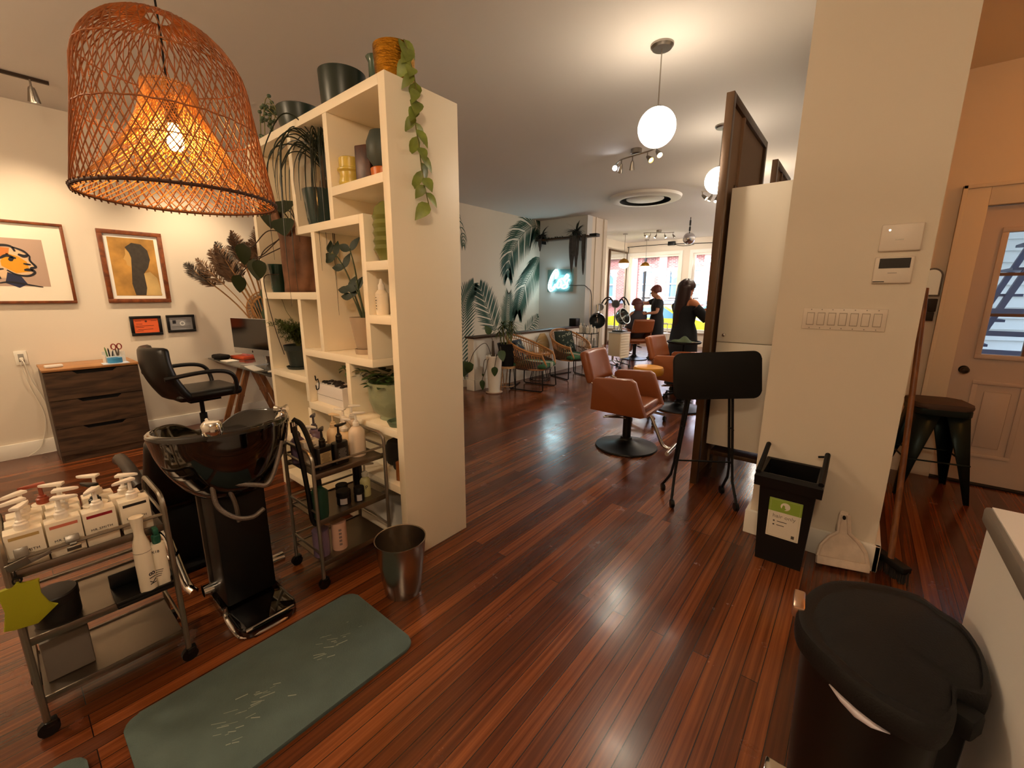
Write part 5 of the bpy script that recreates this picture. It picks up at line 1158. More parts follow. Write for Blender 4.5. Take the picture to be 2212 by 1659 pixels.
# ================================================================ painted palm fronds on the left wall
M_palm = mat('palm_mural_paint', '#33503f', .7)
def frond(label, P, n, L0, w, side_end=1., droop=.25):
    b = MB(); Q = spline([(0, p[0], p[1]) for p in P], 10); N_ = len(Q)
    X = -5.708
    def strip(pts, wd):
        L_ = []
        for i, p in enumerate(pts):
            t_ = (pts[min(i+1, len(pts)-1)] - pts[max(i-1, 0)]).normalized(); s_ = V3((0, -t_.z, t_.y)); k = wd*(.35, 1, .8, .08)[i]
            L_.append(b._v([V3((X, q.y, q.z)) for q in (p - s_*k, p + s_*k)]))
        for q, r in zip(L_, L_[1:]): b._f([q[0], q[1], r[1], r[0]])
    def quad(a, c, wd, dr=0.):
        d = c-a; strip([a, a+d*.35+V3((0, 0, .10*dr)), a+d*.7+V3((0, 0, .06*dr)), c-V3((0, 0, .14*dr))], wd)
    for i in range(N_-1): quad(Q[i], Q[i+1]+(Q[i+1]-Q[i])*.3, .006)
    for k in range(n):
        u = k/(n-1); i = min(N_-2, int(u*(N_-1))); t_ = (Q[i+1]-Q[i]).normalized(); L = L0*(.45+.55*sin(pi*min(1, .18+u*.8)))*(1-.35*u)
        for s_ in (-1, 1):
            nn = V3((0, -t_.z, t_.y))*s_; d = (t_*(.55+.5*u) + nn*.9 + V3((0, 0, -droop))).normalized()
            quad(Q[i], Q[i]+d*L*random.uniform(.9, 1.08), w, droop*.5+.1)
    o = b.obj('palm_frond_mural', M_palm); return tag(o, label, 'mural')
random.seed(14)
frond('large painted palm frond arching over from the stair corner', [(8.0, 2.86), (7.72, 2.90), (7.34, 2.70), (7.0, 2.36), (6.86, 2.05), (6.85, 1.80)], 43, .62, .016, droop=.35)
frond('painted palm frond hanging beside the neon panel', [(7.93, 2.26), (7.73, 2.0), (7.40, 1.62), (7.22, 1.22), (7.18, 1.05)], 39, .55, .016, droop=.35)
frond('painted palm frond rising at the bookshelf edge', [(5.49, .1), (5.54, .84), (5.62, 1.33), (5.86, 1.66)], 30, .50, .017, droop=-.1)
frond('broad painted palm frond above the stair wall end', [(6.45, .75), (6.28, 1.06), (6.13, 1.37), (6.0, 1.62)], 23, .52, .016, droop=-.1)
frond('upright narrow painted palm frond behind the potted bush', [(6.86, .7), (6.85, 1.04), (6.88, 1.5)], 21, .42, .013, droop=-.25)
frond('small painted palm frond low beside the neon panel', [(7.45, .62), (7.7, .80), (7.93, .98)], 12, .30, .011, droop=.15)
frond('painted palm frond tip high at the bookshelf edge', [(5.1, 2.95), (5.4, 2.80), (5.58, 2.5), (5.6, 2.3)], 12, .22, .010, droop=.4)

# ================================================================ neon sign, plank shelf and hanging plants on the grey panel
t = thing('neon_sign', 'glowing white script neon sign on clear backing against the grey panel', 'neon sign', (-5.13, 7.945, 1.755))
MB().box(-.325, .325, -.036, -.030, -.235, .235).obj('backing_sheet', glass('clear_acrylic', '#dff4f6'), t)
M_neon = emis('neon_tube', '#dffaff', 16)
def nx(p): return (p[0]+5.13, -.058, p[1]-1.755)
b = MB()
CP = [(-5.225, 1.80), (-5.185, 1.90), (-5.205, 1.975), (-5.25, 1.975), (-5.33, 1.88), (-5.40, 1.72), (-5.412, 1.60), (-5.365, 1.535), (-5.30, 1.56), (-5.22, 1.66), (-5.15, 1.76)]
b.tube(spline([nx(p) for p in CP], 6), .009, 8)
CP2 = [(-5.24, 1.79), (-5.225, 1.88), (-5.235, 1.93), (-5.27, 1.90), (-5.34, 1.76), (-5.365, 1.64), (-5.34, 1.59), (-5.30, 1.60), (-5.24, 1.68)]
b.tube(spline([nx(p) for p in CP2], 6), .009, 8)
b.tube(spline([nx(p) for p in [(-5.15, 1.76), (-5.19, 1.69), (-5.19, 1.62), (-5.15, 1.60), (-5.10, 1.65), (-5.10, 1.73), (-5.15, 1.76), (-5.11, 1.78), (-5.06, 1.80), (-5.04, 1.76)]], 6), .009, 8)
b.tube(spline([nx(p) for p in [(-5.04, 1.76), (-5.00, 1.83), (-4.945, 1.88), (-4.92, 1.84), (-4.96, 1.79), (-5.02, 1.76), (-4.98, 1.70), (-4.94, 1.66), (-4.97, 1.60), (-5.04, 1.59), (-5.08, 1.62), (-5.02, 1.66), (-4.94, 1.70), (-4.89, 1.78)]], 6), .009, 8)
b.obj('neon_tube', M_neon, t)
b = MB().cyl(nx((-5.28, 1.73)), nx((-5.235, 1.79)), .006, n=8).cyl(nx((-4.905, 1.78)), nx((-4.89, 1.68)), .006, n=8); b.obj('tube_block', M_black, t)
MB().tube(spline([(.22, -.03, -.10), (.32, -.01, -.105), (.55, -.006, -.105), (.60, -.006, -.115)], 4), .006, 6).tube(spline([(.60, -.006, -.115), (.625, .06, -.16), (.63, .22, -.3), (.63, .25, -1.0)], 6), .008, 6).obj('power_cord', M_black, t)
t = thing('plank_shelf', 'dark plank shelf high on the grey panel carrying trailing plants', 'shelf', (-5.1, 7.86, 2.585))
MB().box(-.60, .68, -.09, .09, 0, .035, .003).obj('plank', M_darkwood, t)
for x in (-.45, .5): MB().box(x-.01, x+.01, -.08, .09, -.06, 0).obj('bracket', M_matte, t)
M_fern = mat('dark_fern', '#28302a', .7); M_moss = mat('hanging_moss', '#4a4644', .9, var=.3, vscale=12)
def hanging(x, label, n, drops, sd):
    random.seed(sd); t = thing('hanging_plant', label, 'plant', (x, 7.84, 2.62)); b = MB()
    MB().lathe([(0, 0), (.07, 0), (.09, .09), (.08, .09), (0, .08)], n=18).obj('pot', M_matte, t)
    for k in range(n):
        a = random.uniform(0, 2*pi); L = random.uniform(.16, .34); b.leaf((0, 0, .08), V3((cos(a), -.6+.5*sin(a), random.uniform(-.2, .8))), V3((0, 0, 1)), L, .035, .45, .1, 5)
    b.obj('leaves', M_fern, t); b = MB()
    for dx, w, L in drops:
        for k in range(14):
            u = random.uniform(-.5, .5); b.tube(spline([(dx+u*w, -.06, .02), (dx+u*w*1.1, -.07, -.3*L), (dx+u*w*.7, -.06, -.65*L), (dx+u*w*.25, -.06, -L*random.uniform(.8, 1))], 4), [.014]*8+[.009]*4+[.003], 4)
    b.obj('hanging_strands', M_moss, t)
hanging(-4.72, 'dark spiky plant with long grey hanging strands above the neon sign', 46, ((-.06, .14, .75), (.05, .1, .62), (.22, .07, .78)), 3)
hanging(-5.58, 'dark spiky plant at the corner end of the plank shelf', 30, ((0, .06, .25),), 5)
random.seed(15); b = MB()
for k in range(30): b.leaf((-5.45+.018*k, 7.80, 2.625), V3((random.uniform(-1, 1), -.5, random.uniform(-.1, .6))), V3((0, 0, 1)), .05, .03, .3, 0, 3)
b.tube([(-5.5, 7.81, 2.628), (-4.85, 7.81, 2.628)], .006, 5)
tag(b.obj('trailing_vine', M_fern), 'dark vine creeping along the plank shelf', 'vine')
tag(MB().box(-4.40, -4.24, 7.80, 7.945, 2.585, 2.645, .006).obj('projector', M_black), 'small black projector box beside the hanging plant', 'projector')
tag(MB().box(-4.62, -4.46, 7.50, 7.66, .83, .985, .006).obj('loudspeaker', M_black), 'small black loudspeaker standing on the stair wall cap', 'speaker')

# ================================================================ plants at the stair wall end
M_whp = mat('white_embossed_pot', '#ddd6ca', .5, bump=.35, bscale=20)
t = thing('tall_planter', 'tall white embossed planter with trailing stems at the end of the stair wall', 'plant', (-4.17, 4.68, 0))
MB().lathe([(0, 0), (.12, 0), (.13, .014), (.12, .014), (0, .012)], n=30).obj('saucer', mat('clay_saucer', '#b59a86', .6), t)
MB().lathe([(0, .014), (.085, .014), (.118, .50), (.125, .56), (.115, .565), (.105, .50), (0, .48)], n=34).obj('pot', M_whp, t)
M_phil = mat('monstera_leaf', '#2f4420', .4, var=.35, vscale=6); s_ = MB(); b = MB()
for P, L, W, dd in (([(-.03, 0, .5), (-.12, -.05, .74), (-.28, -.12, .62), (-.36, -.15, .45)], .20, .16, (-.2, -.1, -1)), ([(.03, -.02, .5), (.10, -.05, .60), (.10, -.10, .42)], .16, .10, (0, 0, -1)), ([(0, -.05, .5), (-.08, -.12, .5), (-.10, -.14, .30)], .05, .03, (0, 0, -1)), ([(0, -.05, .5), (0, -.13, .52), (-.04, -.14, .36), (-.12, -.14, .2)], .17, .08, (.1, 0, -1)), ([(.02, 0, .5), (.0, -.02, .75), (-.04, -.03, .88)], .16, .10, (-.2, -.3, .6)), ([(.03, 0, .5), (.12, 0, .7), (.16, -.03, .66)], .18, .12, (.4, -.2, -.8))):
    Q = spline(P, 6); s_.tube(Q, .005, 5); b.leaf(Q[-1], dd, (.6, -.7, .3), L, W, .15, .12, 8, heart)
s_.tube([(-.01, 0, .48), (-.02, 0, .78)], [.03, .015], 8)
s_.obj('stems', mat('brown_vine_stem', '#3d3020', .6), t); b.obj('leaves', M_phil, t)
t = thing('potted_monstera', 'monstera leaf in a low white pot peeking from behind the bookshelf', 'plant', (-4.86, 4.74, 0))
MB().lathe([(0, 0), (.10, 0), (.13, .12), (.12, .12), (0, .1)], n=26).obj('pot', M_whp, t)
s_ = MB(); b = MB()
for P, L, W, dd in (([(0, 0, .1), (.02, -.02, .35), (.06, -.05, .42)], .26, .22, (.1, -.2, -.8)), ([(0, 0, .1), (-.08, 0, .4), (-.16, -.04, .44)], .24, .2, (-.3, -.3, -.6))):
    Q = spline(P, 6); s_.tube(Q, .006, 5); b.leaf(Q[-1], dd, (.6, -.7, .3), L, W, .1, .1, 8, heart)
s_.obj('stems', M_vst, t); b.obj('leaves', M_phil, t)
t = thing('planter_on_stand', 'bushy palm in a black pot on a pale wooden hairpin stand', 'plant', (-4.18, 4.99, 0))
M_pale = wood('pale_stand_wood', '#a07a50', '#c9a274', .5)
MB().lathe([(.13, .34), (.145, .34), (.145, .375), (.13, .375), (.13, .34)], n=30).obj('stand_ring', M_pale, t)
for k in range(3):
    a = 2*pi*k/3+.4; MB().tube(spline([(.137*cos(a-.35), .137*sin(a-.35), .345), (.14*cos(a-.08), .14*sin(a-.08), .02), (.14*cos(a+.08), .14*sin(a+.08), .02), (.137*cos(a+.35), .137*sin(a+.35), .345)], 5), .008, 6).obj('stand_leg', M_pale if k else M_matte, t)
MB().tube([(.13*cos(a), .13*sin(a), .06) for a in [2*pi*i/24 for i in range(24)]], .006, 5, True).obj('stand_hoop', M_pale, t)
MB().lathe([(0, .36), (.10, .36), (.125, .60), (.15, .72), (.142, .72), (.12, .66), (0, .66)], n=34).obj('pot', M_matte, t)
random.seed(17); b = MB(); s_ = MB()
for k in range(7):
    x, y = random.uniform(-.06, .06), random.uniform(-.06, .06); h = random.uniform(.82, 1.02); s_.tube([(x, y, .64), (x*1.6, y*1.6, h)], .010, 6)
    for j in range(26):
        a = random.uniform(0, 2*pi); b.leaf((x*1.6, y*1.6, h), V3((cos(a), sin(a), random.uniform(-.5, .9))), V3((0, 0, 1)), random.uniform(.12, .26), .016, .4, .1, 4)
s_.obj('stems', M_vst, t); b.obj('leaves', mat('bush_leaf', '#36451f', .5, var=.4, vscale=8), t)

# ================================================================ rattan armchairs
M_rc = mat('honey_cane', '#a9733f', .45, var=.2, vscale=25); M_rcd = mat('dark_cane', '#3f2a20', .5)
M_gc = mat('green_cushion', '#2f5a3a', .8); M_strp = mat('cream_stripe', '#cfcbb6', .8)
def rattan_chair(loc, rz, label):
    t = thing('rattan_armchair', label, 'chair', loc, rz, 'rattan armchairs along the stair wall')
    def rim(a):    # a 0 front-left .. 1 front-right, via the back
        th = pi*.22 + a*(2*pi - pi*.44); x, y = .36*cos(th), .34*sin(th); k = (1-cos(th))/2
        return V3((x-.02-.10*k*.6, y, .55 + .28*k**1.4))
    def low(a):
        th = pi*.22 + a*(2*pi - pi*.44); return V3((.31*cos(th)+.02, .28*sin(th), .335))
    N_ = 40
    b = MB().tube([rim(i/N_) for i in range(N_+1)], .017, 8); b.tube([low(i/N_) for i in range(N_+1)], .012, 8)
    for a in (0, 1): b.tube(spline([rim(a), rim(a)+V3((.03, 0, -.06)), low(a)+V3((.05, 0, .06)), low(a)], 5), .015, 8)
    b.tube([rim(i/N_).lerp(low(i/N_), .12) for i in range(N_+1)], .008, 6)
    b.obj('cane_rim', M_rc, t)
    b = MB()
    for i in range(1, 44): b.tube([rim(i/44), low(i/44)], .0055, 5)
    b.obj('cane_spindles', M_rc, t)
    b = MB()
    for k in range(9): z = .06+.09*k/1.6; b.tube([low(i/N_).lerp(rim(i/N_), .05+.055*k)*1.0 + V3((0, 0, 0)) for i in range(N_+1)], .0065, 5)
    b.obj('woven_band', M_rcd, t)
    MB().lathe([(0, .325), (.29, .325), (.30, .335), (.29, .345), (0, .345)], n=32, sx=1.05).obj('seat_base', M_rcd, t)
    MB().box(-.24, .32, -.245, .245, .348, .43, .035, 3).obj('seat_cushion', M_gc, t, sub=1)
    for y in (-.03, .03): MB().box(-.2, .332, y-.011, y+.011, .431, .4335).box(.325, .3335, y-.011, y+.011, .36, .431).obj('cushion_stripe', M_strp, t)
    for s_ in (-1, 1):
        y = s_*.27; MB().tube([(-.26, y*.95, .33), (-.27, y, .03), (-.24, y, .012), (.27, y, .012), (.30, y, .03), (.28, y*.95, .33)], .010, 8).obj('leg_frame', M_matte, t)
    MB().tube([(-.25, -.27, .012), (-.35, .27, .007)], .009, 8).obj('cross_rod', M_matte, t)
    return t
rattan_chair((-3.93, 5.32, 0), rad(12), 'rattan barrel armchair with green seat cushion nearest the plants')
rattan_chair((-3.95, 6.52, 0), rad(-22), 'rattan barrel armchair with a patterned dark green back cushion')
def cushion(loc, rz, tilt, w, m, label, pat):
    t = thing('throw_cushion', label, 'cushion', loc, rz)
    Q = Matrix.Rotation(tilt, 4, 'Y')
    MB().grid(lambda u, v: Q @ V3((.065*(sin(pi*u)*sin(pi*v))**.5, (u-.5)*w, v*w)), 11, 11).grid(lambda u, v: Q @ V3((-.065*(sin(pi*u)*sin(pi*v))**.5, (u-.5)*w, v*w)), 11, 11).obj('cushion_cover', m, t)
    random.seed(pat); b = MB()
    for k in range(20):
        u, v = random.uniform(.12, .88), random.uniform(.12, .88); c = V3((.067*(sin(pi*u)*sin(pi*v))**.5+.003, (u-.5)*w, v*w)); r = random.uniform(.012, .03); a0 = random.uniform(0, 6)
        b.tube([Q @ (c + V3((0, r*cos(a0+a)*(1-.1*a), r*sin(a0+a)*.7))) for a in [i*.6 for i in range(8)]], .0035, 4)
    b.obj('paisley_print', mat('cream_print', '#b9bca8', .8), t)
cushion((-4.07, 6.57, .432), rad(-22), rad(-22), .40, mat('dark_green_print_cloth', '#15241b', .85), 'dark green paisley cushion propped in the second rattan armchair', 3)
cushion((-4.10, 5.29, .432), rad(12), rad(-22), .34, mat('navy_print_cloth', '#1c2530', .85), 'dark blue patterned cushion in the rattan armchair nearest the plants', 6)
t = thing('side_table', 'round rattan side table with wire base between the rattan armchairs', 'table', (-4.22, 5.93, 0))
MB().lathe([(0, .45), (.19, .45), (.20, .46), (.20, .475), (.19, .48), (0, .478)], n=32).obj('table_top', M_rc, t)
b = MB()
for k in range(14): a = 2*pi*k/14; b.tube([(.18*cos(a), .18*sin(a), .45), (.11*cos(a), .11*sin(a), .24), (.17*cos(a), .17*sin(a), .01)], .004, 5)
b.tube([(.17*cos(a), .17*sin(a), .012) for a in [2*pi*i/28 for i in range(28)]], .007, 6, True).tube([(.11*cos(a), .11*sin(a), .24) for a in [2*pi*i/28 for i in range(28)]], .005, 6, True); b.obj('wire_base', M_matte, t)
t = thing('dried_palm_vase', 'pale spiky dried palm in a white vase on the side table', 'plant', (-4.28, 5.90, .48))
MB().lathe([(0, 0), (.04, 0), (.05, .06), (.035, .13), (.03, .16), (0, .15)], n=20).obj('vase', M_pw, t)
random.seed(19); b = MB()
for k in range(24): a = random.uniform(0, 2*pi); b.leaf((0, 0, .15), V3((cos(a)*.8, sin(a)*.8, random.uniform(.1, 1))), V3((0, 0, 1)), random.uniform(.15, .27), .012, .3, 0, 4)
b.obj('dried_leaves', mat('bleached_leaf', '#b5a892', .8), t)
tag(MB().lathe([(.03, 0), (.034, .09), (.031, .09), (.028, .006), (0, .006), (0, 0), (.03, 0)], (-4.14, 5.98, .48), 20).obj('drinking_glass', glass('clear_glass')), 'clear drinking glass on the rattan side table', 'glass')
tag(MB().grid(lambda u, v: V3((-4.36-.02*v, 6.22+(u-.5)*.42*sin(pi*(.15+.75*v)), .32+.46*v)), 12, 9).obj('woven_fan', mat('straw_fan', '#9c7e4e', .7, bump=.5, bscale=60), solid=.012), 'large straw coloured woven fan standing behind the side table', 'fan')

# ================================================================ product rack, dryers and cart
t = thing('product_rack', 'black wire rack of white product bottles beyond the second rattan chair', 'rack', (-4.03, 7.22, 0))
b = MB()
for x in (-.16, .16):
    for y in (-.13, .13): b.cyl((x, y, 0), (x, y, .76), .008, n=8)
b.obj('rack_post', M_matte, t)
for z in (.22, .48, .74): MB().box(-.16, .16, -.13, .13, z-.012, z).obj('rack_shelf', M_matte, t)
random.seed(23); Mw = mat('salon_white_bottle', '#d9d2c4', .4); Mw2 = mat('salon_grey_bottle', '#8f8c86', .4)
i = 0
for z in (.2201, .4801, .7401):
    for x in (-.11, -.035, .04, .115):
        for y in (-.07, .06):
            if z < .4 and y > 0: continue
            h = random.uniform(.11, .19); r = random.uniform(.026, .034); nm = 'product_bottle'
            lv = 'top' if z > .7 else ('middle' if z > .4 else 'bottom')
            o = MB().lathe([(0, 0), (r, 0), (r, h*.72), (r*.5, h*.8), (r*.5, h), (0, h)], (-4.03+x, 7.22+y, z), 14).obj(nm, (Mw, Mw, Mw2)[i % 3])
            tag(o, 'small salon bottle among the look-alikes on the %s shelf of the black wire rack' % lv, 'bottle', 'bottles on the %s shelf of the wire rack' % lv); i += 1
M_dry = mat('dark_grey_shell', '#33383a', .25); M_lg = mat('light_grey_plastic', '#b9b7b3', .35)
def hood(b, c, aim, r, k=.9):
    d = V3(aim).normalized(); o = d.orthogonal().normalized(); Q = Matrix((o, d.cross(o), d)).transposed()
    pr = [(r*sin(a), -r*k*cos(a)) for a in [pi/2*i/8 for i in range(9)]] + [(r*1.0, r*.25), (r*.92, r*.25), (r*.86, 0)] + [(r*.86*sin(a), -r*k*.86*cos(a)) for a in [pi/2*(8-i)/8 for i in range(9)]]
    pr = [(0 if q < 1e-4 else q, z) for q, z in pr]; return b.lathe(pr, c, 28, M=Q)
t = thing('hood_dryer', 'standing hood dryer with a large dark bowl hood, farthest left of the machines', 'hair dryer', (-4.32, 8.08, 0))
hood(MB(), (.04, -.02, .93), (.5, -.75, -.25), .165).obj('hood', M_dry, t)
MB().sph((0, .03, 1.08), .05, (1, 1, 1.3)).cyl((0, .03, 1.0), (0, .06, 1.25), .03, .045).obj('chrome_neck', M_chrome, t)
MB().cyl((-.02, .10, .04), (-.02, .10, 1.15), .014).obj('pole', M_chrome, t)
b = MB()
for k in range(4): a = pi/4+pi/2*k; b.bar((-.02, .10, .05), (-.02+.24*cos(a), .10+.24*sin(a), .03), .03, .02)
b.obj('base', M_matte, t)
t = thing('colour_processor', 'colour processor stand with a round lamp head and arching black arms', 'hair dryer', (-4.06, 8.42, 0))
MB().cyl((0, 0, .05), (0, 0, 1.26), .016).cyl((0, 0, .05), (0, 0, .5), .024).obj('pole', M_chrome, t)
b = MB()
for k in range(4): a = pi/4+pi/2*k; b.bar((0, 0, .06), (.25*cos(a), .25*sin(a), .03), .035, .022)
b.obj('base', M_lg, t)
hood(MB(), (.03, -.05, 1.27), (.45, -.9, 0), .085, .6).obj('lamp_head', M_lg, t)
MB().lathe([(0, 0), (.066, 0)], (.045, -.08, 1.27), 20, M=Matrix.Rotation(rad(26), 3, 'Z') @ RX90.to_3x3()).obj('lamp_face', M_dry, t)
for s_, k in ((-1, 1.0), (-1, .72), (1, 1.0), (1, .72)):
    MB().tube(spline([(s_*.05, .02, 1.27), (s_*.12*k*1.2, .02, 1.27+.13*k), (s_*.24*k, -.01, 1.27+.10*k), (s_*.32*k, -.03, 1.27-.02)], 6), .014, 8).obj('arm', M_black, t)
hood(MB(), (-.34, -.04, 1.20), (.6, -.7, -.5), .085, .7).obj('side_lamp', M_lg, t)
t = thing('equipment_cart', 'cream drawer cart on black tubular legs under the hair steamer', 'cart', (-3.70, 7.93, 0), rad(-8))
MB().box(-.135, .135, -.17, .17, .26, .71, .003).obj('cart_body', mat('cream_cart', '#d8c3a2', .45), t)
MB().box(-.145, .145, -.18, .18, .711, .735, .005).obj('cart_top', M_lg, t)
b = MB()
for k in range(9): z = .22+.053*k; b.box(.1355, .139, -.15, .15, z, z+.045, .002)
b.obj('drawer_fronts', mat('cream_drawer', '#e0d2b6', .45), t)
for s_ in (-1, 1): MB().tube([(-.15, s_*.15, .18), (-.12, s_*.17, .10), (.15, s_*.17, .06), (.18, s_*.15, .20)], .010, 8).obj('tube_leg', M_black, t)
for x in (-.13, .16):
    for y in (-.17, .17): MB().cyl((x-.012, y, .035), (x+.012, y, .035), .035, n=16).obj('caster', M_black, t)
t = thing('hair_steamer', 'hair steamer with a tilted transparent hood standing on the cream cart', 'hair steamer', (-3.70, 7.93, .736))
MB().box(-.11, .11, -.13, .13, 0, .035, .01).obj('machine_base', M_dry, t)
MB().cyl((-.02, -.02, .03), (.0, .0, .16), .03, .022).cyl((.04, 0, .03), (.03, 0, .15), .02).obj('chrome_neck', M_chrome, t)
hood(MB(), (.05, .02, .30), (.8, -.1, .35), .165).obj('hood', mat('smoky_chrome', '#8f9492', .12, .9), t)
# tall mirrors on the left near the windows
station(9.92, 11.05, 'tall dark framed wall mirror on the left, nearer of the pair by the windows', -5.895, -5.845, group='mirrors on the left wall by the windows')
station(11.62, 12.80, 'tall dark framed wall mirror on the left, closest to the shop windows', -5.895, -5.845, group='mirrors on the left wall by the windows')
for o in COL.objects:
    if o.name.startswith('mirror_station') and o.parent is None and o.location.x < -5: o.rotation_euler = (0, 0, pi); o.location.y += (11.05-9.92 if o.location.y < 11 else 12.80-11.62)
# styling chairs with clients, white trolley
dup(ch, (-3.98, 9.36, 0), rad(140), 'styling chair facing the window mirrors, with the caped client seated in it', GC)
dup(ch, (-1.42, 7.25, 0), rad(10), 'styling chair behind the dark mirror panel holding the black caped client', GC)
t = thing('salon_trolley', 'white tubular salon trolley with open shelves behind the caped client', 'trolley', (-3.62, 9.98, 0), rad(39))
M_wt = mat('white_enamel', '#e6e2da', .35)
b = MB()
for x in (-.2, .2):
    for y in (-.15, .15): MB().cyl((x, y, .07), (x, y, .80), .013).obj('post', M_wt, t); MB().cyl((x-.012, y, .03), (x+.012, y, .03), .03, n=14).cyl((x, y, .03), (x, y, .07), .006).obj('caster', M_black, t)
for z in (.14, .36, .58): MB().box(-.2, .2, -.15, .15, z-.01, z).obj('shelf', M_wt, t)
MB().tube([(-.2, -.15, .80), (.2, -.15, .80)], .012, 8).tube([(-.2, .15, .80), (.2, .15, .80)], .012, 8).obj('top_rail', M_wt, t)
tag(MB().tube(spline([(-5.84, YF-.01, 2.70), (-5.84, YF-.01, 2.87), (-5.78, YF-.01, 2.90), (-4.6, YF-.015, 2.905), (-3.4, YF-.01, 2.86), (-2.6, YF-.01, 2.86)], 6), .010, 6).tube(spline([(-4.5, YF-.02, 2.90), (-4.2, YF-.02, 2.83), (-3.9, YF-.02, 2.85)], 5), .008, 6).box(-4.62, -4.42, YF-.09, YF-.002, 2.86, 2.97, .006).obj('cable_conduit', M_black), 'black cable and junction box running above the shop windows', 'cable')
tag(MB().tube(spline([(-3.83, YF+.07, 2.30), (-3.80, YF+.07, 2.46), (-3.74, YF+.07, 2.30), (-3.68, YF+.07, 2.40), (-3.64, YF+.07, 2.30), (-3.58, YF+.07, 2.40), (-3.52, YF+.07, 2.30), (-3.46, YF+.07, 2.44), (-3.40, YF+.07, 2.30), (-3.30, YF+.07, 2.42)], 5), .014, 6).obj('window_neon', emis('window_neon_tube', '#ffffff', 12)), 'glowing white script sign in the second shop window', 'neon sign')
# ================================================================ ceiling fittings
M_globe = emis('lit_opal_globe', '#fff0da', 13)
def globe(x, y, label):
    t = thing('globe_pendant', label, 'pendant lamp', (x, y, CEIL), 0, 'white globe pendants')
    MB().lathe([(0, -.028), (.06, -.026), (.072, -.012), (.072, 0)], n=30).obj('canopy', M_nickel, t)
    MB().cyl((0, 0, -.36), (0, 0, -.02), .004).cyl((0, 0, -.37), (0, 0, -.355), .02).obj('stem', M_nickel, t)
    MB().sph((0, 0, -.485), .122, (1, 1, 1), 30, 20).obj('globe', M_globe, t)
globe(-1.225, 3.02, 'lit white globe pendant nearest, hanging on a thin rod above the walkway')
globe(-1.255, 4.70, 'lit white globe pendant half hidden by the dark mirror panel')
t = thing('air_conditioner_cassette', 'round ceiling air conditioner cassette with a dark ring vent', 'air conditioner', (-3.02, 7.15, CEIL))
MB().lathe([(.405, -.058), (.51, -.055), (.56, -.036), (.575, 0)], n=56).obj('outer_ring', mat('ac_white', '#dcd8d0', .5), t)
MB().lathe([(.405, -.058), (.40, -.056), (.40, -.004), (0, -.004)], n=56).obj('air_slot', M_matte, t)
MB().lathe([(.30, -.03), (.29, -.038), (0, -.045)], n=56).lathe([(.30, -.03), (.29, -.004)], n=48).obj('centre_grille', mat('ac_grille', '#cfcbc2', .5, bump=.6, bscale=60), t)
def track(loc, rz, label, heads, lits):
    t = thing('track_light', label, 'track light', loc, rz, 'nickel track lights on the ceiling')
    MB().lathe([(0, -.05), (.055, -.05), (.06, -.045), (.06, 0)], n=26).obj('canopy', M_nickel, t)
    MB().tube(spline([(-.36, .05, -.06), (-.2, -.02, -.06), (0, 0, -.06), (.2, .02, -.06), (.36, -.05, -.06)], 6), .008, 8).obj('track_bar', M_nickel, t)
    for (x, y, aim), l in zip(heads, lits): spot_head(t, (x, y, -.06), aim, M_nickel, .09, .03, l, .05)
H = [(-.34, .045, (.9, -1.2, -.8)), (-.2, -.02, (-.5, .3, -1)), (-.05, 0, (-.6, -.2, -1)), (.15, .015, (.3, -.6, -1)), (.33, -.045, (.6, -.3, -1))]
track((-2.17, 4.82, CEIL), rad(-20), 'nickel track light with five heads, one glaring blue white at the camera', [(-.34, .045, (1.0, -1.6, -.45)), H[1], (-.05, 0, (-.3, .3, -1)), (.15, .015, (1.2, -.2, -1)), (.33, -.045, (1.0, -.3, -1))], [L_cool, L_amber, L_pale, L_amber, L_warm])
track((-1.93, 7.36, CEIL), rad(70), 'nickel track light half hidden behind the dark mirror panel', [(-.34, .045, (.2, -1.0, -.9)), H[1], H[2], (.15, .015, (-.6, -.6, -1)), H[4]], [L_warm, L_pale, L_pale, L_amber, L_warm])
track((-4.17, 10.85, CEIL), rad(35), 'nickel track light farthest away, near the shop windows', H, [L_pale]*5)
t = thing('mirror_ball', 'mirrored disco ball hanging from the ceiling near the windows', 'disco ball', (-3.0, 9.5, CEIL))
MB().cyl((0, 0, -.30), (0, 0, 0), .008).cyl((0, 0, -.06), (0, 0, -.16), .018).cyl((0, 0, -.19), (0, 0, -.27), .018).obj('motor_chain', M_black, t)
b = MB().sph((0, 0, -.42), .122, (1, 1, 1), 28, 18); b.obj('ball', mat('mirror_facets', '#cfcfd2', .06, 1), t, smooth=False)
def dome(x, y, label):
    t = thing('dome_pendant', label, 'pendant lamp', (x, y, CEIL), 0, 'brass topped pendants at the windows')
    MB().lathe([(0, -.02), (.06, -.018), (.06, 0)], n=22).obj('canopy', M_nickel, t)
    MB().cyl((0, 0, -.63), (0, 0, -.01), .005).obj('stem', M_grail, t)
    MB().lathe([(0, -.62), (.02, -.62), (.10, -.66), (.135, -.72), (.137, -.75)], n=28).obj('brass_cap', mat('aged_brass', '#a97c35', .3, 1), t)
    MB().lathe([(.134, -.75), (.12, -.82), (.07, -.87), (0, -.885)], n=28).obj('opal_globe', M_globe, t)
dome(-5.10, 10.95, 'brass topped globe pendant in front of the mirror, nearer of the two')
dome(-5.12, 12.45, 'brass topped globe pendant close to the shop window')
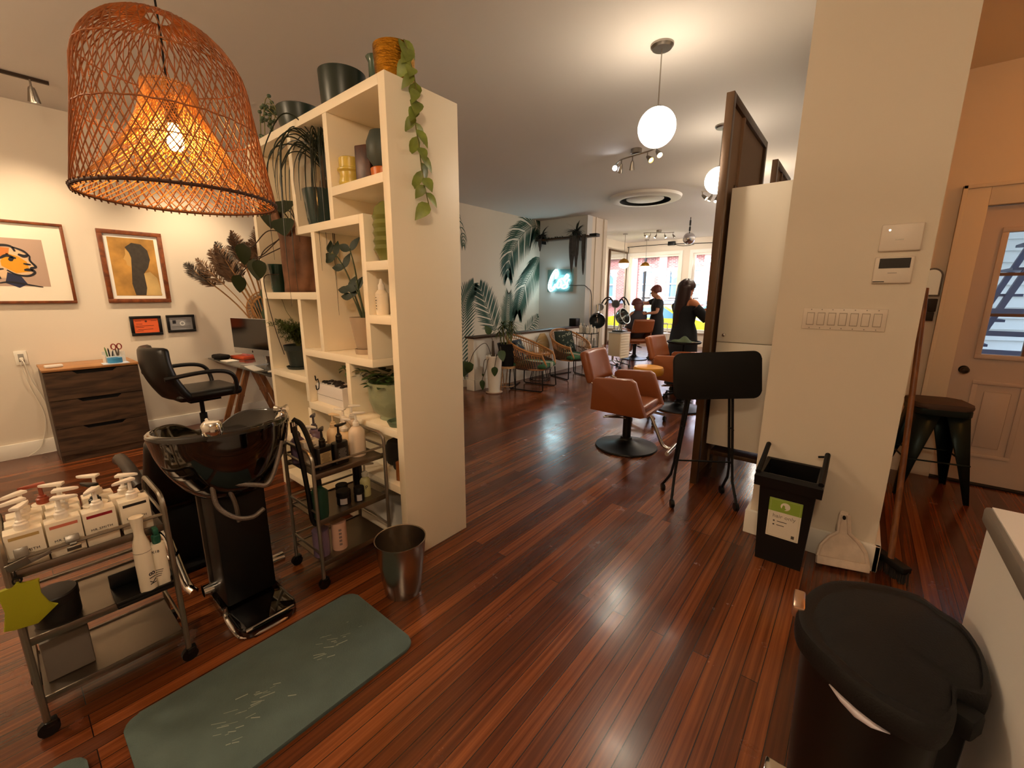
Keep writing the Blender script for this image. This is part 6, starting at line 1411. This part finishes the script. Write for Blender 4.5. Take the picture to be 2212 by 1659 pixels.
# ================================================================ people
def skin(J, E, root, m, name, parent, sub=2):
    names = list(J); me = bpy.data.meshes.new(name)
    me.from_pydata([J[k][0] for k in names], [(names.index(a), names.index(b_)) for a, b_ in E], [])
    o = bpy.data.objects.new(name, me); COL.objects.link(o)
    o.modifiers.new('skin', 'SKIN').use_smooth_shade = True
    sv = me.skin_vertices[0].data
    for i, k in enumerate(names):
        r = J[k][1]; r = r if isinstance(r, tuple) else (r, r); sv[i].radius = r; sv[i].use_root = (k == root)
    o.modifiers.new('sub', 'SUBSURF').levels = sub
    dg = bpy.context.evaluated_depsgraph_get(); dg.update()
    nm = bpy.data.meshes.new_from_object(o.evaluated_get(dg)); bpy.data.objects.remove(o); bpy.data.meshes.remove(me)
    nm.name = name; nm.materials.clear(); nm.materials.append(m)
    for p in nm.polygons: p.use_smooth = True
    r = bpy.data.objects.new(name, nm); COL.objects.link(r); r.parent = parent; return r
def hand(J, E, key, wrist, d, pal, s_):
    d = V3(d).normalized(); pal = V3(pal); pal = (pal - d*pal.dot(d)).normalized(); sd = d.cross(pal)*s_
    J[key+'palm'] = (wrist + d*.05, (.026, .016)); E.append((key+'wrist', key+'palm'))
    for i, (o, L) in enumerate(((-.03, .062), (-.010, .075), (.010, .070), (.028, .055))):
        a = wrist + d*.085 + sd*o; b_ = a + d*L*.55 + pal*.008; c = b_ + d*L*.35 + pal*.025
        J[key+'f%da' % i] = (a, .009); J[key+'f%db' % i] = (b_, .008); J[key+'f%dc' % i] = (c, .007)
        E += [(key+'palm', key+'f%da' % i), (key+'f%da' % i, key+'f%db' % i), (key+'f%db' % i, key+'f%dc' % i)]
    a = wrist + d*.045 - sd*.035 + pal*.01; J[key+'ta'] = (a, .010); J[key+'tb'] = (a + d*.03 - sd*.012 + pal*.018, .009)
    E += [(key+'palm', key+'ta'), (key+'ta', key+'tb')]
def body(parent, m, P, seat=False):
    """P: dict of pose points; one continuous skinned surface from shoes to crown"""
    g = lambda k, d: V3(P.get(k, d))
    J, E = {}, []
    J['pelvis'] = (g('pelvis', (0, 0, .90)), (.115, .145)); J['waist'] = (g('waist', (.0, 0, 1.06)), (.09, .115)); J['chest'] = (g('chest', (.0, 0, 1.25)), (.10, .14))
    J['collar'] = (g('collar', (-.01, 0, 1.37)), (.065, .09)); J['neck'] = (g('neck', (.0, 0, 1.43)), .046); h = g('head', (.02, 0, 1.545))
    f = V3(P.get('face', (1, 0, 0))).normalized(); up = V3(P.get('up', (0, 0, 1)))
    J['jaw'] = (h - up*.055 + f*.012, (.058, .056)); J['head'] = (h, (.084, .076)); J['crown'] = (h + up*.065 - f*.008, (.066, .060)); J['nose'] = (h + f*.104 - up*.022, .012); J['chin'] = (h + f*.068 - up*.082, .022)
    E += [('pelvis', 'waist'), ('waist', 'chest'), ('chest', 'collar'), ('collar', 'neck'), ('neck', 'jaw'), ('jaw', 'head'), ('head', 'crown'), ('head', 'nose'), ('jaw', 'chin')]
    for s_, k in ((1, 'l'), (-1, 'r')):
        J[k+'sh'] = (g(k+'sh', (-.01, s_*.165, 1.345)), .056); J[k+'el'] = (g(k+'el', (0, s_*.21, 1.08)), .040); J[k+'wrist'] = (g(k+'wr', (.05, s_*.20, .86)), (.026, .024))
        mid = J[k+'el'][0].lerp(J[k+'wrist'][0], .35); J[k+'fa'] = (mid, .038)
        E += [('collar', k+'sh'), (k+'sh', k+'el'), (k+'el', k+'fa'), (k+'fa', k+'wrist')]
        d = J[k+'wrist'][0] - J[k+'el'][0]; hand(J, E, k, J[k+'wrist'][0], P.get(k+'hd', d), P.get(k+'pal', (0, -s_, 0)), s_)
        J[k+'hip'] = (g(k+'hip', (0, s_*.085, .86)), .085); J[k+'kn'] = (g(k+'kn', (.02, s_*.09, .48)), .056); J[k+'calf'] = (J[k+'kn'][0].lerp(g(k+'an', (-.01, s_*.09, .085)), .35) - V3((.015, 0, 0)), .054); J[k+'an'] = (g(k+'an', (-.01, s_*.09, .085)), .036)
        J[k+'toe'] = (J[k+'an'][0] + V3(P.get(k+'foot', (.13, 0, -.045))), (.030, .026))
        E += [('pelvis', k+'hip'), (k+'hip', k+'kn'), (k+'kn', k+'calf'), (k+'calf', k+'an'), (k+'an', k+'toe')]
    o = skin(J, E, 'pelvis', m, 'body', parent)
    for s_ in (1, -1):
        sd = up.cross(f).normalized()*s_
        MB().sph(h + f*.079 + sd*.030 + up*.004, .0105, (1, 1, 1), 10, 8).obj('eye', mat('eye_dark', '#2a1c16', .2), parent)
        MB().sph(h + sd*.078 - up*.008 - f*.005, .024, (.6, .35, 1), 10, 8, M=Matrix((f, sd, up)).transposed()).obj('ear', m, parent)
    MB().sph(h + f*.084 - up*.055, .016, (.4, 1.3, .45), 10, 6, M=Matrix((f, up.cross(f), up)).transposed()).obj('mouth', mat('lips', '#7d3f38', .5), parent)
    return J
def sleeve(parent, m, a, c, r0, r1, nm='sleeve'):
    a, c = V3(a), V3(c); MB().tube([a - (c-a)*.08, a.lerp(c, .3), a.lerp(c, .7), c], [r0*.9, r0, (r0+r1)/2, r1], 14).obj(nm, m, parent)
def hair_cap(parent, h, f, m, sc=1., nm='hair'):
    h, f = V3(h), V3(f).normalized(); sd = V3((0, 0, 1)).cross(f)
    def fn(u, v):
        th = 2*pi*u; ph = pi*(.0+.62*v) * (1 - .36*max(0, cos(th))*v); d = f*(sin(ph)*cos(th)) + sd*(sin(ph)*sin(th)) + V3((0, 0, cos(ph)))
        r = .112*sc*(1 + .05*sin(11*th)*sin(ph) + .04*sin(7*th+4*v)); return h + V3((0, 0, .02)) - f*.018 + d*r
    MB().grid(fn, 36, 14, cu=True).obj(nm, m, parent, solid=.02)
M_skin = mat('skin_light', '#b98468', .5); M_skin2 = mat('skin_warm', '#c07a50', .5)
M_cloth = mat('black_cloth', '#121216', .85); M_cloth2 = mat('charcoal_cape', '#2e2b33', .7); M_shoe = mat('black_shoe', '#151313', .5)
M_redhair = mat('auburn_red_hair', '#5a221a', .5, var=.4, vscale=50, stretch=(3, 3, .4)); M_darkhair = mat('dark_plum_hair', '#2c1413', .42, var=.5, vscale=50, stretch=(4, 4, .3))
# stylist with short red hair
t = thing('person', 'stylist with short red hair in black dress holding a client\'s hair', 'person', (-3.60, 9.60, 0), rad(215))
hd = (.075, 0, 1.525)
J = body(t, M_skin, dict(head=hd, neck=(.035, 0, 1.42), face=(1, 0, -.25), rsh=(.0, -.155, 1.34), lsh=(.01, .165, 1.34), rel=(.20, -.21, 1.27), rwr=(.38, -.12, 1.30), lel=(.06, .22, 1.08), lwr=(.27, .15, 1.05), lpal=(0, -1, .3), rpal=(0, 1, -.3)))
MB().loft([((0, 0, .28), .17, .24), ((0, 0, .45), .165, .235), ((0, 0, .72), .16, .215), ((0, 0, .90), .155, .19), ((0, 0, 1.04), .125, .15), ((.005, 0, 1.20), .135, .175), ((0, 0, 1.31), .115, .175), ((-.005, 0, 1.385), .075, .10), ((0, 0, 1.405), .06, .065)], 26, pw=.9).obj('black_dress', M_cloth, t)
sleeve(t, M_cloth, (.0, -.155, 1.34), (.14, -.20, 1.285), .066, .058); sleeve(t, M_cloth, (.01, .165, 1.34), (.045, .205, 1.17), .066, .06)
hair_cap(t, hd, (1, 0, -.2), M_redhair, 1.06)
for s_ in (-1, 1): MB().loft([((.03, s_*.09, 0), .12, .045), ((.03, s_*.09, .03), .125, .048), ((.0, s_*.09, .075), .075, .045), ((-.02, s_*.09, .11), .05, .045)], 18).obj('shoe', M_shoe, t)
MB().tube(spline([(.27, .15, 1.05), (.33, .10, 1.02), (.42, .05, 1.12)], 5), .006, 6).obj('hair_lock', M_redhair, t)
# long haired stylist, back view
t = thing('person', 'woman with long dark red hair in an off-shoulder black top seen from behind', 'person', (-2.04, 6.58, 0), rad(66))
hd = (.01, 0, 1.545)
J = body(t, M_skin2, dict(head=hd, face=(1, -.25, -.12), rel=(.13, -.27, 1.10), rwr=(.32, -.24, 1.24), lel=(.16, .24, 1.12), lwr=(.36, .02, 1.20), rpal=(0, 1, 0), lpal=(0, -1, 0)))
MB().loft([((0, 0, .10), .17, .25), ((0, 0, .40), .165, .24), ((0, 0, .75), .16, .225), ((0, 0, .93), .15, .195), ((0, 0, 1.05), .115, .15), ((.005, 0, 1.18), .13, .165), ((0, -.01, 1.27), .125, .185), ((0, -.015, 1.30), .115, .19)], 28, pw=.9).obj('black_dress', M_cloth, t)
sleeve(t, M_cloth, (.0, -.185, 1.27), (.14, -.27, 1.10), .075, .062); sleeve(t, M_cloth, (.0, .18, 1.29), (.16, .24, 1.12), .075, .06)
MB().tube(spline([(-.115, -.07, 1.29), (-.075, -.085, 1.37), (.0, -.095, 1.395), (.07, -.09, 1.30)], 5), .005, 6).obj('shoulder_strap', M_cloth, t)
hair_cap(t, hd, (1, -.25, 0), M_darkhair, 1.02)
def lh(u, v):
    a = -pi*.60 + 1.2*pi*u; z = 1.60 - .62*v; w = .094 + .012*sin(pi*min(1, v*1.2)) - .05*max(0, v-.6)
    return V3((-.055 - (w*.62+.01)*cos(a)*(1-.1*v), .075*v + w*1.0*sin(a), z + .02*sin(9*a) * v))
MB().grid(lh, 26, 14).obj('long_hair', M_darkhair, t, solid=.03)
for s_ in (-1, 1): MB().loft([((.02, s_*.09, 0), .12, .05), ((.02, s_*.09, .03), .125, .052), ((.0, s_*.09, .085), .07, .046)], 18).obj('shoe', M_shoe, t)
MB().box(-.012, .012, -.004, .004, -.06, .10, .003, M=Matrix.Translation((.40, -.20, 1.27)) @ Matrix.Rotation(.7, 4, 'X')).obj('hair_brush', M_black, t)
MB().lathe([(.032, -.006), (.035, 0), (.032, .006)], n=16, M=Euler((0, rad(55), 0)).to_matrix(), at=(.275, -.243, 1.205)).obj('bracelet', M_black, t)
# caped clients
def client(loc, rz, label, hm, cm, sk):
    t = thing('person', label, 'person', loc, rz); hd = (.03, 0, 1.245)
    body(t, sk, dict(pelvis=(-.08, 0, .58), waist=(-.10, 0, .74), chest=(-.09, 0, .93), collar=(-.08, 0, 1.06), neck=(-.05, 0, 1.13), head=hd, face=(1, 0, -.12), lsh=(-.08, .165, 1.04), rsh=(-.08, -.165, 1.04), lel=(.02, .21, .80), rel=(.02, -.21, .80), lwr=(.20, .12, .70), rwr=(.20, -.12, .70), lhip=(-.04, .09, .56), rhip=(-.04, -.09, .56), lkn=(.36, .10, .55), rkn=(.36, -.10, .55), lan=(.38, .10, .16), ran=(.38, -.10, .16)))
    MB().loft([((.16, 0, .50), .30, .215), ((.12, 0, .60), .31, .225), ((.04, 0, .72), .25, .228), ((-.04, 0, .88), .17, .222), ((-.07, 0, 1.0), .135, .205), ((-.075, 0, 1.07), .105, .15), ((-.06, 0, 1.12), .065, .07), ((-.055, 0, 1.135), .055, .055)], 28, pw=.9).obj('salon_cape', cm, t)
    return t, hd
t, hd = client((-3.98, 9.37, 0), rad(140), 'seated client in a charcoal cape facing the window mirrors', None, M_cloth2, M_skin)
hair_cap(t, hd, (1, 0, 0), M_redhair, 1.0)
MB().grid(lambda u, v: V3((hd[0]-.07-.05*v*(1-v)*2 - .06*cos((u-.5)*2.4), (u-.5)*.19, hd[2]+.03-.24*v)), 14, 10).obj('hair_length', M_redhair, t, solid=.03)
t, hd = client((-1.42, 7.26, 0), rad(10), 'seated client in a black cape, almost hidden by the dark mirror panel', None, M_cloth, M_skin)
hair_cap(t, hd, (1, 0, 0), M_darkhair, 1.05)
# ================================================================ street outside the shop windows
struct('street', MB().box(-40, 20, 13.1, 60, -.45, -.35), mat('asphalt', '#6a6a6c', .9, var=.2))
struct('sidewalk', MB().box(-40, 20, 13.05, 14.6, -.35, -.22), mat('pavement_concrete', '#a5a19a', .9, var=.1))
struct('far_sidewalk', MB().box(-40, 20, 21.5, 24, -.35, -.22), mat('pavement_concrete', '#a5a19a', .9))
def brick_mat(name, c1, c2, mo, w=.22, h=.075):
    m = bpy.data.materials.new(name); m.use_nodes = True; N = m.node_tree.nodes; L = m.node_tree.links; b = N['Principled BSDF']
    tc = N.new('ShaderNodeTexCoord'); sp = N.new('ShaderNodeSeparateXYZ'); cb = N.new('ShaderNodeCombineXYZ'); L.new(tc.outputs['Object'], sp.inputs[0]); L.new(sp.outputs[0], cb.inputs[0]); L.new(sp.outputs[2], cb.inputs[1])
    br = N.new('ShaderNodeTexBrick'); L.new(cb.outputs[0], br.inputs['Vector']); br.inputs['Scale'].default_value = 1; br.inputs['Brick Width'].default_value = w; br.inputs['Row Height'].default_value = h; br.inputs['Mortar Size'].default_value = .008
    br.inputs['Color1'].default_value = (*lin(c1), 1); br.inputs['Color2'].default_value = (*lin(c2), 1); br.inputs['Mortar'].default_value = (*lin(mo), 1); L.new(br.outputs['Color'], b.inputs['Base Color']); b.inputs['Roughness'].default_value = .9; return m
M_brick = brick_mat('rose_brick', '#a05a55', '#7a3f3e', '#b39a92'); M_pink = mat('pink_stone', '#c78f88', .9); M_stone = mat('pale_stone', '#d8cdc4', .9); M_blueglass = mat('street_window_glass', '#3f6f86', .15, spec=.8)
t = thing('brick_building', 'rose brick town house across the street seen through the shop windows', 'building', (0, 24, -.22))
wn = [(-13.2, -12.4), (-11.6, -10.95), (-10.06, -9.36), (-8.5, -7.85), (-7.38, -6.75), (-6.1, -5.4), (-4.6, -3.9), (-3.1, -2.4), (-1.6, -.9), (0, .7)]
xs = [-22] + [v for w_ in wn for v in w_] + [8]
b = MB(); zA, zB = 1.32, 2.82
rows_ = [(zA, zB)]
zs = [0] + [v+.22 for r_ in rows_ for v in r_] + [5]
for i in range(0, len(xs), 2): b.box(xs[i], xs[i+1], 0, .4, 0, 5)
for a, c in wn:
    for i in range(0, len(zs), 2): b.box(a, c, 0, .4, zs[i], zs[i+1])
b.obj('wall', M_brick, t)
for a, c in wn:
    for z0, z1 in rows_:
        z0 += .22; z1 += .22; f = .09
        w_ = MB().box(a-f, a+.06, -.05, .1, z0-.05, z1+f).box(c-.06, c+f, -.05, .1, z0-.05, z1+f).box(a+.06, c-.06, -.05, .1, z1-.06, z1+f).box(a-f-.04, c+f+.04, -.10, .1, z0-.14, z0-.05).box(a+.06, c-.06, .02, .1, (z0+z1)/2-.03, (z0+z1)/2+.03).box(a+.06, c-.06, .0, .1, z0-.05, z0+.05).obj('window', M_stone, t)
        MB().box(a+.06, c-.06, .12, .13, z0+.05, z1-.06).obj('pane', M_blueglass, w_)
for x in (-14.0, -10.5, -8.82, -6.45, -2.0): MB().box(x-.22, x+.22, -.12, 0, .6, 5, .02).obj('pilaster', M_pink, t)
MB().box(-22, 8, -.35, 0, 1.20, 1.38).box(-22, 8, -.25, 0, 3.75, 4.0).obj('cornice', mat('slate_cornice', '#5a626e', .8), t)
MB().box(-9.98, -9.49, -.35, .05, 1.56, 1.87, .02).obj('window_air_conditioner', M_stone, t)
b = MB()
for k in range(10): b.bar((-10.1+.08*k, -.03, 3.40), (-9.98+.08*k, -.03, 3.73), .015, .015)
b.obj('lattice', mat('dark_lattice', '#54504e', .8), t)
def car(nm, loc, rz, col, label, L=4.4, W_=1.75):
    t = thing(nm, label, 'car', loc, rz); m = mat('car_paint_'+col.strip('#'), col, .25, coat=.5)
    P = [(-L/2, .35), (-L/2, .75), (-L/2+.3, .92), (-L/2+.75, .98), (-L/2+1.3, 1.42), (L/2-1.9, 1.46), (L/2-1.15, 1.0), (L/2-.2, .88), (L/2, .65), (L/2, .35)]
    MB().prism(P, -W_/2, W_/2, RX90, .06).obj('car_body', m, t)
    for s_ in (-1, 1): MB().prism([(-L/2+.95, 1.02), (-L/2+1.4, 1.36), (L/2-1.95, 1.39), (L/2-1.35, 1.02)], 0, .02, Matrix.Translation((0, s_*(W_/2+.005), 0)) @ RX90).obj('side_window', M_blueglass, t)
    for x in (-L/2+.8, L/2-.85):
        for y in (-W_/2, W_/2): MB().cyl((x, y-.1, .32), (x, y+.1, .32), .32, n=24).obj('wheel', M_matte, t)
car('car', (-5.6, 15.75, -.35), 0, '#c9c400', 'bright yellow car parked right outside the shop windows')
car('car', (-9.4, 20.4, -.35), 0, '#3b5877', 'blue grey car parked across the street, nearest the window mirrors', 4.6)
car('car', (-4.3, 20.4, -.35), 0, '#8fa3b0', 'pale silver car parked across the street', 4.6)
t = thing('street_lamp', 'thin dark lamp post on the pavement across the street', 'street lamp', (-8.95, 21.8, -.22)); MB().cyl((0, 0, 0), (0, 0, 6), .07, .05).obj('pole', M_matte, t); MB().cyl((0, 0, 6), (0, -1.2, 6.2), .04).obj('arm', M_matte, t)
# yard behind the garden door
M_side = mat('white_siding', '#a9b6bb', .6)
t = thing('neighbour_house', 'pale clapboard house wall in the yard beyond the garden door', 'building', (0, 0, 0))
b = MB(); d = V3((.42, 1, 0)).normalized(); o = V3((.55, 7.2, 0)); nrm = V3((d.y, -d.x, 0))
for k in range(34):
    z = -.5+.13*k; A, B = o - V3((1.2, .1, 0)), o + V3((4.5, 1.6, 0)); n_ = V3((.2, -1, 0)).normalized()
    vs_ = b._v([A + V3((0, 0, z)) + n_*.028, B + V3((0, 0, z)) + n_*.028, B + V3((0, 0, z+.13)), A + V3((0, 0, z+.13))]); b._f(vs_)
    vs_ = b._v([A + V3((0, 0, z)), B + V3((0, 0, z)), B + V3((0, 0, z)) + n_*.028, A + V3((0, 0, z)) + n_*.028]); b._f(vs_)
b.obj('clapboard_wall', M_side, t)
struct('yard_ground', MB().box(.24, 8, 4.86, 12, -.5, -.35), mat('yard_concrete', '#8f8f8c', .9))
M_iron = mat('blue_grey_iron', '#4a5878', .5, .4)
t = thing('fire_escape', 'blue grey iron fire escape stair outside the garden door', 'fire escape', (1.15, 6.1, 0))
b = MB()
for s_ in (0, .55): b.bar((-.45, s_, .35), (.30, s_, 2.75), .045, .06); b.bar((-.75, s_, 1.2), (.0, s_, 3.3), .03, .03)
b.obj('stringer', M_iron, t)
b = MB()
for k in range(10): z = .5+.24*k; x = -.45+.75*(z-.35)/2.4; b.box(x-.09, x+.09, 0, .55, z-.012, z+.012)
b.obj('tread', M_iron, t)
b = MB()
for z in (.95, 1.12, 1.32): b.bar((-1.0, -.35, z), (1.6, -.35, z), .03, .045)
for x in (-.9, 1.5): b.bar((x, -.35, -.35), (x, -.35, 1.34), .05, .05)
b.obj('deck_rail', M_iron, t)
# ---------------------------------------------------------------- light
W = bpy.data.worlds.new('sky'); S.world = W; W.use_nodes = True
wn = W.node_tree.nodes; bg = wn['Background']
sky = wn.new('ShaderNodeTexSky'); sky.sky_type = 'NISHITA'; sky.sun_elevation = rad(50); sky.sun_rotation = rad(200); sky.sun_disc = False
sky.altitude = 0; sky.air_density = 1; sky.dust_density = 3
mixn = wn.new('ShaderNodeMix'); mixn.data_type = 'RGBA'; mixn.inputs[0].default_value = .65
W.node_tree.links.new(sky.outputs[0], mixn.inputs[6]); mixn.inputs[7].default_value = (.82, .9, 1, 1)
W.node_tree.links.new(mixn.outputs[2], bg.inputs[0]); bg.inputs[1].default_value = SKY
def lamp(name, kind, loc, power, color, size=.1, aim=None, angle=60, blend=.5):
    l = bpy.data.lights.new(name, kind); l.energy = power; l.color = lin(color)
    if kind == 'AREA': l.shape = 'DISK'; l.size = size
    else: l.shadow_soft_size = size
    if kind == 'SPOT': l.spot_size = rad(angle); l.spot_blend = blend
    o = bpy.data.objects.new(name, l); COL.objects.link(o); o.location = loc
    if aim is not None: o.rotation_euler = (V3(aim) - V3(loc)).to_track_quat('-Z', 'Y').to_euler()
    return o
WARM = '#ffe0b8'; AMB = '#ff9c40'
lamp('rattan_bulb_light', 'POINT', (-1.916, .504, 1.95), 13, '#ffab52', .035)
lamp('left_wall_spot', 'SPOT', (-4.98, .47, 2.86), 66, WARM, .04, (-5.7, .3, 1.5), 85, .9)
lamp('left_wall_spot', 'SPOT', (-4.93, -.35, 2.86), 66, WARM, .04, (-5.7, -.3, 1.5), 85, .9)  # assumed second spot, out of view along the track
lamp('left_wall_spot', 'SPOT', (-5.0, 1.35, 2.86), 95, WARM, .04, (-5.7, 1.6, 1.0), 90, .9)  # added to brighten the wall by the desk, no spot head there
# assumed lamps out of view, added to light the wash area, no globes modelled
lamp('wash_area_fill_light', 'POINT', (.15, -.45, 2.55), 66, WARM, .13)
lamp('wash_area_fill_light', 'POINT', (-3.3, -1.3, 2.55), 90, WARM, .13)
lamp('assumed_hall_light', 'POINT', (1.75, 3.9, 2.6), 17, AMB, .08)  # assumed lamp for the orange glow on the door wall, no fixture modelled
for p in ((-1.19, 2.95, 2.55), (-1.25, 4.72, 2.55), (-1.3, 6.5, 2.55)):  # the last point has no globe pendant of its own
    lamp('globe_light', 'POINT', p, 22, '#ffe6c4', .13)
for p, a in (((-2.1, 4.8, 2.75), (-1.5, 4.2, 0)), ((-2.2, 4.75, 2.85), (-3.4, 5.6, 0)), ((-1.9, 7.35, 2.75), (-1.8, 6.5, 0))):
    lamp('track_head_light', 'SPOT', p, 70, '#fff0d8', .04, a, 90, .8)
lamp('neon_light', 'POINT', (-5.15, 7.82, 1.75), 9, '#bff2ff', .2)
for p in ((-5.1, 10.95, 2.12), (-5.12, 12.45, 2.12)): lamp('dome_pendant_light', 'POINT', p, 30, '#fff0dc', .1)
for p in ((-1.3, 8.4, 2.5), (-1.3, 10.3, 2.5), (-1.3, 12.1, 2.5)): lamp('salon_fill_light', 'POINT', p, 42, '#fff2e2', .13)  # added fill for the far salon, no globes modelled here
lamp('track_head_light', 'SPOT', (-4.1, 10.8, 2.8), 90, '#fff4e6', .05, (-4.3, 12.8, 1.6), 120, .9)
